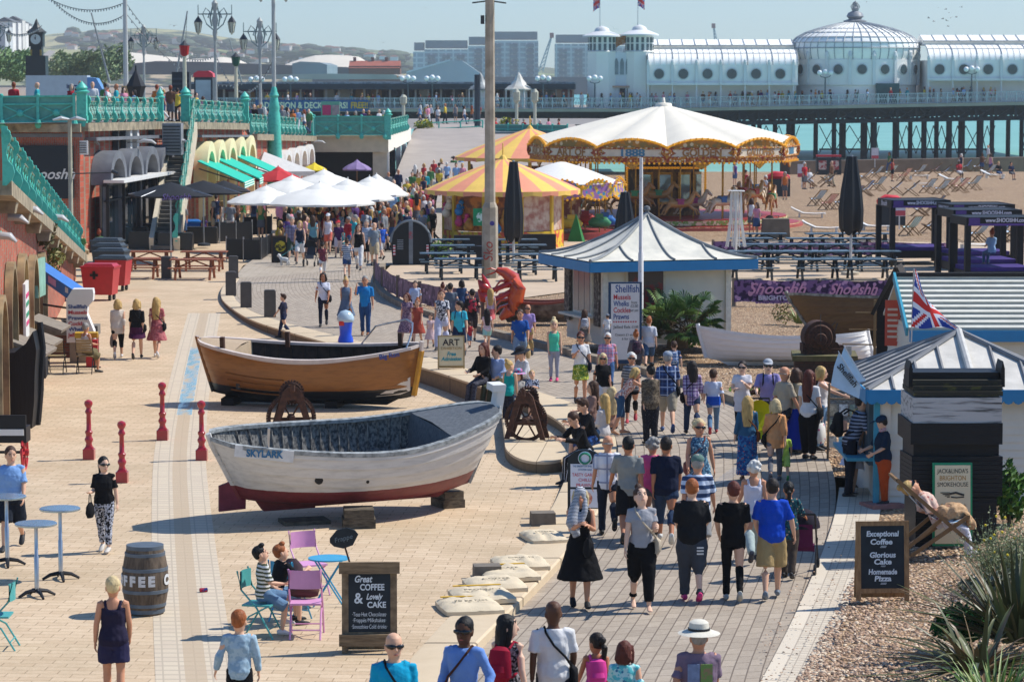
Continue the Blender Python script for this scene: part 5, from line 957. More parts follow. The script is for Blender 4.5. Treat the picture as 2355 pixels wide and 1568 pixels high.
def prismroof(t,x0_,x1_,y0,y1,ze,zr,m,ribn,rm_,over=.2):
 ym=(y0+y1)/2;mb=MB();mb.add([(x0_,y0-over,ze),(x1_,y0-over,ze),(x1_,ym,zr),(x0_,ym,zr),(x1_,y1+over,ze),(x0_,y1+over,ze)]+[(x0_,y0-over,ze-.06),(x1_,y0-over,ze-.06),(x1_,ym,zr-.06),(x0_,ym,zr-.06),(x1_,y1+over,ze-.06),(x0_,y1+over,ze-.06)],[(0,1,2,3),(3,2,4,5),(7,6,9,8),(8,9,11,10),(0,6,7,1),(5,4,10,11),(0,3,9,6),(3,5,11,9),(1,7,8,2),(2,8,10,4)]);mb.build('roof',m,t,0)
 mb=MB();dz=(zr-ze);dy=ym-y0+over
 for i in range(ribn):f=i/(ribn-1)*.97;mb.bar((x0_-.02,y0-over+dy*f,ze+dz*f+.02),(x1_,y0-over+dy*f,ze+dz*f+.02),.04,.045)
 mb.build('roof_batten',rm_,t,0)
t=thing('long_hut','long white hut whose pale roof is ribbed with dark battens','hut',(0,0,0));x0_=8.45;mb=MB();clapwall(mb,(x0_,62.1,0),(x0_+5,62.1,0),2.3);clapwall(mb,(x0_,66.1,0),(x0_,62.1,0),2.3);mb.build('wall',creamw,t,0);prismroof(t,x0_-.1,x0_+5,62.1,66.1,2.3,3.25,mat('#d9d6c9',.6,.15,3,.2),11,mat('#b5b2a4',.7,.2,5));mb=MB();mb.bar((x0_-.1,61.86,2.16),(x0_+5,61.86,2.16),.05,.24);mb.build('fascia',blue,t,0)
mb=MB();mb.bar((x0_-.15,61.9,2.25),(x0_-.15,64.1,3.27),.05,.2);mb.build('bargeboard',mat('#3f9db5',.5,.2,3),t,0);mb=MB();mb.bar((x0_-.1,64.1,3.3),(x0_+4.4,64.1,3.3),.16,.1);mb.build('ridge_cap',mat('#2a2725',.8),t,0)
t=thing('gable_shed','small dark shed with pointed gable beside the long hut','shed',Q(2060,705,66.5)-V((0,0,1.2)),R_(-12));mb=MB();mb.prism([(-.42,0),(.42,0),(.42,1.2),(0,2.0),(-.42,1.2)],(0,1.4,0));mb.build('wall',mat('#2f2925',.9,.35,4,.3,stretch=(1,1,4)),t,0);mb=MB()
for s_ in(-1,1):mb.bar((s_*.52,-.08,1.02),(0,-.08,2.08),.1,.08);mb.add([(s_*.55,-.15,1.0),(s_*.0,-.15,2.1),(0,1.5,2.1),(s_*.55,1.5,1.0)],[(0,1,2,3)])
mb.build('roof',mat('#3a332e',.9,.3,4),t,0)
s_=thing('red_poster','orange red poster board beside the dark gable shed','poster',Q(2052,795,64.5),R_(-8));mb=MB();mb.box((0,0,.5),(.33,.05,1.0));mb.build('board',mat('#d2573f',.6,.1,3),s_,0);mb=MB()
for i in range(6):mb.box((0,-.03,.2+i*.12),(.22,.01,.05))
mb.build('print',mat('#e8cdb5'),s_,0)
t=thing('book_stall','turquoise framed stall of cards and prints beside the shellfish hut','stall',P(1945,1090,0.05),R_(-10));cols=['#d8d5c9','#8fc3d8','#c9bda2','#e3e3df','#a7b7a2','#d2a78f'];mb=MB()
for x in(-.35,.45):mb.bar((x,0,0),(x,.35,1.7),.04)
for z in(.5,.8,1.1,1.4):mb.bar((-.38,.05+z*.2,z),(.48,.05+z*.2,z),.05,.03)
mb.build('rack',mat('#7d6a52',.7),t,0)
for i in range(12):x=-.27+(i%4)*.2;z=.6+(i//4)*.3;mb=MB();mb.box((x,.0+z*.2,z),(.16,.02,.22),rx=-.2);mb.build('print',mat(cols[i%6],.5,.4,14,cut=(.45,.55)),t,0)
mb=MB();mb.box((.75,-.2,.82),(.55,.4,.12));mb.build('tray',mat('#4aa3cc',.4),t,0)
for x in(.52,.98):mb=MB();mb.bar((x,-.2,0),(x,-.2,.78),.04);mb.build('tray_leg',steel,t,0)
t=thing('print_rack','tall wooden rack hung with prints between the old hull and the hut','rack',P(2010,905,.2),R_(-8));mb=MB();mb.bar((0,0,0),(0,0,2.2),.06)
for z,w_ in((.8,.5),(1.15,.75),(1.5,.6),(1.9,.45)):mb.bar((-w_,0,z),(w_,0,z),.03)
mb.build('frame',mat('#9a7d55',.8),t,0)
for i,(x,z)in enumerate(((-.6,1.0),(.4,1.3),(-.2,.62),(.3,.95),(.5,1.7))):mb=MB();mb.box((x,-.02,z),(.14,.02,.2));mb.build('print',mat(cols[i],.5,.4,14),t,0)
p=Q(2093,770,58);q=Q(2102,618,58);t=thing('flagpole','thin staff with a large flying union flag over the shellfish hut','flagpole',p);mb=MB();mb.tube([(0,0,-1.2),q-p],.015,6);mb.build('pole',steel,t);f=unionflag(t,1.02,1.12,0,.1,.0,1,22)
me=f.data;n_=len(me.vertices)
for v in me.vertices:
 a,b=v.co.x/1.02,-v.co.z/1.12;x=(q-p).x*(1-b)+.02+a*(.3+.75*b);z=(q-p).z-b*1.14-a*(.78-.72*b)+.035*sin(a*8+b*3);v.co=(x,-.05+.09*sin(a*7+b*4)*a+a*.12,z)
# ---------------------------------------------------------------- boards and signs on the path
oak=mat('#a57f55',.7,.3,8,.25,stretch=(3,3,.6),col2='#7d5c3a');slate=mat('#12191f',.6,.3,2,.05,col2='#1f2a30');chalkw=mat('#dfe5e6',.9)
def aboard(name,label,p,rz,w_,h,face,frame,fw=.07,lean=.1,legs=.12,lines=(),top=None,back=True,feet=True):
 t=thing(name,label,'A-board',p,rz);L=Matrix.Rotation(-lean,4,'X');fr=MB()
 for x in(-1,1):fr.box((x*(w_/2-fw/2),0,h/2),(fw,.04,h))
 for z in((legs+fw/2),h-fw/2):fr.box((0,0,z),(w_-2*fw,.038,fw))
 fr.xf(L);fr.build('frame',frame,t,0);mb=MB();mb.box((0,.0,(legs+fw+h-fw)/2),(w_-2*fw+.01,.02,h-legs-2*fw+.01));mb.xf(L);pn=mb.build('panel',face,t,0)
 if back:mb=MB();mb.box((0,0,h*.5),(w_*.98,.03,h*.98));mb.xf(Matrix.Translation((0,h*lean*2.1,0))@Matrix.Rotation(lean,4,'X'));mb.build('back_frame',frame,t,0)
 for s_,z,sz,m_,wd,sh,x in lines:o=text(s_,sz,m_,pn,(x,-.016+z*math.tan(lean)*1.0,z),width=wd,shear=sh,bold=.004);o.rotation_euler[0]=-lean
 return t
aboard('coffee_board','tall rough-timber blackboard sign lettered for coffee and cake',P(850,1502),R_(2),1.0,1.5,slate,mat('#8c775c',.85,.35,7,.4,col2='#5f4e3a'),.12,.1,.25,(('Great',1.27,.16,chalkw,.32,.3,-.12),('COFFEE',1.13,.15,chalkw,.44,0,.05),('&',.94,.26,chalkw,.16,0,-.2),('Lovely',.97,.14,chalkw,.3,.35,.08),('CAKE',.83,.14,chalkw,.34,0,.13),('·Teas·Hot Chocolates·',.67,.1,chalkw,.62,0,0),('·Frappés·Milkshakes·',.57,.1,chalkw,.6,0,0),('·Smoothies·Cold drinks·',.46,.1,chalkw,.64,0,0)))
t=bpy.data.objects['coffee_board'];t.scale=(.73,.76,.77);
for c_ in((0,.1,1.47),(0,-.05,.24)):mb=MB();mb.box(c_,(1.1,.06,.2));mb.build('cross_plank',mat('#8c775c',.85,.35,7,.4,col2='#5f4e3a',stretch=(.4,1,3)),t,0)
s_=thing('oval_sign','black leaf-shaped chalk sign on a rod above the coffee board','sign',P(850,1502)+V((-.22,.12,1.14)));s_.scale=(.9,)*3;mb=MB();mb.tube([(.0,0,-.1),(-.12,0,.3)],.014,6);mb.build('rod',rust,s_);mb=MB();mb.prism([(-.2,-.06),(-.14,-.12),(.0,-.15),(.14,-.1),(.22,.06),(.17,.12),(.05,.16),(-.1,.12),(-.2,.0)],(0,.03,0),o=(-.14,-.01,.42));mb.build('plate',slate,s_,0);text('Frappe',.1,mat('#6d7a82'),s_,(-.14,-.02,.42),shear=.2,roll=.25)
aboard('cake_board','wood framed blackboard with handwritten coffee, cake and pizza on the shingle',P(2030,1380,.02),R_(4),.82,1.28,slate,oak,.075,.09,.12,(('Exceptional',1.07,.12,chalkw,.5,.1,0),('Coffee',.94,.12,chalkw,.34,.1,-.02),('=',.86,.1,chalkw,.1,.2,0),('Glorious',.73,.12,chalkw,.4,.1,0),('Cake',.62,.12,chalkw,.27,.1,0),('=',.55,.06,chalkw,.08,.2,0),('Homemade',.46,.12,chalkw,.44,.1,0),('Pizza',.35,.12,chalkw,.26,.1,0),('=',.27,.08,chalkw,.1,.2,0)))
bpy.data.objects['cake_board'].scale=(.95,.93,.9)
aboard('art_board','cream A-board for the art exhibition on the kerb beside the brown boat',P(1038,848,.44),R_(6),.66,.82,mat('#dccfa8',.6,.1,3),mat('#b09a6a',.7),.03,.1,.05,(('ART',.64,.22,mat('#3a3130'),.42,0,0),('EXHIBITION',.5,.1,mat('#a8823f'),.5,0,0),('Free',.36,.14,mat('#1f98a5'),.22,.25,0),('Admission',.24,.13,mat('#1f98a5'),.5,.25,0)))
t=thing('oyster_board','dark round-topped board advertising garlic chilli prawns beside the seated teens','sign',P(1345,1185,0.02),R_(-3));mb=MB();arch_=[(-.3,.12),(.3,.12),(.3,.95)]+[(.3*cos(pi*i/10),.95+.2*sin(pi*i/10))for i in range(1,10)]+[(-.3,.95)];mb.prism(arch_,(0,.06,0));mb.box((-.28,.03,.06),(.05,.05,.13));mb.box((.28,.03,.06),(.05,.05,.13));mb.build('frame',mat('#16232b',.4),t,0);mb=MB();mb.box((0,-.005,.7),(.5,.02,.4));mb.box((0,-.005,.3),(.5,.02,.32));mb.tube([(0,-.015,1.0),(0,.02,1.0)],.12,20);mb.build('panel',mat('#dfe4ee',.5,.05),t,0)
for s_,z,sz,m_,wd in(('THE BRIGHTON SHELLFISH',.86,.05,mat('#3f78a8'),.42),('OYSTER BAR',.8,.05,mat('#3f78a8'),.24),('TASTY GARLIC',.71,.08,mat('#d2405a'),.44),('CHILLI',.62,.08,mat('#d2405a'),.22),('PRAWNS',.53,.08,mat('#d2405a'),.3)):text(s_,sz,m_,t,(0,-.018,z),bold=.002,width=wd)
mb=MB();mb.tube([(0,-.02,.3),(0,0,.3)],.13,18);mb.build('dish_print',mat('#c9705a',.5,.5,14,col2='#e8b8a0',cut=(.45,.55)),t,angle=30);mb=MB();mb.tube([(.09*cos(a*.4),-.028,1.0+.09*sin(a*.4))for a in range(16)],.018,5,closed=True);mb.build('badge',mat('#1f8a6a'),t)
t=thing('shellfish_board','tall blue framed price board for shellfish before the pagoda hut','sign',P(1437,850,.44),R_(5));k=S(75);mb=MB();mb.box((0,0,1.15),(.82,.06,2.0));mb.box((-.37,0,.1),(.06,.06,.2));mb.box((.37,0,.1),(.06,.06,.2));mb.build('frame',mat('#22405e',.5,.2,3),t,0);mb=MB();mb.box((0,-.03,1.18),(.7,.03,1.86));mb.build('panel',mat('#dcd5cf',.6,.06),t,0);bl,rd=mat('#2b4a86'),mat('#c43a42')
for s_,x,z,sz,m_,wd in(('Shellfish',.05,1.98,.26,bl,.58),('Mussels',-.08,1.78,.18,rd,.42),('Whelks',-.1,1.62,.18,bl,.38),('Cockles',-.08,1.46,.18,rd,.42),('Prawns',-.1,1.3,.18,bl,.38),('from',.22,1.65,.1,ink,.14),('£2.00',.22,1.56,.1,ink,.18),('per pot',.22,1.46,.1,ink,.2),('Jellied Eels',-.08,1.05,.11,ink,.42),('£3.00',.24,1.05,.09,ink,.16),('Oysters £1 each',0,.86,.09,ink,.5),('6 for £5.00',.1,.76,.09,ink,.36)):text(s_,sz,m_,t,(x,-.047,z),width=wd,bold=.003)
mb=MB();[mb.blob((-.28+.06*i,-.045,1.18),(.022,.006,.022),6,0,4)for i in range(10)];mb.build('dots',rd,t)
t=pole('flagpole','bare white flagpole standing beside the shellfish price board','flagpole',P(1473,800,.45),0,.04);bpy.data.objects.remove(t.children[0]);h=Q(1470,360,79).z-.45;mb=MB();mb.tube([(0,0,0),(0,0,h*.5),(0,0,h*.5+.02),(0,0,h)],[.075,.07,.055,.045],10);mb.build('pole',mat('#d9d5d0',.5,.2,6,col2='#9a7d70',cut=(.6,.8)),t)
p=P(1127,640,.12);t=thing('lamp_column','tall tapering concrete lamp column with graffiti, rising out of the picture','lamp column',p);k=p.y;z1=Q(1127,-60,k).z-p.z;zm=Q(1127,468,k).z-p.z;mb=MB();mb.tube([(0,0,0),(0,0,zm-.15),(0,0,zm+.05),(0,0,z1)],[.31,.29,.2,.165],8);mb.build('shaft',mat('#b5a894',.85,.25,2,.2,bscale=30,col2='#8f8471'),t,angle=20);mb=MB();za=Q(1127,6,k).z-p.z;mb.tube([(-.65,0,za-.02),(0,0,za+.06),(.6,0,za-.03)],.03,6);mb.build('bracket',iron,t);mb=MB();zb=Q(1109,46,k).z-p.z;mb.box((-.27,-.05,zb),(.14,.16,.32));mb.build('speaker_box',iron,t,0);text('Sko',.5,mat('#b0402f'),t,(-.05,-.3,1.0),roll=pi/2,bold=.0,shear=.2);mb=MB();mb.tube([(.08,-.3,2.05),(.08,-.275,2.05)],.09,14);mb.build('sticker',mat('#4a3f86'),t)
# ---------------------------------------------------------------- carousel
ORD=['first','second','third','fourth','fifth','sixth','seventh','eighth','ninth','tenth','eleventh','twelfth']
goldm=mat('#c8942f',.35,.3,12,.1,metal=.3,col2='#8f5f1f');redp=mat('#a8322c',.45,.25,6);canvas=mat('#e9e1cf',.8,.08,1.2,.1);creamd=floralmat('#e0cfae','#b5503f','#c79a3f',3.2,.4);bulbm=mat('#e8a321',.3,.25,14,emit=.25);crest=floralmat('#8f7a48','#b5803a','#d8c9a2',3,.5);orn2=floralmat('#9c4a35','#c08a3a','#e0cfae',6,.5)
CC=V((7.66,150,0));CRr=6.75;t=thing('carousel','big galloping-horse carousel with cream canvas top and gilded rounding boards','carousel',CC)
np_=12;a00=R_(-90-1.3);zz0,zv,zp,za=3.4,4.15,4.55,6.1
mb=MB();rows=[]
for i in range(np_*6+1):
 a=a00+2*pi*i/(np_*6);f=(i%6)/6;ze=zv+(zp-zv)*sin(pi*f)**.8-.02;row=[]
 for k in range(9):q=k/8;r=CRr*(1-q)*.985+.3*q;z=ze+(za-ze)*q**.97;row.append((r*cos(a),r*sin(a),z))
 rows.append(row)
mb.grid(rows);mb.lathe([(.45,za-.1),(.4,za+.12),(.1,za+.16),(0.06,za+.4),(0,za+.42)],10);mb.build('canopy',canvas,t,angle=70)
for i in range(np_):
 a,b=a00+2*pi*i/np_,a00+2*pi*(i+1)/np_;A,B_=V((CRr*cos(a),CRr*sin(a),0)),V((CRr*cos(b),CRr*sin(b),0));d=B_-A;L=d.length;n=V((d.y,-d.x,0)).normalized();ang=math.atan2(d.y,d.x)
 arch_=[(L*k/12,zv+(zp-zv)*sin(pi*k/12)**.8)for k in range(13)]
 mb=MB();ax=d.normalized();mb.prism([(0,4.12),(L,4.12)]+arch_[::-1],-n*.12,0,A,ax);mb.prism([(0,zz0+.27),(L,zz0+.27),(L,4.11),(0,4.11)],-n*.1,1,A,ax);mb.prism([(0,zz0),(L,zz0),(L,zz0+.26),(0,zz0+.26)],-n*.14,2,A+n*.02,ax)
 p_=mb.build('rounding_board',[crest,creamd,orn2],t,0)
 mb=MB();mb.tube([A+ax*x+n*.05+V((0,0,z))for x,z in arch_],.06,6)
 for x,z in arch_[::1]:mb.blob(A+ax*x+n*.1+V((0,0,z)),.075,6,0,4)
 for k in range(14):mb.blob(A+ax*(L*(k+.5)/14)+n*.08+V((0,0,zz0-.02)),.06,6,0,4)
 mb.build('bulb_trim',bulbm,p_)
 mb=MB();mb.prism([(.15,3.7),(L-.15,3.7),(L-.45,3.86),(L-.15,4.04),(.15,4.04),(.45,3.86)],n*.04,0,A+n*.005,ax);mb.build('cartouche',mat('#e2d4bb',.6,.2,2),p_,0)
 mb=MB()
 for x in(0.02,L-.02):mb.prism([(x-.2,4.1),(x-.28,3.85),(x,3.6),(x+.28,3.85),(x+.2,4.1)],n*.07,0,A+n*.03,ax)
 for z in(4.1,zz0+.27):mb.bar(A+n*.05+V((0,0,z)),B_+n*.05+V((0,0,z)),.09,.07)
 mb.build('moulding',orn2,p_,0)
 mb=MB();mb.prism([(L*.35,zz0),(L*.65,zz0),(L*.58,zz0-.16),(L*.5,zz0-.34),(L*.42,zz0-.16)],-n*.08,0,A,ax);mb.build('pendant',goldm,p_,0)
 s_={10:'ART OF',11:'1888',0:'GOLDEN',1:'GALLOPERS',9:'RIDE',2:'1888'}.get(i)
 if s_:text(s_,.5,mat('#8a5a34',.5,.4,6,col2='#b98a4a')if s_!='1888' else mat('#4a7f9a',.5),p_,(A+B_)/2+n*.06+V((0,0,3.87)),rz=ang,width=2.0 if s_!='1888' else 1.2,bold=.02)
mb=MB();mb.lathe([(6.3,.0),(6.3,.3),(6.9,.3),(6.9,.02)],36);mb.lathe([(0,.62),(6.25,.62),(6.25,.3)][::-1],36);mb.build('platform',redp,t,angle=30)
mb=MB();mb.lathe([(7.1,0),(7.1,.25),(6.8,.25)],36);mb.build('step',mat('#b8564a',.5,.3,3),t,angle=30)
mb=MB();mb.lathe([(6.93,.04),(6.93,.28)],36);mb.lathe([(6.32,.34),(6.32,.56)],36);mb.build('step_frieze',floralmat('#d9c9a0','#7f9a4a','#b5402f',5),t)
mb=MB();mb.lathe([(1.9,.62),(1.9,3.9)],12,rz=.2);mb.build('centre_drum',mat('#4a3b2c',.6,.5,1.5,col2='#8f6f3a',cut=(.45,.6)),t,angle=20)
for a_ in(-118,-90,-60,-30):a=R_(a_);c=V((1.95*cos(a),1.95*sin(a),2.0));mb=MB();mb.box(c,(.75,.06,1.6),rz=a+pi/2);m_=mb.build('mirror_frame',goldm,t,0);mb=MB();mb.box(c*1.0+V((.05*cos(a),.05*sin(a),0)),(.55,.05,1.35),rz=a+pi/2);mb.build('mirror',mat('#9fc3c9',.08,.2,1,metal=.6),m_,0)
mb=MB();w2,z2,y_=1.95,3.05,-2.9
for k in range(27):mb.blob((-w2+2*w2*k/26,y_,z2),.07,6,0,4)
for k in range(12):
 for s_ in(-1,1):mb.blob((s_*w2,y_,z2-.12*k),.07,6,0,4)
mb.tube([(-w2,y_+.05,z2-1.4),(-w2,y_+.05,z2),(w2,y_+.05,z2),(w2,y_+.05,z2-1.4)],.06,6);mb.build('lit_frame',bulbm,t)
def horse_mesh():
 mb=MB();mb.tube([(-.62,0,.05),(-.5,0,.12),(-.2,0,.1),(.15,0,.1),(.4,0,.16),(.52,0,.3),(.66,0,.58),(.7,0,.66)],[.06,.2,.2,.19,.2,.15,.1,.08],10);mb.tube([(.62,0,.7),(.74,0,.66),(.92,0,.5),(.98,0,.45)],[.08,.1,.07,.05],8)
 for x,y,fx in((.4,.1,.45),(.42,-.1,.3),(-.5,.1,-.4),(-.48,-.1,-.3)):mb.tube([(x,y,.05),(x+fx*.6,y,-.12),(x+fx,y,-.3+(.12 if x>0 else-.1)),(x+fx*1.3,y,-.42)],[.09,.07,.045,.04],6)
 mb.tube([(-.62,0,.12),(-.85,0,.15),(-1.0,0,-.15)],[.05,.08,.03],6);return mb
hm0=None;hc=['#b98a4f','#d8c3a0','#c79a5c','#a8763f']
for ring,rr in((0,5.6),(1,4.4)):
 for k in range(16):
  a=2*pi*(k+ring*.5)/16+.1
  if sin(a)>.55:continue
  x,y=rr*cos(a),rr*sin(a)
  if hm0 is None:o=hm0=horse_mesh().build('galloping_horse',mat(hc[0],.4,.3,3,coat=.3),t)
  else:o=hm0.copy();COL.objects.link(o);o.parent=t;o.material_slots[0].link='OBJECT';o.material_slots[0].material=mat(hc[(k+ring)%4],.4,.3,3,coat=.3)
  o.location=(x,y,1.45+.25*sin(k*1.9));o.rotation_euler[2]=a+pi/2
  mb=MB();mb.box((0,0,.3),(.4,.34,.1));mb.box((0,0,.18),(.3,.42,.2));s_=mb.build('saddle',mat(['#a03a6a','#3f6a9a','#b5342c','#3f8a5a'][k%4],.4),o,0)
  mb=MB();mb.tube([(0,0,-1.0),(0,0,2.6)],.035,6);mb.build('brass_pole',goldm,o)
# ---------------------------------------------------------------- striped fair kiosks
def striped_canopy(t,r,z0,z1,n,ca,cb,sag=.9,hub=.2):
 mb=MB()
 for i in range(n):
  rows=[]
  for k in range(7):
   q=k/6;rr=r*(1-q)+hub*q;z=z0+(z1-z0)*q**sag;rows.append([(rr*cos(2*pi*(i+j/2)/n),rr*sin(2*pi*(i+j/2)/n),z)for j in range(3)])
  mb.grid(rows,i%2);mb.grid([[(r*cos(2*pi*(i+j/2)/n),r*sin(2*pi*(i+j/2)/n),z0-.22+.05*(j%2))for j in range(3)],[(r*cos(2*pi*(i+j/2)/n),r*sin(2*pi*(i+j/2)/n),z0)for j in range(3)]],(i+1)%2)
 mb.lathe([(hub,z1),(hub*.5,z1+.15),(.03,z1+.2),(.03,z1+.7),(0,z1+.72)],8);return mb.build('canopy',[mat(ca,.8,.1,2,.1),mat(cb,.8,.1,2,.1)],t,0)
K1=V((-.4,130,.1));t=thing('fair_kiosk','round fair kiosk with yellow and salmon striped canopy behind the tall column','kiosk',K1);striped_canopy(t,3.4,2.55,3.85,24,'#efc561','#ea9878')
yel=mat('#d8b53a',.6,.2,2);
for i in range(10):
 a=2*pi*i/10;mb=MB();mb.box((2.6*cos(a),2.6*sin(a),1.3),(.16,.16,2.6),rz=a);mb.build('post',yel,t,0)
 b=a+pi/10;
 if sin(b)<.6:
  mb=MB();mb.box((2.5*cos(b),2.5*sin(b),.4),(.1,1.5,.75),rz=b);mb.build('front_panel',floralmat('#d8b53a','#c95a3f','#4f8f6a',2.5),t,0)
  mb=MB();mb.box((2.45*cos(b),2.45*sin(b),1.6),(.06,1.45,1.6),rz=b);mb.build('clear_curtain',[mat('#c9b5a2',.3,.5,2.5,col2='#a0685a',cut=(.4,.6)),mat('#7a4a2e',.6,.6,3,col2='#c97a2f',cut=(.42,.58))][i in(6,7)],t,0)
g=random.Random(9)
for i in range(22):
 a=R_(g.uniform(190,290));r=2.5+g.random()*.2;mb=MB();p=V((r*cos(a),r*sin(a)-.1,g.uniform(.9,2.2)));mb.blob(p,g.uniform(.14,.26),8,0,5);mb.blob(p+V((.0,-.02,.22)),.12,8,0,4);mb.build('prize_toy',mat(g.choice(['#c98a3a','#a0522d','#d84a7a','#2f7fb8','#e8d9c0','#b53a2f','#e0a23a']),.8,.3,6),t)
mb=MB();mb.box((-.9,-2.75,1.45),(.75,.05,.75));mb.build('green_sign',mat('#1f9a62',.5,.3,3),t,0);mb=MB();mb.tube([(-.9,-2.8,1.45),(-.9,-2.77,1.45)],.24,16);mb.build('sign_roundel',mat('#cfe5da',.5,.4,5,col2='#1f9a62',cut=(.48,.52)),t)
t=thing('fair_kiosk','second striped fair canopy half hidden behind the first one','kiosk',(1.0,166,.1));striped_canopy(t,4.2,3.0,4.55,24,'#efc561','#ea9878')
for i in range(8):a=2*pi*i/8;mb=MB();mb.box((3.4*cos(a),3.4*sin(a),1.5),(.16,.16,3),rz=a);mb.build('post',yel,t,0)
mb=MB();mb.lathe([(3.0,0),(3.0,2.4)],16);mb.build('wall',mat('#2f8f7f',.6,.4,2,col2='#c95a3f',cut=(.5,.55)),t)
KC=V((2.3,138,.1));t=thing('small_carousel','small children\'s roundabout with white top and purple bulb-edged boards','carousel',KC);n=10;r=2.95;mb=MB();mb.lathe([(r*.98,2.55),(r*.7,2.85),(r*.35,3.25),(.2,3.5),(0,3.52)],20);mb.build('canopy',mat('#e6e2da',.8,.08),t,angle=60)
purp=floralmat('#9a6fa8','#d8b53a','#3f8fb8',3.5,.5)
for i in range(n):
 a,b=2*pi*i/n,2*pi*(i+1)/n;A,B_=V((r*cos(a),r*sin(a),0)),V((r*cos(b),r*sin(b),0));d=B_-A;L=d.length;nn=V((d.y,-d.x,0)).normalized();ax=d.normalized()
 top=[(L*k/8,2.45+.33*sin(pi*k/8))for k in range(9)];bot=[(L*k/8,2.0-.16*sin(pi*k/8))for k in range(9)];mb=MB();mb.prism(bot+top[::-1],-nn*.08,0,A,ax);p_=mb.build('rounding_board',purp,t,0);mb=MB();[mb.blob(A+ax*x+nn*.05+V((0,0,z)),.065,6,0,4)for x,z in top+bot];mb.build('bulb_trim',bulbm,p_)
mb=MB();mb.lathe([(2.8,0),(2.8,.3),(0,.3)],20);mb.build('platform',mat('#9a3f3a',.5,.3,2),t);mb=MB();mb.lathe([(.9,.3),(.9,2.6)],8);mb.build('centre_drum',mat('#7a3f2f',.6,.5,2,col2='#cbb38a',cut=(.48,.55)),t,angle=20)
for i in range(8):a=2*pi*i/8+.2;x,y=2.1*cos(a),2.1*sin(a);mb=MB();mb.tube([(x,y,.3),(x,y,2.4)],.03,6);mb.build('brass_pole',goldm,t);mb=MB();mb.tube([(x-.5,y,.7),(x-.3,y,.75),(x+.3,y,.75),(x+.5,y,.65)],[.1,.25,.25,.12],8);mb.box((x,y,1.0),(.35,.3,.3));mb.build('ride_car',mat(['#2f6fb8','#b53a2f','#d8b53a','#3f8a5a'][i%4],.35),t)
t=thing('green_marker','green pointed wedge-shaped marker behind the pagoda hut','marker',P(1325,556,.1));mb=MB();mb.lathe([(.5,0),(.02,1.25),(0,1.25)],4,rz=.6);mb.build('body',mat('#2f7f3a',.6,.2,3),t,0)
# ---------------------------------------------------------------- parasols
def parasol(label,u,v,y,wd,ht,m,foot=.1,group=None,square=False,dome=.75,pm=None,vents=True,name='parasol'):
 y=y or 5.45*F/(v-HZ);p=Q(u,v,y);p.z=foot;zr=Q(u,v,y).z-foot;r=wd/2*S(y);t=thing(name,label,'parasol',p,.3 if square else 0,group);n=4 if square else 8;mb=MB();rows=[]
 for i in range(n*3+1):
  a=2*pi*i/(n*3);f=(i%3)/3;sg=(1-.06*sin(pi*f))if not square else 1
  e=r*sg if not square else r/max(abs(cos(((a+pi/4)%(pi/2))-pi/4)),.7)
  row=[(e*.995*cos(a),e*.995*sin(a),zr-.1+.0*f)]
  for k in range(6):q=k/5;row.append((e*(1-q)*cos(a),e*(1-q)*sin(a),zr+ht*q**dome-(.04*sin(pi*f)*(1-q))))
  rows.append(row)
 mb.grid(rows);cp=mb.build('canopy',m,t,angle=25)
 if vents:mb=MB();mb.lathe([(r*.3,zr+ht*.72),(r*.22,zr+ht*.88),(.03,zr+ht*1.14),(.02,zr+ht*1.25),(0,zr+ht*1.26)],8);mb.build('vent',m,cp,angle=30)
 mb=MB();mb.tube([(0,0,0),(0,0,zr+ht*.95)],.035,8);mb.build('pole',pm or mat('#7a5a3c',.7,.2,4),t)
 mb=MB()
 for i in range(n):a=2*pi*i/n+(pi/4 if square else 0);q=r*(1.38 if square else 1);mb.tube([(0,0,zr+ht*.8),(q*.97*cos(a),q*.97*sin(a),zr-.03)],.015,4)
 mb.build('ribs',pm or mat('#7a5a3c',.7,.2,4),t);mb=MB();mb.lathe([(.3,0),(.28,.1),(.06,.14)],10);mb.build('base',iron,t);return t
ivory=mat('#e6e3da',.85,.08,1.5,.1)
for i,(u,v,y,wd,ht)in enumerate(((612,464,0,180,.6),(735,466,0,255,.75),(800,456,0,215,.75),(850,446,0,180,.7),(672,443,0,190,.7),(745,430,0,190,.75),(866,436,0,120,.65))):parasol(['ivory parasol nearest the turquoise awnings','widest ivory parasol at the front of the café crowd','ivory parasol behind the widest one, nearer the ramp','ivory parasol nearest the striped kiosk','ivory parasol under the red one','ivory parasol topmost of the cluster, below the purple one','small ivory parasol at the far end of the cluster'][i],u,v,y,wd,ht,ivory,.12,'ivory café parasols')
parasol('red parasol with white band above the ivory cluster',640,413,0,110,.6,mat('#c42f35',.8,.15,3));parasol('yellow parasol before the white arches',723,390,0,58,.35,mat('#e0c62a',.8,.12,3));parasol('purple parasol before the dark shop opening',821,388,0,66,.45,mat('#8f7aa5',.8,.15,3))
pb=parasol('big square black parasol with purple script on its valance',392,447,121,175,.5,mat('#17181b',.7,.3,3,.1),.1,'square black parasols',True,.9,steel,False);parasol('second square black parasol behind the one with script',468,441,131,160,.5,mat('#17181b',.7,.3,3,.1),.1,'square black parasols',True,.9,steel,False);parasol('black parasol at the edge of the turquoise awnings',515,437,139,110,.45,mat('#17181b',.7,.3,3,.1),.1,'square black parasols',True,.9,steel,False)
text('Shooshh',.35,mat('#8a6fb0'),pb,(-.1,-1.75,Q(392,447,121).z-.15),shear=.3,rz=0)
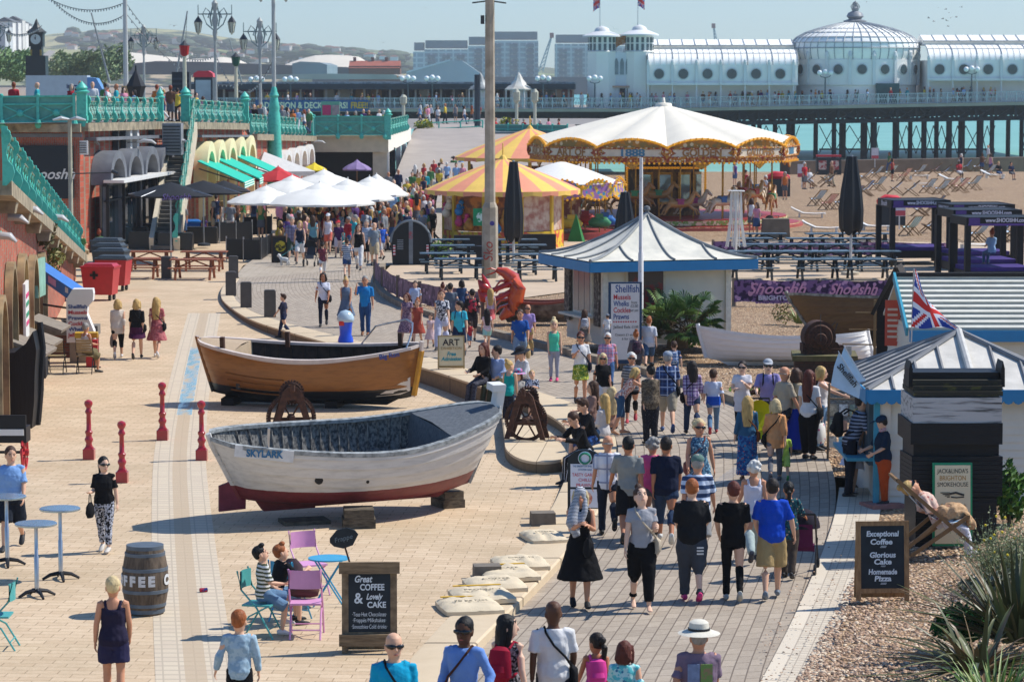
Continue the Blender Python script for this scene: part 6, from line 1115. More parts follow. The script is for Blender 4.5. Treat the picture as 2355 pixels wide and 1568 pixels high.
def furled(label,u,vt,vb,vf,wpx,y=None,m=black,frame=False):
 y=y or P(u,vf,.13).y;p=Q(u,vf,y);p.z=.13;t=thing('furled_umbrella',label,'parasol',p,0,'furled black parasols');k=S(y);h0=Q(u,vb,y).z-p.z;h1=Q(u,vt,y).z-p.z;w_=wpx*k/2;g=random.Random(int(u));mb=MB();rows=[]
 for i in range(25):
  a=2*pi*i/24;fl=1-.22*abs(sin(a*4));row=[]
  for q,r in((0,.75),(.06,.95),(.3,1.0),(.55,.85),(.8,.6),(.97,.45),(1,.42)):row.append((w_*r*fl*cos(a),w_*r*fl*sin(a),h0+(h1-h0)*q+(.12*sin(a*4)if q==0 else 0)))
  rows.append(row)
 mb.grid(rows);mb.add([rows[i][-1]for i in range(24)],[tuple(range(24))]);mb.build('cloth',m,t,angle=50)
 mb=MB();mb.tube([(0,0,0),(0,0,h1+.05)],.05,8);mb.build('pole',mat('#c9c9c6',.4,.2,4),t);mb=MB();mb.lathe([(.36*1,0),(.36,.1),(.1,.15)],10);mb.build('base',conc,t);return t
furled('tall furled black parasol beside the concrete lamp column',1181,372,552,612,46);furled('furled black parasol peeping over the pagoda hut roof',1437,442,560,606,48);furled('tall furled black parasol standing before the beach deckchairs',1956,360,535,632,58)
y=116;p=P(1692,610,.13);t=thing('furled_umbrella','bare white parasol frame folded upright above the picnic tables','parasol',p);h=Q(1692,440,p.y).z-p.z;mb=MB()
for i in range(10):a=2*pi*i/10;mb.tube([(.2*cos(a),.2*sin(a),h),(.25*cos(a+.1),.25*sin(a+.1),h*.6),(.4*cos(a),.4*sin(a),h*.25)],.025,5)
mb.build('rib',white,t);mb=MB();mb.tube([(0,0,0),(0,0,h)],.05,8);mb.tube([(0,0,h),(0,0,h+.03)],.34,12);mb.build('pole',white,t)
p=P(612,470,.12);t=thing('gazebo_tent','white pitched gazebo tent beside the cream arches','tent',V((-13.4,172,.12)),.25);mb=MB();mb.add([(-1.7,-1.6,2.0),(1.7,-1.6,2.0),(1.7,1.6,2.0),(-1.7,1.6,2.0),(-1.0,0,3.1),(-1.7,-1.6,1.75),(1.7,-1.6,1.75),(1.7,1.6,1.75),(-1.7,1.6,1.75)],[(0,1,4),(1,2,4),(2,3,4),(3,0,4),(5,6,1,0),(6,7,2,1),(7,8,3,2),(8,5,0,3)]);mb.build('canopy',white,t,0)
for x in(-1.65,1.65):
 for y_ in(-1.55,1.55):mb=MB();mb.tube([(x,y_,0),(x,y_,2)],.04,6);mb.build('leg',white,t)
# ---------------------------------------------------------------- picnic tables, benches, bollards, bins
pt_sheen=mat('#5f7681',.4,.3,4,.1,spec=.5,col2='#38474f');pt_leg=mat('#1c2226',.6,.3,5)  # black table tops, their blue-grey sheen put into the colour
def picnic(label,p,rz,group,top=pt_sheen,leg=pt_leg):
 t=thing('picnic_table',label,'picnic table',p,rz,group)
 mb=MB();[mb.box((0,(j-2)*.15,.74),(1.8,.14,.04))for j in range(5)];mb.build('table_top',top,t,0)
 for s_ in(-1,1):mb=MB();mb.box((0,s_*.68,.45),(1.8,.26,.04));mb.build('seat',top,t,0)
 for s_ in(-1,1):
  mb=MB();x=s_*.65
  mb.bar((x,-.62,0),(x,-.22,.72),.09,.05);mb.bar((x,.62,0),(x,.22,.72),.09,.05);mb.bar((x,-.78,.42),(x,.78,.42),.05,.09);mb.bar((x,-.35,.7),(x,.35,.7),.05,.08);mb.bar((x,0,.45),(0,0,.7),.06,.05);mb.build('leg',leg,t,0)
 return t
proto=None
grid=[(1725,650,6),(1745,626,6),(1730,605,6),(1735,586,6)]
for r,(rowv,us)in enumerate(((642,(1730,1880,1995)),(622,(1715,1800,1905,2010)),(604,(1735,1825,1925)),(589,(1720,1850,1955)),(577,(1760,1900,2000)))):
 for c,u in enumerate(us):
  lb=f"black picnic table {ORD[c]} from the pagoda hut in the {ORD[r]} row from the purple banners"
  p=P(u+(r%2)*6,rowv,.14)
  if proto is None:proto=picnic(lb,p,R_(3),'black picnic tables beside the pagoda hut')
  else:dup(proto,p,R_(3+4*sin(c*3+r)),lb)
for i,(u,v)in enumerate(((1030,592),(1040,607),(1020,627),(1055,641),(1185,592),(1205,606),(1190,630),(1235,645))):dup(proto,P(u,v,.14),R_(4),'black picnic table '+['at the back row beside the dark planter','in the second row beside the dark planter','in the third row, nearest the curved banner','front one touching the lamp column','at the back row behind the furled parasol','in the second row behind the chalk menu','in the third row by the chalk menu','front one beside the orange lobster'][i],'black picnic tables around the lamp column')
orb=mat('#9a5a3a',.6,.25,6,.2,stretch=(.4,2,2));pbn=None
for i,(u,v,rz)in enumerate(((318,640,-.03),(345,622,.0),(448,642,-.05),(470,622,-.02))):
 l=['varnished picnic bench nearest the red bins','varnished picnic bench behind the one by the red bins','varnished picnic bench before the black parasol pole','varnished picnic bench beside the black barrier panels'][i]
 if pbn is None:pbn=picnic(l,P(u,v),rz,'varnished brown picnic benches',orb,orb)
 else:dup(pbn,P(u,v),rz,l)
bol=None;bcol=mat('#57534e',.7,.2,5,.1)
for i,(u,v,s_,z)in enumerate(((383,640,.95,0),(537,640,1,.12),(531,680,1,.12),(566,707,1,.16),(621,728,1,.22))):
 l='dark square bollard '+['standing alone before the varnished benches','at the head of the kerb curve','second along the kerb curve','third along the kerb curve','fourth along the kerb, beside the man in navy'][i];p=P(u,v,z)
 if bol is None:mb=MB();mb.box((0,0,.4),(.36,.36,.8));mb.box((0,0,.815),(.3,.3,.03));bol=mb.build('bollard',bcol,None,smooth=False,loc=p);tag(bol,l,'bollard','dark square bollards')
 else:dup(bol,p,.1,l)
redb=mat('#a8202c',.3,.2,5,.05,coat=.4,spec=.5);prof=[(.085,.33),(.07,.4),(.1,.46),(.105,.5),(.075,.55),(.07,.6),(.09,.64),(.095,.68),(.06,.72),(.055,1.1),(.08,1.13),(.085,1.18),(.06,1.22),(.055,1.26),(.085,1.3),(.105,1.36),(.09,1.42),(.04,1.45),(0,1.46)];rb=None
for i,(u,v,s_)in enumerate(((205,1061,.82),(281,1114,.8),(374,1017,.84),(464,1063,.82))):
 l='red cast-iron bollard '+['standing alone nearest the brick shops','just behind the woman in black','farthest from the white boat, by the drain','touching the stern of the white boat'][i]
 if rb is None:
  rb=thing('red_bollard',l,'bollard',P(u,v-5),0,'red cast-iron bollards');mb=MB();mb.lathe(prof,14);mb.build('shaft',redb,rb);mb=MB();mb.box((0,0,.13),(.27,.27,.26));mb.lathe([(.16,.26),(.12,.31),(.085,.34)],4,rz=pi/4);mb.build('base',redb,rb,0);rb.scale=(s_,)*3
 else:dup(rb,P(u,v-5),0,l,None,None,s_)
def bin_(label,p,rz,cb,cl,s=1.,name='wheelie_bin',group='big wheeled bins'):
 t=thing(name,label,'bin',p,rz,group);mb=MB();mb.box((0,0,.72),(1.05,.85,1.0),top=1.18);mb.build('body',cb,t,0);mb=MB();mb.box((0,0,1.24),(1.3,1.06,.07));mb.box((0,.05,1.31),(1.2,.85,.1),top=.85);mb.build('lid',cl,t,0)
 for x in(-.42,.42):
  for y_ in(-.3,.3):mb=MB();mb.tube([(x-.04,y_,.11),(x+.04,y_,.11)],.11,12);mb.box((x,y_,.2),(.06,.1,.12));mb.build('wheel',black,t)
 t.scale=(s,)*3;return t
rdp=mat('#b5222c',.4,.15,4,.05,spec=.5);gry=mat('#3f474c',.5,.2,5);bx=bin_('red wheeled bin with a dark cross, nearest the ladies walking',P(232,690),-.12,rdp,rdp,.92);mb=MB();mb.box((-.12,-.5,.95),(.1,.03,.3),rx=.09);mb.box((-.12,-.5,.95),(.3,.03,.1),rx=.09);mb.build('cross',black,bx,0)
bin_('red wheeled bin with grey lid behind the crossed one',P(262,668),-.12,rdp,gry,.92)
for i in range(3):bin_('dark wheeled bin '+['second in the row behind the red ones','third in the row behind the red ones','last in the row beside the seated elderly pair'][i],P(258-5*i,648-14*i),-.12,gry,gry,.92)
bin_('blue recycling bin before the cream arches',P(438,556),.1,mat('#1f5fae',.4,.2,4),mat('#2f7fc8',.4),.75)
p=W(945,610);t=thing('recycling_dome','large black round-topped recycling container with red-striped corners','container',p,.05);k=S(p.y);hB=1.75;mb=MB();mb.prism([(-.72,0),(.72,0),(.78,.9)]+[(.78*cos(pi*i/14),.9+(hB-.9)*sin(pi*i/14))for i in range(1,14)]+[(-.78,.9)],(0,1.5,0));mb.build('body',mat('#14181a',.5,.3,4),t,angle=40);mb=MB();mb.tube([(.8*cos(pi*i/16),.0,.9+(hB-.88)*sin(pi*i/16))for i in range(17)],.05,6);mb.box((0,-.04,.9),(.16,.05,1.7));mb.build('band',mat('#7d858a',.5,.3,4),t)
for s_ in(-1,1):mb=MB();mb.box((s_*.66,-.03,.6),(.09,.04,.42));mb.build('striped_plate',stripemat(('#c42f35','#e3e3e3'),2,.12),t,0)
text('O9/',.2,mat('#c42f35'),t,(0,-.08,1.2),roll=R_(90));mb=MB();[mb.box((-.42,-.02,1.0-i*.07),(.24,.02,.03))for i in range(6)];mb.build('notice',mat('#8f9599'),t,0)
p=W(795,784);t=thing('domed_bin','bright blue litter bin with clear domed top on the kerb','bin',P(795,786,.36));mb=MB();mb.lathe([(.22,0),(.2,.1),(.16,.2),(.18,.45),(.2,.55),(.0,.56)],18);mb.build('body',mat('#1f4fd0',.35,.1,3,coat=.3),t);mb=MB();mb.lathe([(.21,.55),(.24,.6),(.24,.64),(.21,.74),(.13,.84),(0,.88)],18);mb.build('dome',mat('#b9cfdc',.15,.15,6,spec=.6),t);mb=MB();mb.box((-.1,-.2,.52),(.14,.03,.12));mb.build('red_label',mat('#d23a35'),t,0)
for i,(u0,v0,u1,v1,z)in enumerate(((521,600,600,604,.0),(600,604,626,586,0),(505,560,580,556,0),(560,545,625,542,.1))):
 a,b=P(u0,v0,z),P(u1,v1,z);t=thing('barrier_panel','black canvas barrier '+['nearest the varnished benches','turning the corner by the round sign','behind, under the parasols','before the café crowd'][i],'barrier',a,0,'black canvas barriers');d=b-a;mb=MB();mb.bar((0,0,.5),d+V((0,0,.5)),.04,.85);mb.build('canvas',black,t,0)
 for f in(0,.5,1):mb=MB();mb.tube([d*f,d*f+V((0,0,1.02))],.03,6);mb.build('post',steel,t)
for i,(u,v,w_)in enumerate(((300,560,1.6),(345,572,1.8),(405,575,1.5),(450,560,2.0),(370,552,1.4),(480,548,1.8))):mb=MB();mb.box((0,0,.36),(w_,.7,.72));mb.box((0,0,.74),(w_*.96,.66,.05));tag(mb.build('black_seat_block',mat('#1a1e22',.35,.3,4,spec=.5),None,smooth=False,loc=P(u,v)),'black padded seat block on the bar terrace, '+['nearest the elderly pair','before the glass shop front','beside the parasol pole','before the blue bin','under the big parasol','beside the barrier'][i],'seat','black seat blocks of the bar')
t=thing('pub_sign','dark A-board with a yellow round badge beside the barriers','sign',P(645,605,.1),.1);mb=MB();mb.box((0,0,.55),(.72,.06,1.1));mb.build('frame',mat('#4a3626',.7),t,0);mb=MB();mb.box((0,-.03,.55),(.6,.03,.95));mb.build('panel',black,t,0);mb=MB();mb.tube([(0,-.06,.68),(0,-.04,.68)],.22,20);mb.build('badge',mat('#c9b52f',.6,.5,9,col2='#3a3a12',cut=(.5,.56)),t)
banner=lambda:floralmat('#3b2b4f','#8f6fa0','#c4a2c0',5,.45)
bf1=floralmat('#3b2a4a','#7a5a86','#c79ab8',4,.5);bf2=floralmat('#6b5560','#8f7280','#b995a8',3,.35)
def banner_fence(label,pts,h,m,text_=None,posts=True,z=.13):
 t=thing('banner_fence',label,'fence',pts[0],0,'printed banner fences');o=pts[0]
 for i,(a,b)in enumerate(zip(pts,pts[1:])):
  mb=MB();n_=8;rows=[[a.lerp(b,f/n_)-o+V((0,.04*sin(f*2.2),.1+.03*sin(f*1.3))),a.lerp(b,f/n_)-o+V((0,.04*sin(f*2.2+1),h+.02*sin(f)))]for f in range(n_+1)];mb.grid(rows);mb.build('banner',m,t)
 for p in pts:mb=MB();mb.box(p-o+V((0,.08,h/2)),(.12,.1,h+.15));mb.build('post',mat('#8d7d69',.9,.3,5),t,0)
 if text_:
  for k,(a,b)in enumerate(zip(pts,pts[1:])):
   d=b-a;c=(a+b)/2-o;rz=math.atan2(d.y,d.x)
   for s_,zf,sz,m_,sh,wd in text_:text(s_,sz,m_,t,c+V((0,-.09,h*zf)),rz=rz,shear=sh,width=d.length*wd,bold=.008)
pk=mat('#d59ab8',.7);tw=mat('#cfc6d8',.7);tp=mat('#8a5f8f',.7)
banner_fence('purple printed banner fence before the picnic tables, between hut and old hull',[P(1688,702,.13),P(1880,703,.13),P(2040,704,.13),P(2200,706,.13)],.82,bf1,(('Shooshh',.66,.5,pk,.4,.7),('BRIGHTON',.3,.2,tw,0,.42),('www.SHOOSHH.com',.13,.12,tp,0,.5)))
banner_fence('purple banner fence behind the picnic tables at the beach edge',[P(1640,590,.13),P(1860,592,.13),P(2000,592,.13),P(2200,594,.13)],.62,bf1)
banner_fence('faded pink banner fence curving along the walkway by the black container',[P(862,648,.14),P(880,668,.15),P(915,690,.2),P(965,706,.25),P(1030,716,.3),P(1110,730,.35)],.75,bf2)
kk=resample(rb3[8:],60);mb=MB();rows=[[V((p.x-.02,p.y,zw(p.y)-.2)),V((p.x-.02,p.y,zw(p.y)+.17)),V((p.x+.2,p.y+.1,zw(p.y)+.17)),V((p.x+.2,p.y+.1,zw(p.y)-.2))]for p in kk if p.y>58];mb.grid(rows);struct(mb.build('beach_kerb',mat('#9d8f7a',.9,.3,3,.4,col2='#75695a'),0))
for i,(u,v,w_)in enumerate(((1085,585,1.5),(1235,582,1.6),(1110,612,.5))):mb=MB();mb.box((0,0,.4),(w_,.5,.8));tag(mb.build('dark_planter',black,None,smooth=False,loc=P(u,v,.13)),'black planter box '+['behind the tables beside the lamp column','behind the furled parasol','beside the foot of the lamp column'][i],'planter','black planters')
leafy('shrub','bright green low shrub beside the black recycling container','shrub',P(1010,596,.13),(.55,.4,.35),420,.1,('#5f7f2a','#7a9a3a','#4a6a22'),21)
for i,(u0,v0,u1,v1)in enumerate(((1000,572,1060,590),(1052,588,1112,566))):a,b=P(u0,v0,.1),P(u1,v1,.1);mb=MB();mb.tube([a+(b-a)*f+V((0,0,.62-.5*f*(1-f)*2))for f in[k/8 for k in range(9)]],.045,6);tag(mb.build('rope_swag',mat('#5f5240',.9)),'thick rope swag '+['nearest the black container','nearest the lamp column'][i]+' at the edge of the kiosk','rope','rope swags')
def bed(label,u,v,wd,dp,y,rz,txt=True):
 p=Q(u,v,y);p.z=.13;zt=Q(u,v,y).z-.13;t=thing('four_poster_bed',label,'beach bed',p,rz,'black four-poster beach beds');bk=mat('#121316',.6,.3,4)
 for x in(0,wd):
  for y_ in(0,dp):mb=MB();mb.box((x,y_,zt/2-.1),(.2,.2,zt-.2));mb.build('post',bk,t,0)
 mb=MB()
 for a,b in(((0,0),(wd,0)),((wd,0),(wd,dp)),((wd,dp),(0,dp)),((0,dp),(0,0))):mb.bar((*a,zt-.06),(*b,zt-.06),.1,.3)
 mb.box((wd/2,dp/2,zt+.06),(wd*.9,dp*.9,.04));mb.build('roof_frame',bk,t,0);mb=MB();mb.box((wd/2,dp/2,.42),(wd-.1,dp-.1,.3));mb.build('bed_base',bk,t,0);mb=MB();mb.box((wd/2,dp/2,.64),(wd-.22,dp-.22,.14));mb.build('mattress',mat('#3f2a78',.8,.2,3),t,0)
 mb=MB();mb.box((.22,-.065,zt-.06),(.4,.02,.26));mb.build('purple_panel',mat('#5a3f86',.6),t,0);mb=MB();mb.box((wd/2,-.06,zt-.17),(wd,.01,.07));mb.build('trim',mat('#6a4a9a',.6),t,0);text('www.SHOOSHH.com',.2,mat('#e3e0ea'),t,(wd*.55,-.075,zt-.02),width=wd*.6,bold=.006);return t
b_=bed('black four-poster beach bed nearest the furled parasol',2053,466,2.3,2.4,117,R_(6));text('Shooshh',.3,mat('#e3e0ea'),b_,(-.07,1.2,Q(2053,466,117).z-.2),rz=-pi/2,shear=.3)
b_=bed('black four-poster beach bed lettered for runway Fridays on its side',2192,476,2.4,2.4,114,R_(6));text('RUNWAY FRIDAYS',.2,mat('#e3e0ea'),b_,(-.07,1.2,Q(2192,476,114).z-.2),rz=-pi/2,width=1.5)
bed('black four-poster beach bed third from the furled parasol',2196,489,2.5,2.4,109,R_(6));bed('black four-poster beach bed closest to the long ribbed hut',2226,506,2.5,2.2,104.5,R_(6))
# ---------------------------------------------------------------- deckchairs and loungers
dwood=mat('#8a6a45',.7,.3,6)
dcm=[stripemat(('#3f86b8','#e3e6e8'),0,.11),stripemat(('#c9605a','#e8dfd6'),0,.11),stripemat(('#4aa3b5','#e6ebe8'),0,.14)]
def deckchair(label,p,rz,m,group=None,s=1.):
 t=thing('deckchair',label,'deckchair',p,rz,group)
 for nm,a,b in(('side_rail',(-.55,1.0),(.55,.06)),('prop',(-.35,.02),(.38,.52))):
  mb=MB()
  for x in(-.29,.29):k=.93 if nm=='prop' else 1;mb.bar((x*k,-a[0],a[1]),(x*k,-b[0],b[1]),.035,.05)
  mb.bar((-.29,-a[0],a[1]),(.29,-a[0],a[1]),.035);mb.bar((-.29,-b[0],b[1]),(.29,-b[0],b[1]),.035)
  if nm=='side_rail':
   for x in(-.26,.26):mb.bar((x,-.05,.5),(x,.5,.03),.03,.045)
  mb.build(nm,dwood,t,0)
 mb=MB();rows=[]
 for i in range(11):f=i/10;y_=.55-f*.93;z=1.0-f*.5-.3*sin(pi*f)**1.0*(.6+.4*f);rows.append([(x,y_,z)for x in(-.25,0,.25)])
 mb.grid(rows);mb.build('sling',m,t);t.scale=(s,)*3;return t
pr=[deckchair('deckchair',(0,-40,-30),0,m,'striped deckchairs on the shingle')for m in dcm];first=[True]*3
rows_=(('under the sea wall',((2015,412,0),(2048,410,2),(2115,408,0),(2150,404,1),(2172,408,0),(2200,404,1),(2220,396,0),(2250,396,0),(2275,408,0),(2080,418,1),(1990,420,0))),('in the second row from the sea wall',((1862,430,0),(1905,432,0),(1900,424,2),(2060,448,0),(2095,452,2),(2135,446,0),(2165,450,0),(2190,440,1),(2210,444,1),(1990,452,0),(2020,440,0),(2240,438,0))),('in the row behind the furled parasol',((1880,476,0),(1905,486,1),(1935,484,0),(1965,466,1),(2118,500,0),(2150,492,0))),('between the four-poster beds',((2095,545,2),(2140,540,0),(2250,560,0),(2300,560,2),(2330,556,0))))
for nm,lst in rows_:
 for i,(u,v,m_)in enumerate(lst):
  lb=f"{['blue and white', 'red and white', 'turquoise and white'][m_]} deckchair, {ORD[i]} from the carousel {nm}";p=P(u,v,.03 if v>420 else-.2);rz=R_(-112+30*sin(i*2.3+v))
  if first[m_]:first[m_]=False;pr[m_].location=p;pr[m_].rotation_euler[2]=rz;pr[m_]['label']=lb
  else:dup(pr[m_],p,rz,lb)
lounger=None
for i,(u,v)in enumerate(((1890,536),(1860,502),(2010,532),(2120,430),(2190,420),(2110,412),(2285,410),(2240,576))):
 l='white plastic sun lounger '+['before the picnic tables, back raised','beside the carousel steps','broad one behind the furled parasol','long flat one in the middle of the beach','tilted one beside the red deckchairs','low one under the sea wall','by the sunbathers at the wall','behind the four-poster beds'][i];p=P(u,v,.06)
 if lounger is None:
  lounger=t=thing('sun_lounger',l,'sun lounger',p,1.4,'white sun loungers');mb=MB();rows=[[(x,y_,z)for x in(-.32,.32)]for y_,z in((-.9,.3),(-.3,.27),(.3,.3),(.75,.5),(.95,.62))];mb.grid(rows);mb.grid([[(p_[0],p_[1],p_[2]-.07)for p_ in r]for r in rows],flip=True);mb.build('shell',white,t)
  for y_ in(-.7,.5):mb=MB();mb.box((0,y_,.13),(.6,.08,.26));mb.build('leg',white,t,0)
 else:dup(lounger,p,1.4+.3*sin(i*3),l)
t=thing('lifeguard_stall','dark kiosk stall with red canopy and posters under the sea wall','kiosk',P(1905,402,.0),0);mb=MB();mb.box((0,0,.65),(1.9,.9,1.3));mb.build('counter',mat('#2d3438',.6,.3,3),t,0);mb=MB();mb.box((0,-.1,1.45),(1.9,.7,.15));mb.build('canopy',mat('#c42f3a',.6),t,0)
for x in(-.5,.45):mb=MB();mb.box((x,-.47,.75),(.6,.04,.7));mb.build('poster',mat('#c9b5a8',.6,.5,5,col2='#a83f3f',cut=(.5,.55)),t,0)
for i,(u,v)in enumerate(((1790,452),(2048,520))):t=thing('red_boat_rack','red and dark covered cart '+['beside the carousel horses','behind the furled parasol'][i],'cart',P(u,v,.05),.2,'red covered carts on the beach');mb=MB();mb.box((0,0,.55),(1.3,.8,1.1));mb.build('body',mat('#2a3034',.6),t,0);mb=MB();mb.tube([(-.7,0,1.2),(-.3,0,1.3),(.3,0,1.25),(.7,0,1.15)],[.15,.3,.3,.15],8);mb.build('cover',mat('#d22f3a',.5,.2,3),t)
for i,(u,v)in enumerate(((1844,432),(2012,385),(2068,530))):t=thing('price_board','white and red notice board on the beach, '+['beside the carousel','at the sea wall stall','between furled parasol and first bed'][i],'sign',P(u,v,.05),0,'beach notice boards');mb=MB();mb.box((0,0,1.15),(.6,.05,.9));mb.build('board',mat('#dcd8dc',.6,.2,5),t,0);mb=MB();mb.box((0,-.03,.85),(.58,.02,.25));mb.build('red_band',mat('#c8505a'),t,0);mb=MB();mb.box((0,0,.35),(.06,.05,.7));mb.build('post',white,t,0)
p=P(1785,548,.08);t=thing('stone_block','rough concrete block with dark cart beside the carousel steps','block',p);mb=MB();mb.box((0,.4,.45),(1.3,1.0,.9),top=.92);mb.build('body',mat('#7a6f5f',.95,.3,3,.4),t,0)
p=P(1165,735,.3);t=thing('lobster_figure','giant shiny orange lobster figure rearing up beside the picnic tables','figure',p);orl=mat('#d2581f',.25,.2,4,.05,coat=.5,spec=.6,col2='#b8331f');mb=MB();k=S(p.y)
q=lambda u,v,y=0:V(((u-1165)*k,y,(735-v)*k))
mb.tube([q(1150,733),q(1172,715),q(1185,690),q(1190,665),q(1180,640),q(1160,625),q(1142,620)],[.08,.2,.25,.26,.22,.16,.08],12)
for i in range(6):f=i/6;c=[q(1172,715),q(1180,700),q(1187,685),q(1190,668),q(1187,652),q(1178,640)][i];mb.tube([c+V((-.02,0,0)),c+V((.02,0,.03))],.27-.02*abs(i-3),12)
mb.build('body',orl,t);
for(us,rr)in(((1160,690),0),((1150,668),1)):
 mb=MB();mb.tube([q(1178,us[1]-20),q(1150,us[1]-8,-.15),q(1128,us[1],-.2)],[.1,.08,.07],8);mb.tube([q(1128,us[1],-.2),q(1112,us[1]-8,-.2),q(1100,us[1]-26,-.2)],[.1,.18,.03],10);mb.tube([q(1126,us[1]-4,-.2),q(1116,us[1]-22,-.2),q(1108,us[1]-40,-.2)],[.08,.1,.02],8);mb.build('claw',mat('#c02a1f',.25,.2,4,coat=.5),t)
mb=MB()
for i in range(5):mb.tube([q(1172,700-i*14),q(1150,705-i*15,-.18),q(1140,718-i*15,-.22)],[.05,.04,.02],6)
for s_ in(0,1):mb.tube([q(1145,622),q(1130,616+s_*12,-.1),q(1118,618+s_*14,-.1)],[.03,.025,.01],5)
mb.build('legs_and_feelers',orl,t)
ob2,_=boat('low dark rowing boat with red edge used as seating behind the pagoda hut',P(1245,735,.25),R_(-6),0,2.6,1.0,.55,(.1,.25),.05,mat('#4a3a30',.8,.5,5,col2='#8a7a68'),peel,mat('#8f4a3a',.7),5,.2,.1,.5,0,8)
def foldchair(label,p,rz,m,frame,group,s=1.,name='folding_chair',slat=False):
 t=thing(name,label,'chair',p,rz,group);w_=.2;mb=MB()
 if slat:
  for i in range(6):mb.box((0,-.2+.07*i,.45),(.42,.05,.018))
 else:mb.box((0,0,.45),(.4,.4,.025));
 mb.build('seat',m,t,0);mb=MB();rows=[]
 if slat:
  for i in range(5):mb.box((0,.2+.02*i,.58+.07*i),(.4,.018,.055))
 else:mb.grid([[(w_*2*(i/6-.5),.24+.04*cos((i/6-.5)*3)-.02,z)for i in range(7)]for z in(.66,.74,.84,.9)]);mb.grid([[(w_*2*(i/6-.5),.225+.04*cos((i/6-.5)*3)-.02,z)for i in range(7)]for z in(.66,.74,.84,.9)],flip=True)
 mb.build('backrest',m,t)
 for x in(-.21,.21):
  mb=MB();mb.tube([(x,-.25,0),(x,-.02,.42),(x,.2,.66),(x,.26,.92)],.013,6);mb.build('leg',frame,t);mb=MB();mb.tube([(x*.93,.28,0),(x*.93,.1,.3),(x*.93,-.18,.45)],.013,6);mb.build('leg',frame,t)
 mb=MB();mb.tube([(-.21,-.18,.13),(.21,-.18,.13)],.01,5);mb.tube([(-.2,.22,.12),(.2,.22,.12)],.01,5);mb.build('stretcher',frame,t);t.scale=(s,)*3;return t
# ---------------------------------------------------------------- plaza furniture
alu=mat('#a8bcc8',.25,.2,30,.1,metal=.75);
def bistro(label,u,v):
 t=thing('bistro_table',label,'table',P(u,v),.3,'tall aluminium bistro tables');mb=MB();mb.lathe([(0,1.06),(.3,1.06),(.31,1.07),(.31,1.09),(.295,1.1),(0,1.1)],28);mb.build('table_top',alu,t,angle=30);mb=MB();mb.tube([(0,0,.06),(0,0,.6),(0,0,.61),(0,0,1.06)],[.035,.035,.028,.028],12);mb.build('column',steel,t);mb=MB()
 for i in range(4):a=pi/2*i;mb.tube([(.03*cos(a),.03*sin(a),.1),(.16*cos(a),.16*sin(a),.08),(.28*cos(a),.28*sin(a),.015)],[.035,.03,.02],6)
 mb.build('foot',black,t);return t
bt=bistro('tall aluminium bistro table with its whole top in view, behind the other two',140,1332);dup(bt,P(85,1372),.5,'tall aluminium bistro table standing in front, nearest the short-haired woman');dup(bt,P(17,1300),.2,'tall aluminium bistro table hiding the legs of the man in pale blue')
t=thing('barrel','old oak barrel painted with white coffee lettering on the plaza','barrel',P(335,1410));mb=MB();hB,n=.98,26;pr_=[(0,.03),(.255,.03),(.255,0)]+[(.255+.075*sin(pi*i/10),hB*i/10)for i in range(11)]+[(.24,hB),(.24,hB-.05),(0,hB-.05)];mb.lathe(pr_,n);mb.build('staves',mat('#6e5f4f',.85,.3,5,.3,stretch=(4,4,.5),col2='#463b31'),t,angle=25)
for z,w_ in((.03,.06),(.12,.05),(.32,.05),(.63,.05),(.84,.05),(.93,.06)):r=.255+.075*sin(pi*(z+w_/2)/hB)+.006;mb=MB();mb.lathe([(r-.003,z),(r,z+.002),(r,z+w_-.002),(r-.003,z+w_)],n);mb.build('hoop',mat('#66707a',.6,.3,6,metal=.3),t,angle=25)
for i,c_ in enumerate('COFFEE'):
 a=R_(-90-98+24*i);r=.333;o=text(c_,.19,mat('#d6d6d4',.8),t,(r*cos(a),r*sin(a),.5),rz=a+pi/2,bold=.012)
o=text('C',.19,mat('#d6d6d4',.8),t,(.333*cos(R_(-20)),.333*sin(R_(-20)),.5),rz=R_(70),bold=.012)
t=thing('drink_can','crushed red and blue drinks can lying in the drain channel','can',P(468,1356,.035),.4);mb=MB();mb.tube([(-.06,0,0),(-.055,0,0),(.055,0,0),(.06,0,0)],[.026,.033,.033,.026],12);mb.build('body',mat('#b52a3a',.3,.5,22,metal=.4,col2='#2a3f7a',cut=(.48,.54)),t)
tqc=mat('#4fa3a0',.45,.12,5);pkc=mat('#d99ac4',.45,.1,5);bluec=mat('#3f9fc4',.4,.12,5)
foldchair('turquoise folding chair under the young man in the striped polo',P(600,1462),R_(75),tqc,tqc,'folding metal chairs');foldchair('pink folding chair with a brown bag on it, nearest the coffee board',P(705,1462),R_(180),pkc,pkc,'folding metal chairs',1.05);foldchair('pink folding chair behind, backrest towards the white boat',P(712,1365),R_(30),pkc,pkc,'folding metal chairs');foldchair('blue folding chair carrying a rucksack',P(668,1425),R_(150),bluec,bluec,'folding metal chairs',.95);foldchair('turquoise folding chair cut by the picture edge',P(-8,1490),R_(-90),tqc,tqc,'folding metal chairs')
t=thing('cafe_table','small round blue folding table behind the coffee board','table',P(757,1392));mb=MB();mb.lathe([(0,.68),(.3,.68),(.3,.7),(0,.7)],24);mb.build('table_top',bluec,t,angle=30);mb=MB()
for s_ in(-1,1):
 for y_ in(-.12,.12):mb.tube([(s_*.22,y_,0),(-s_*.2,y_,.68)],.013,6)
mb.build('legs',bluec,t)
slt=mat('#a58f66',.7,.25,8);foldchair('empty slatted wooden folding chair before the brick counter',P(131,858),R_(180),slt,black,'slatted folding chairs',1.0,'slatted_chair',True);foldchair('slatted wooden folding chair under the man in the white vest',P(197,858),R_(180),slt,black,'slatted folding chairs',1.0,'slatted_chair',True)
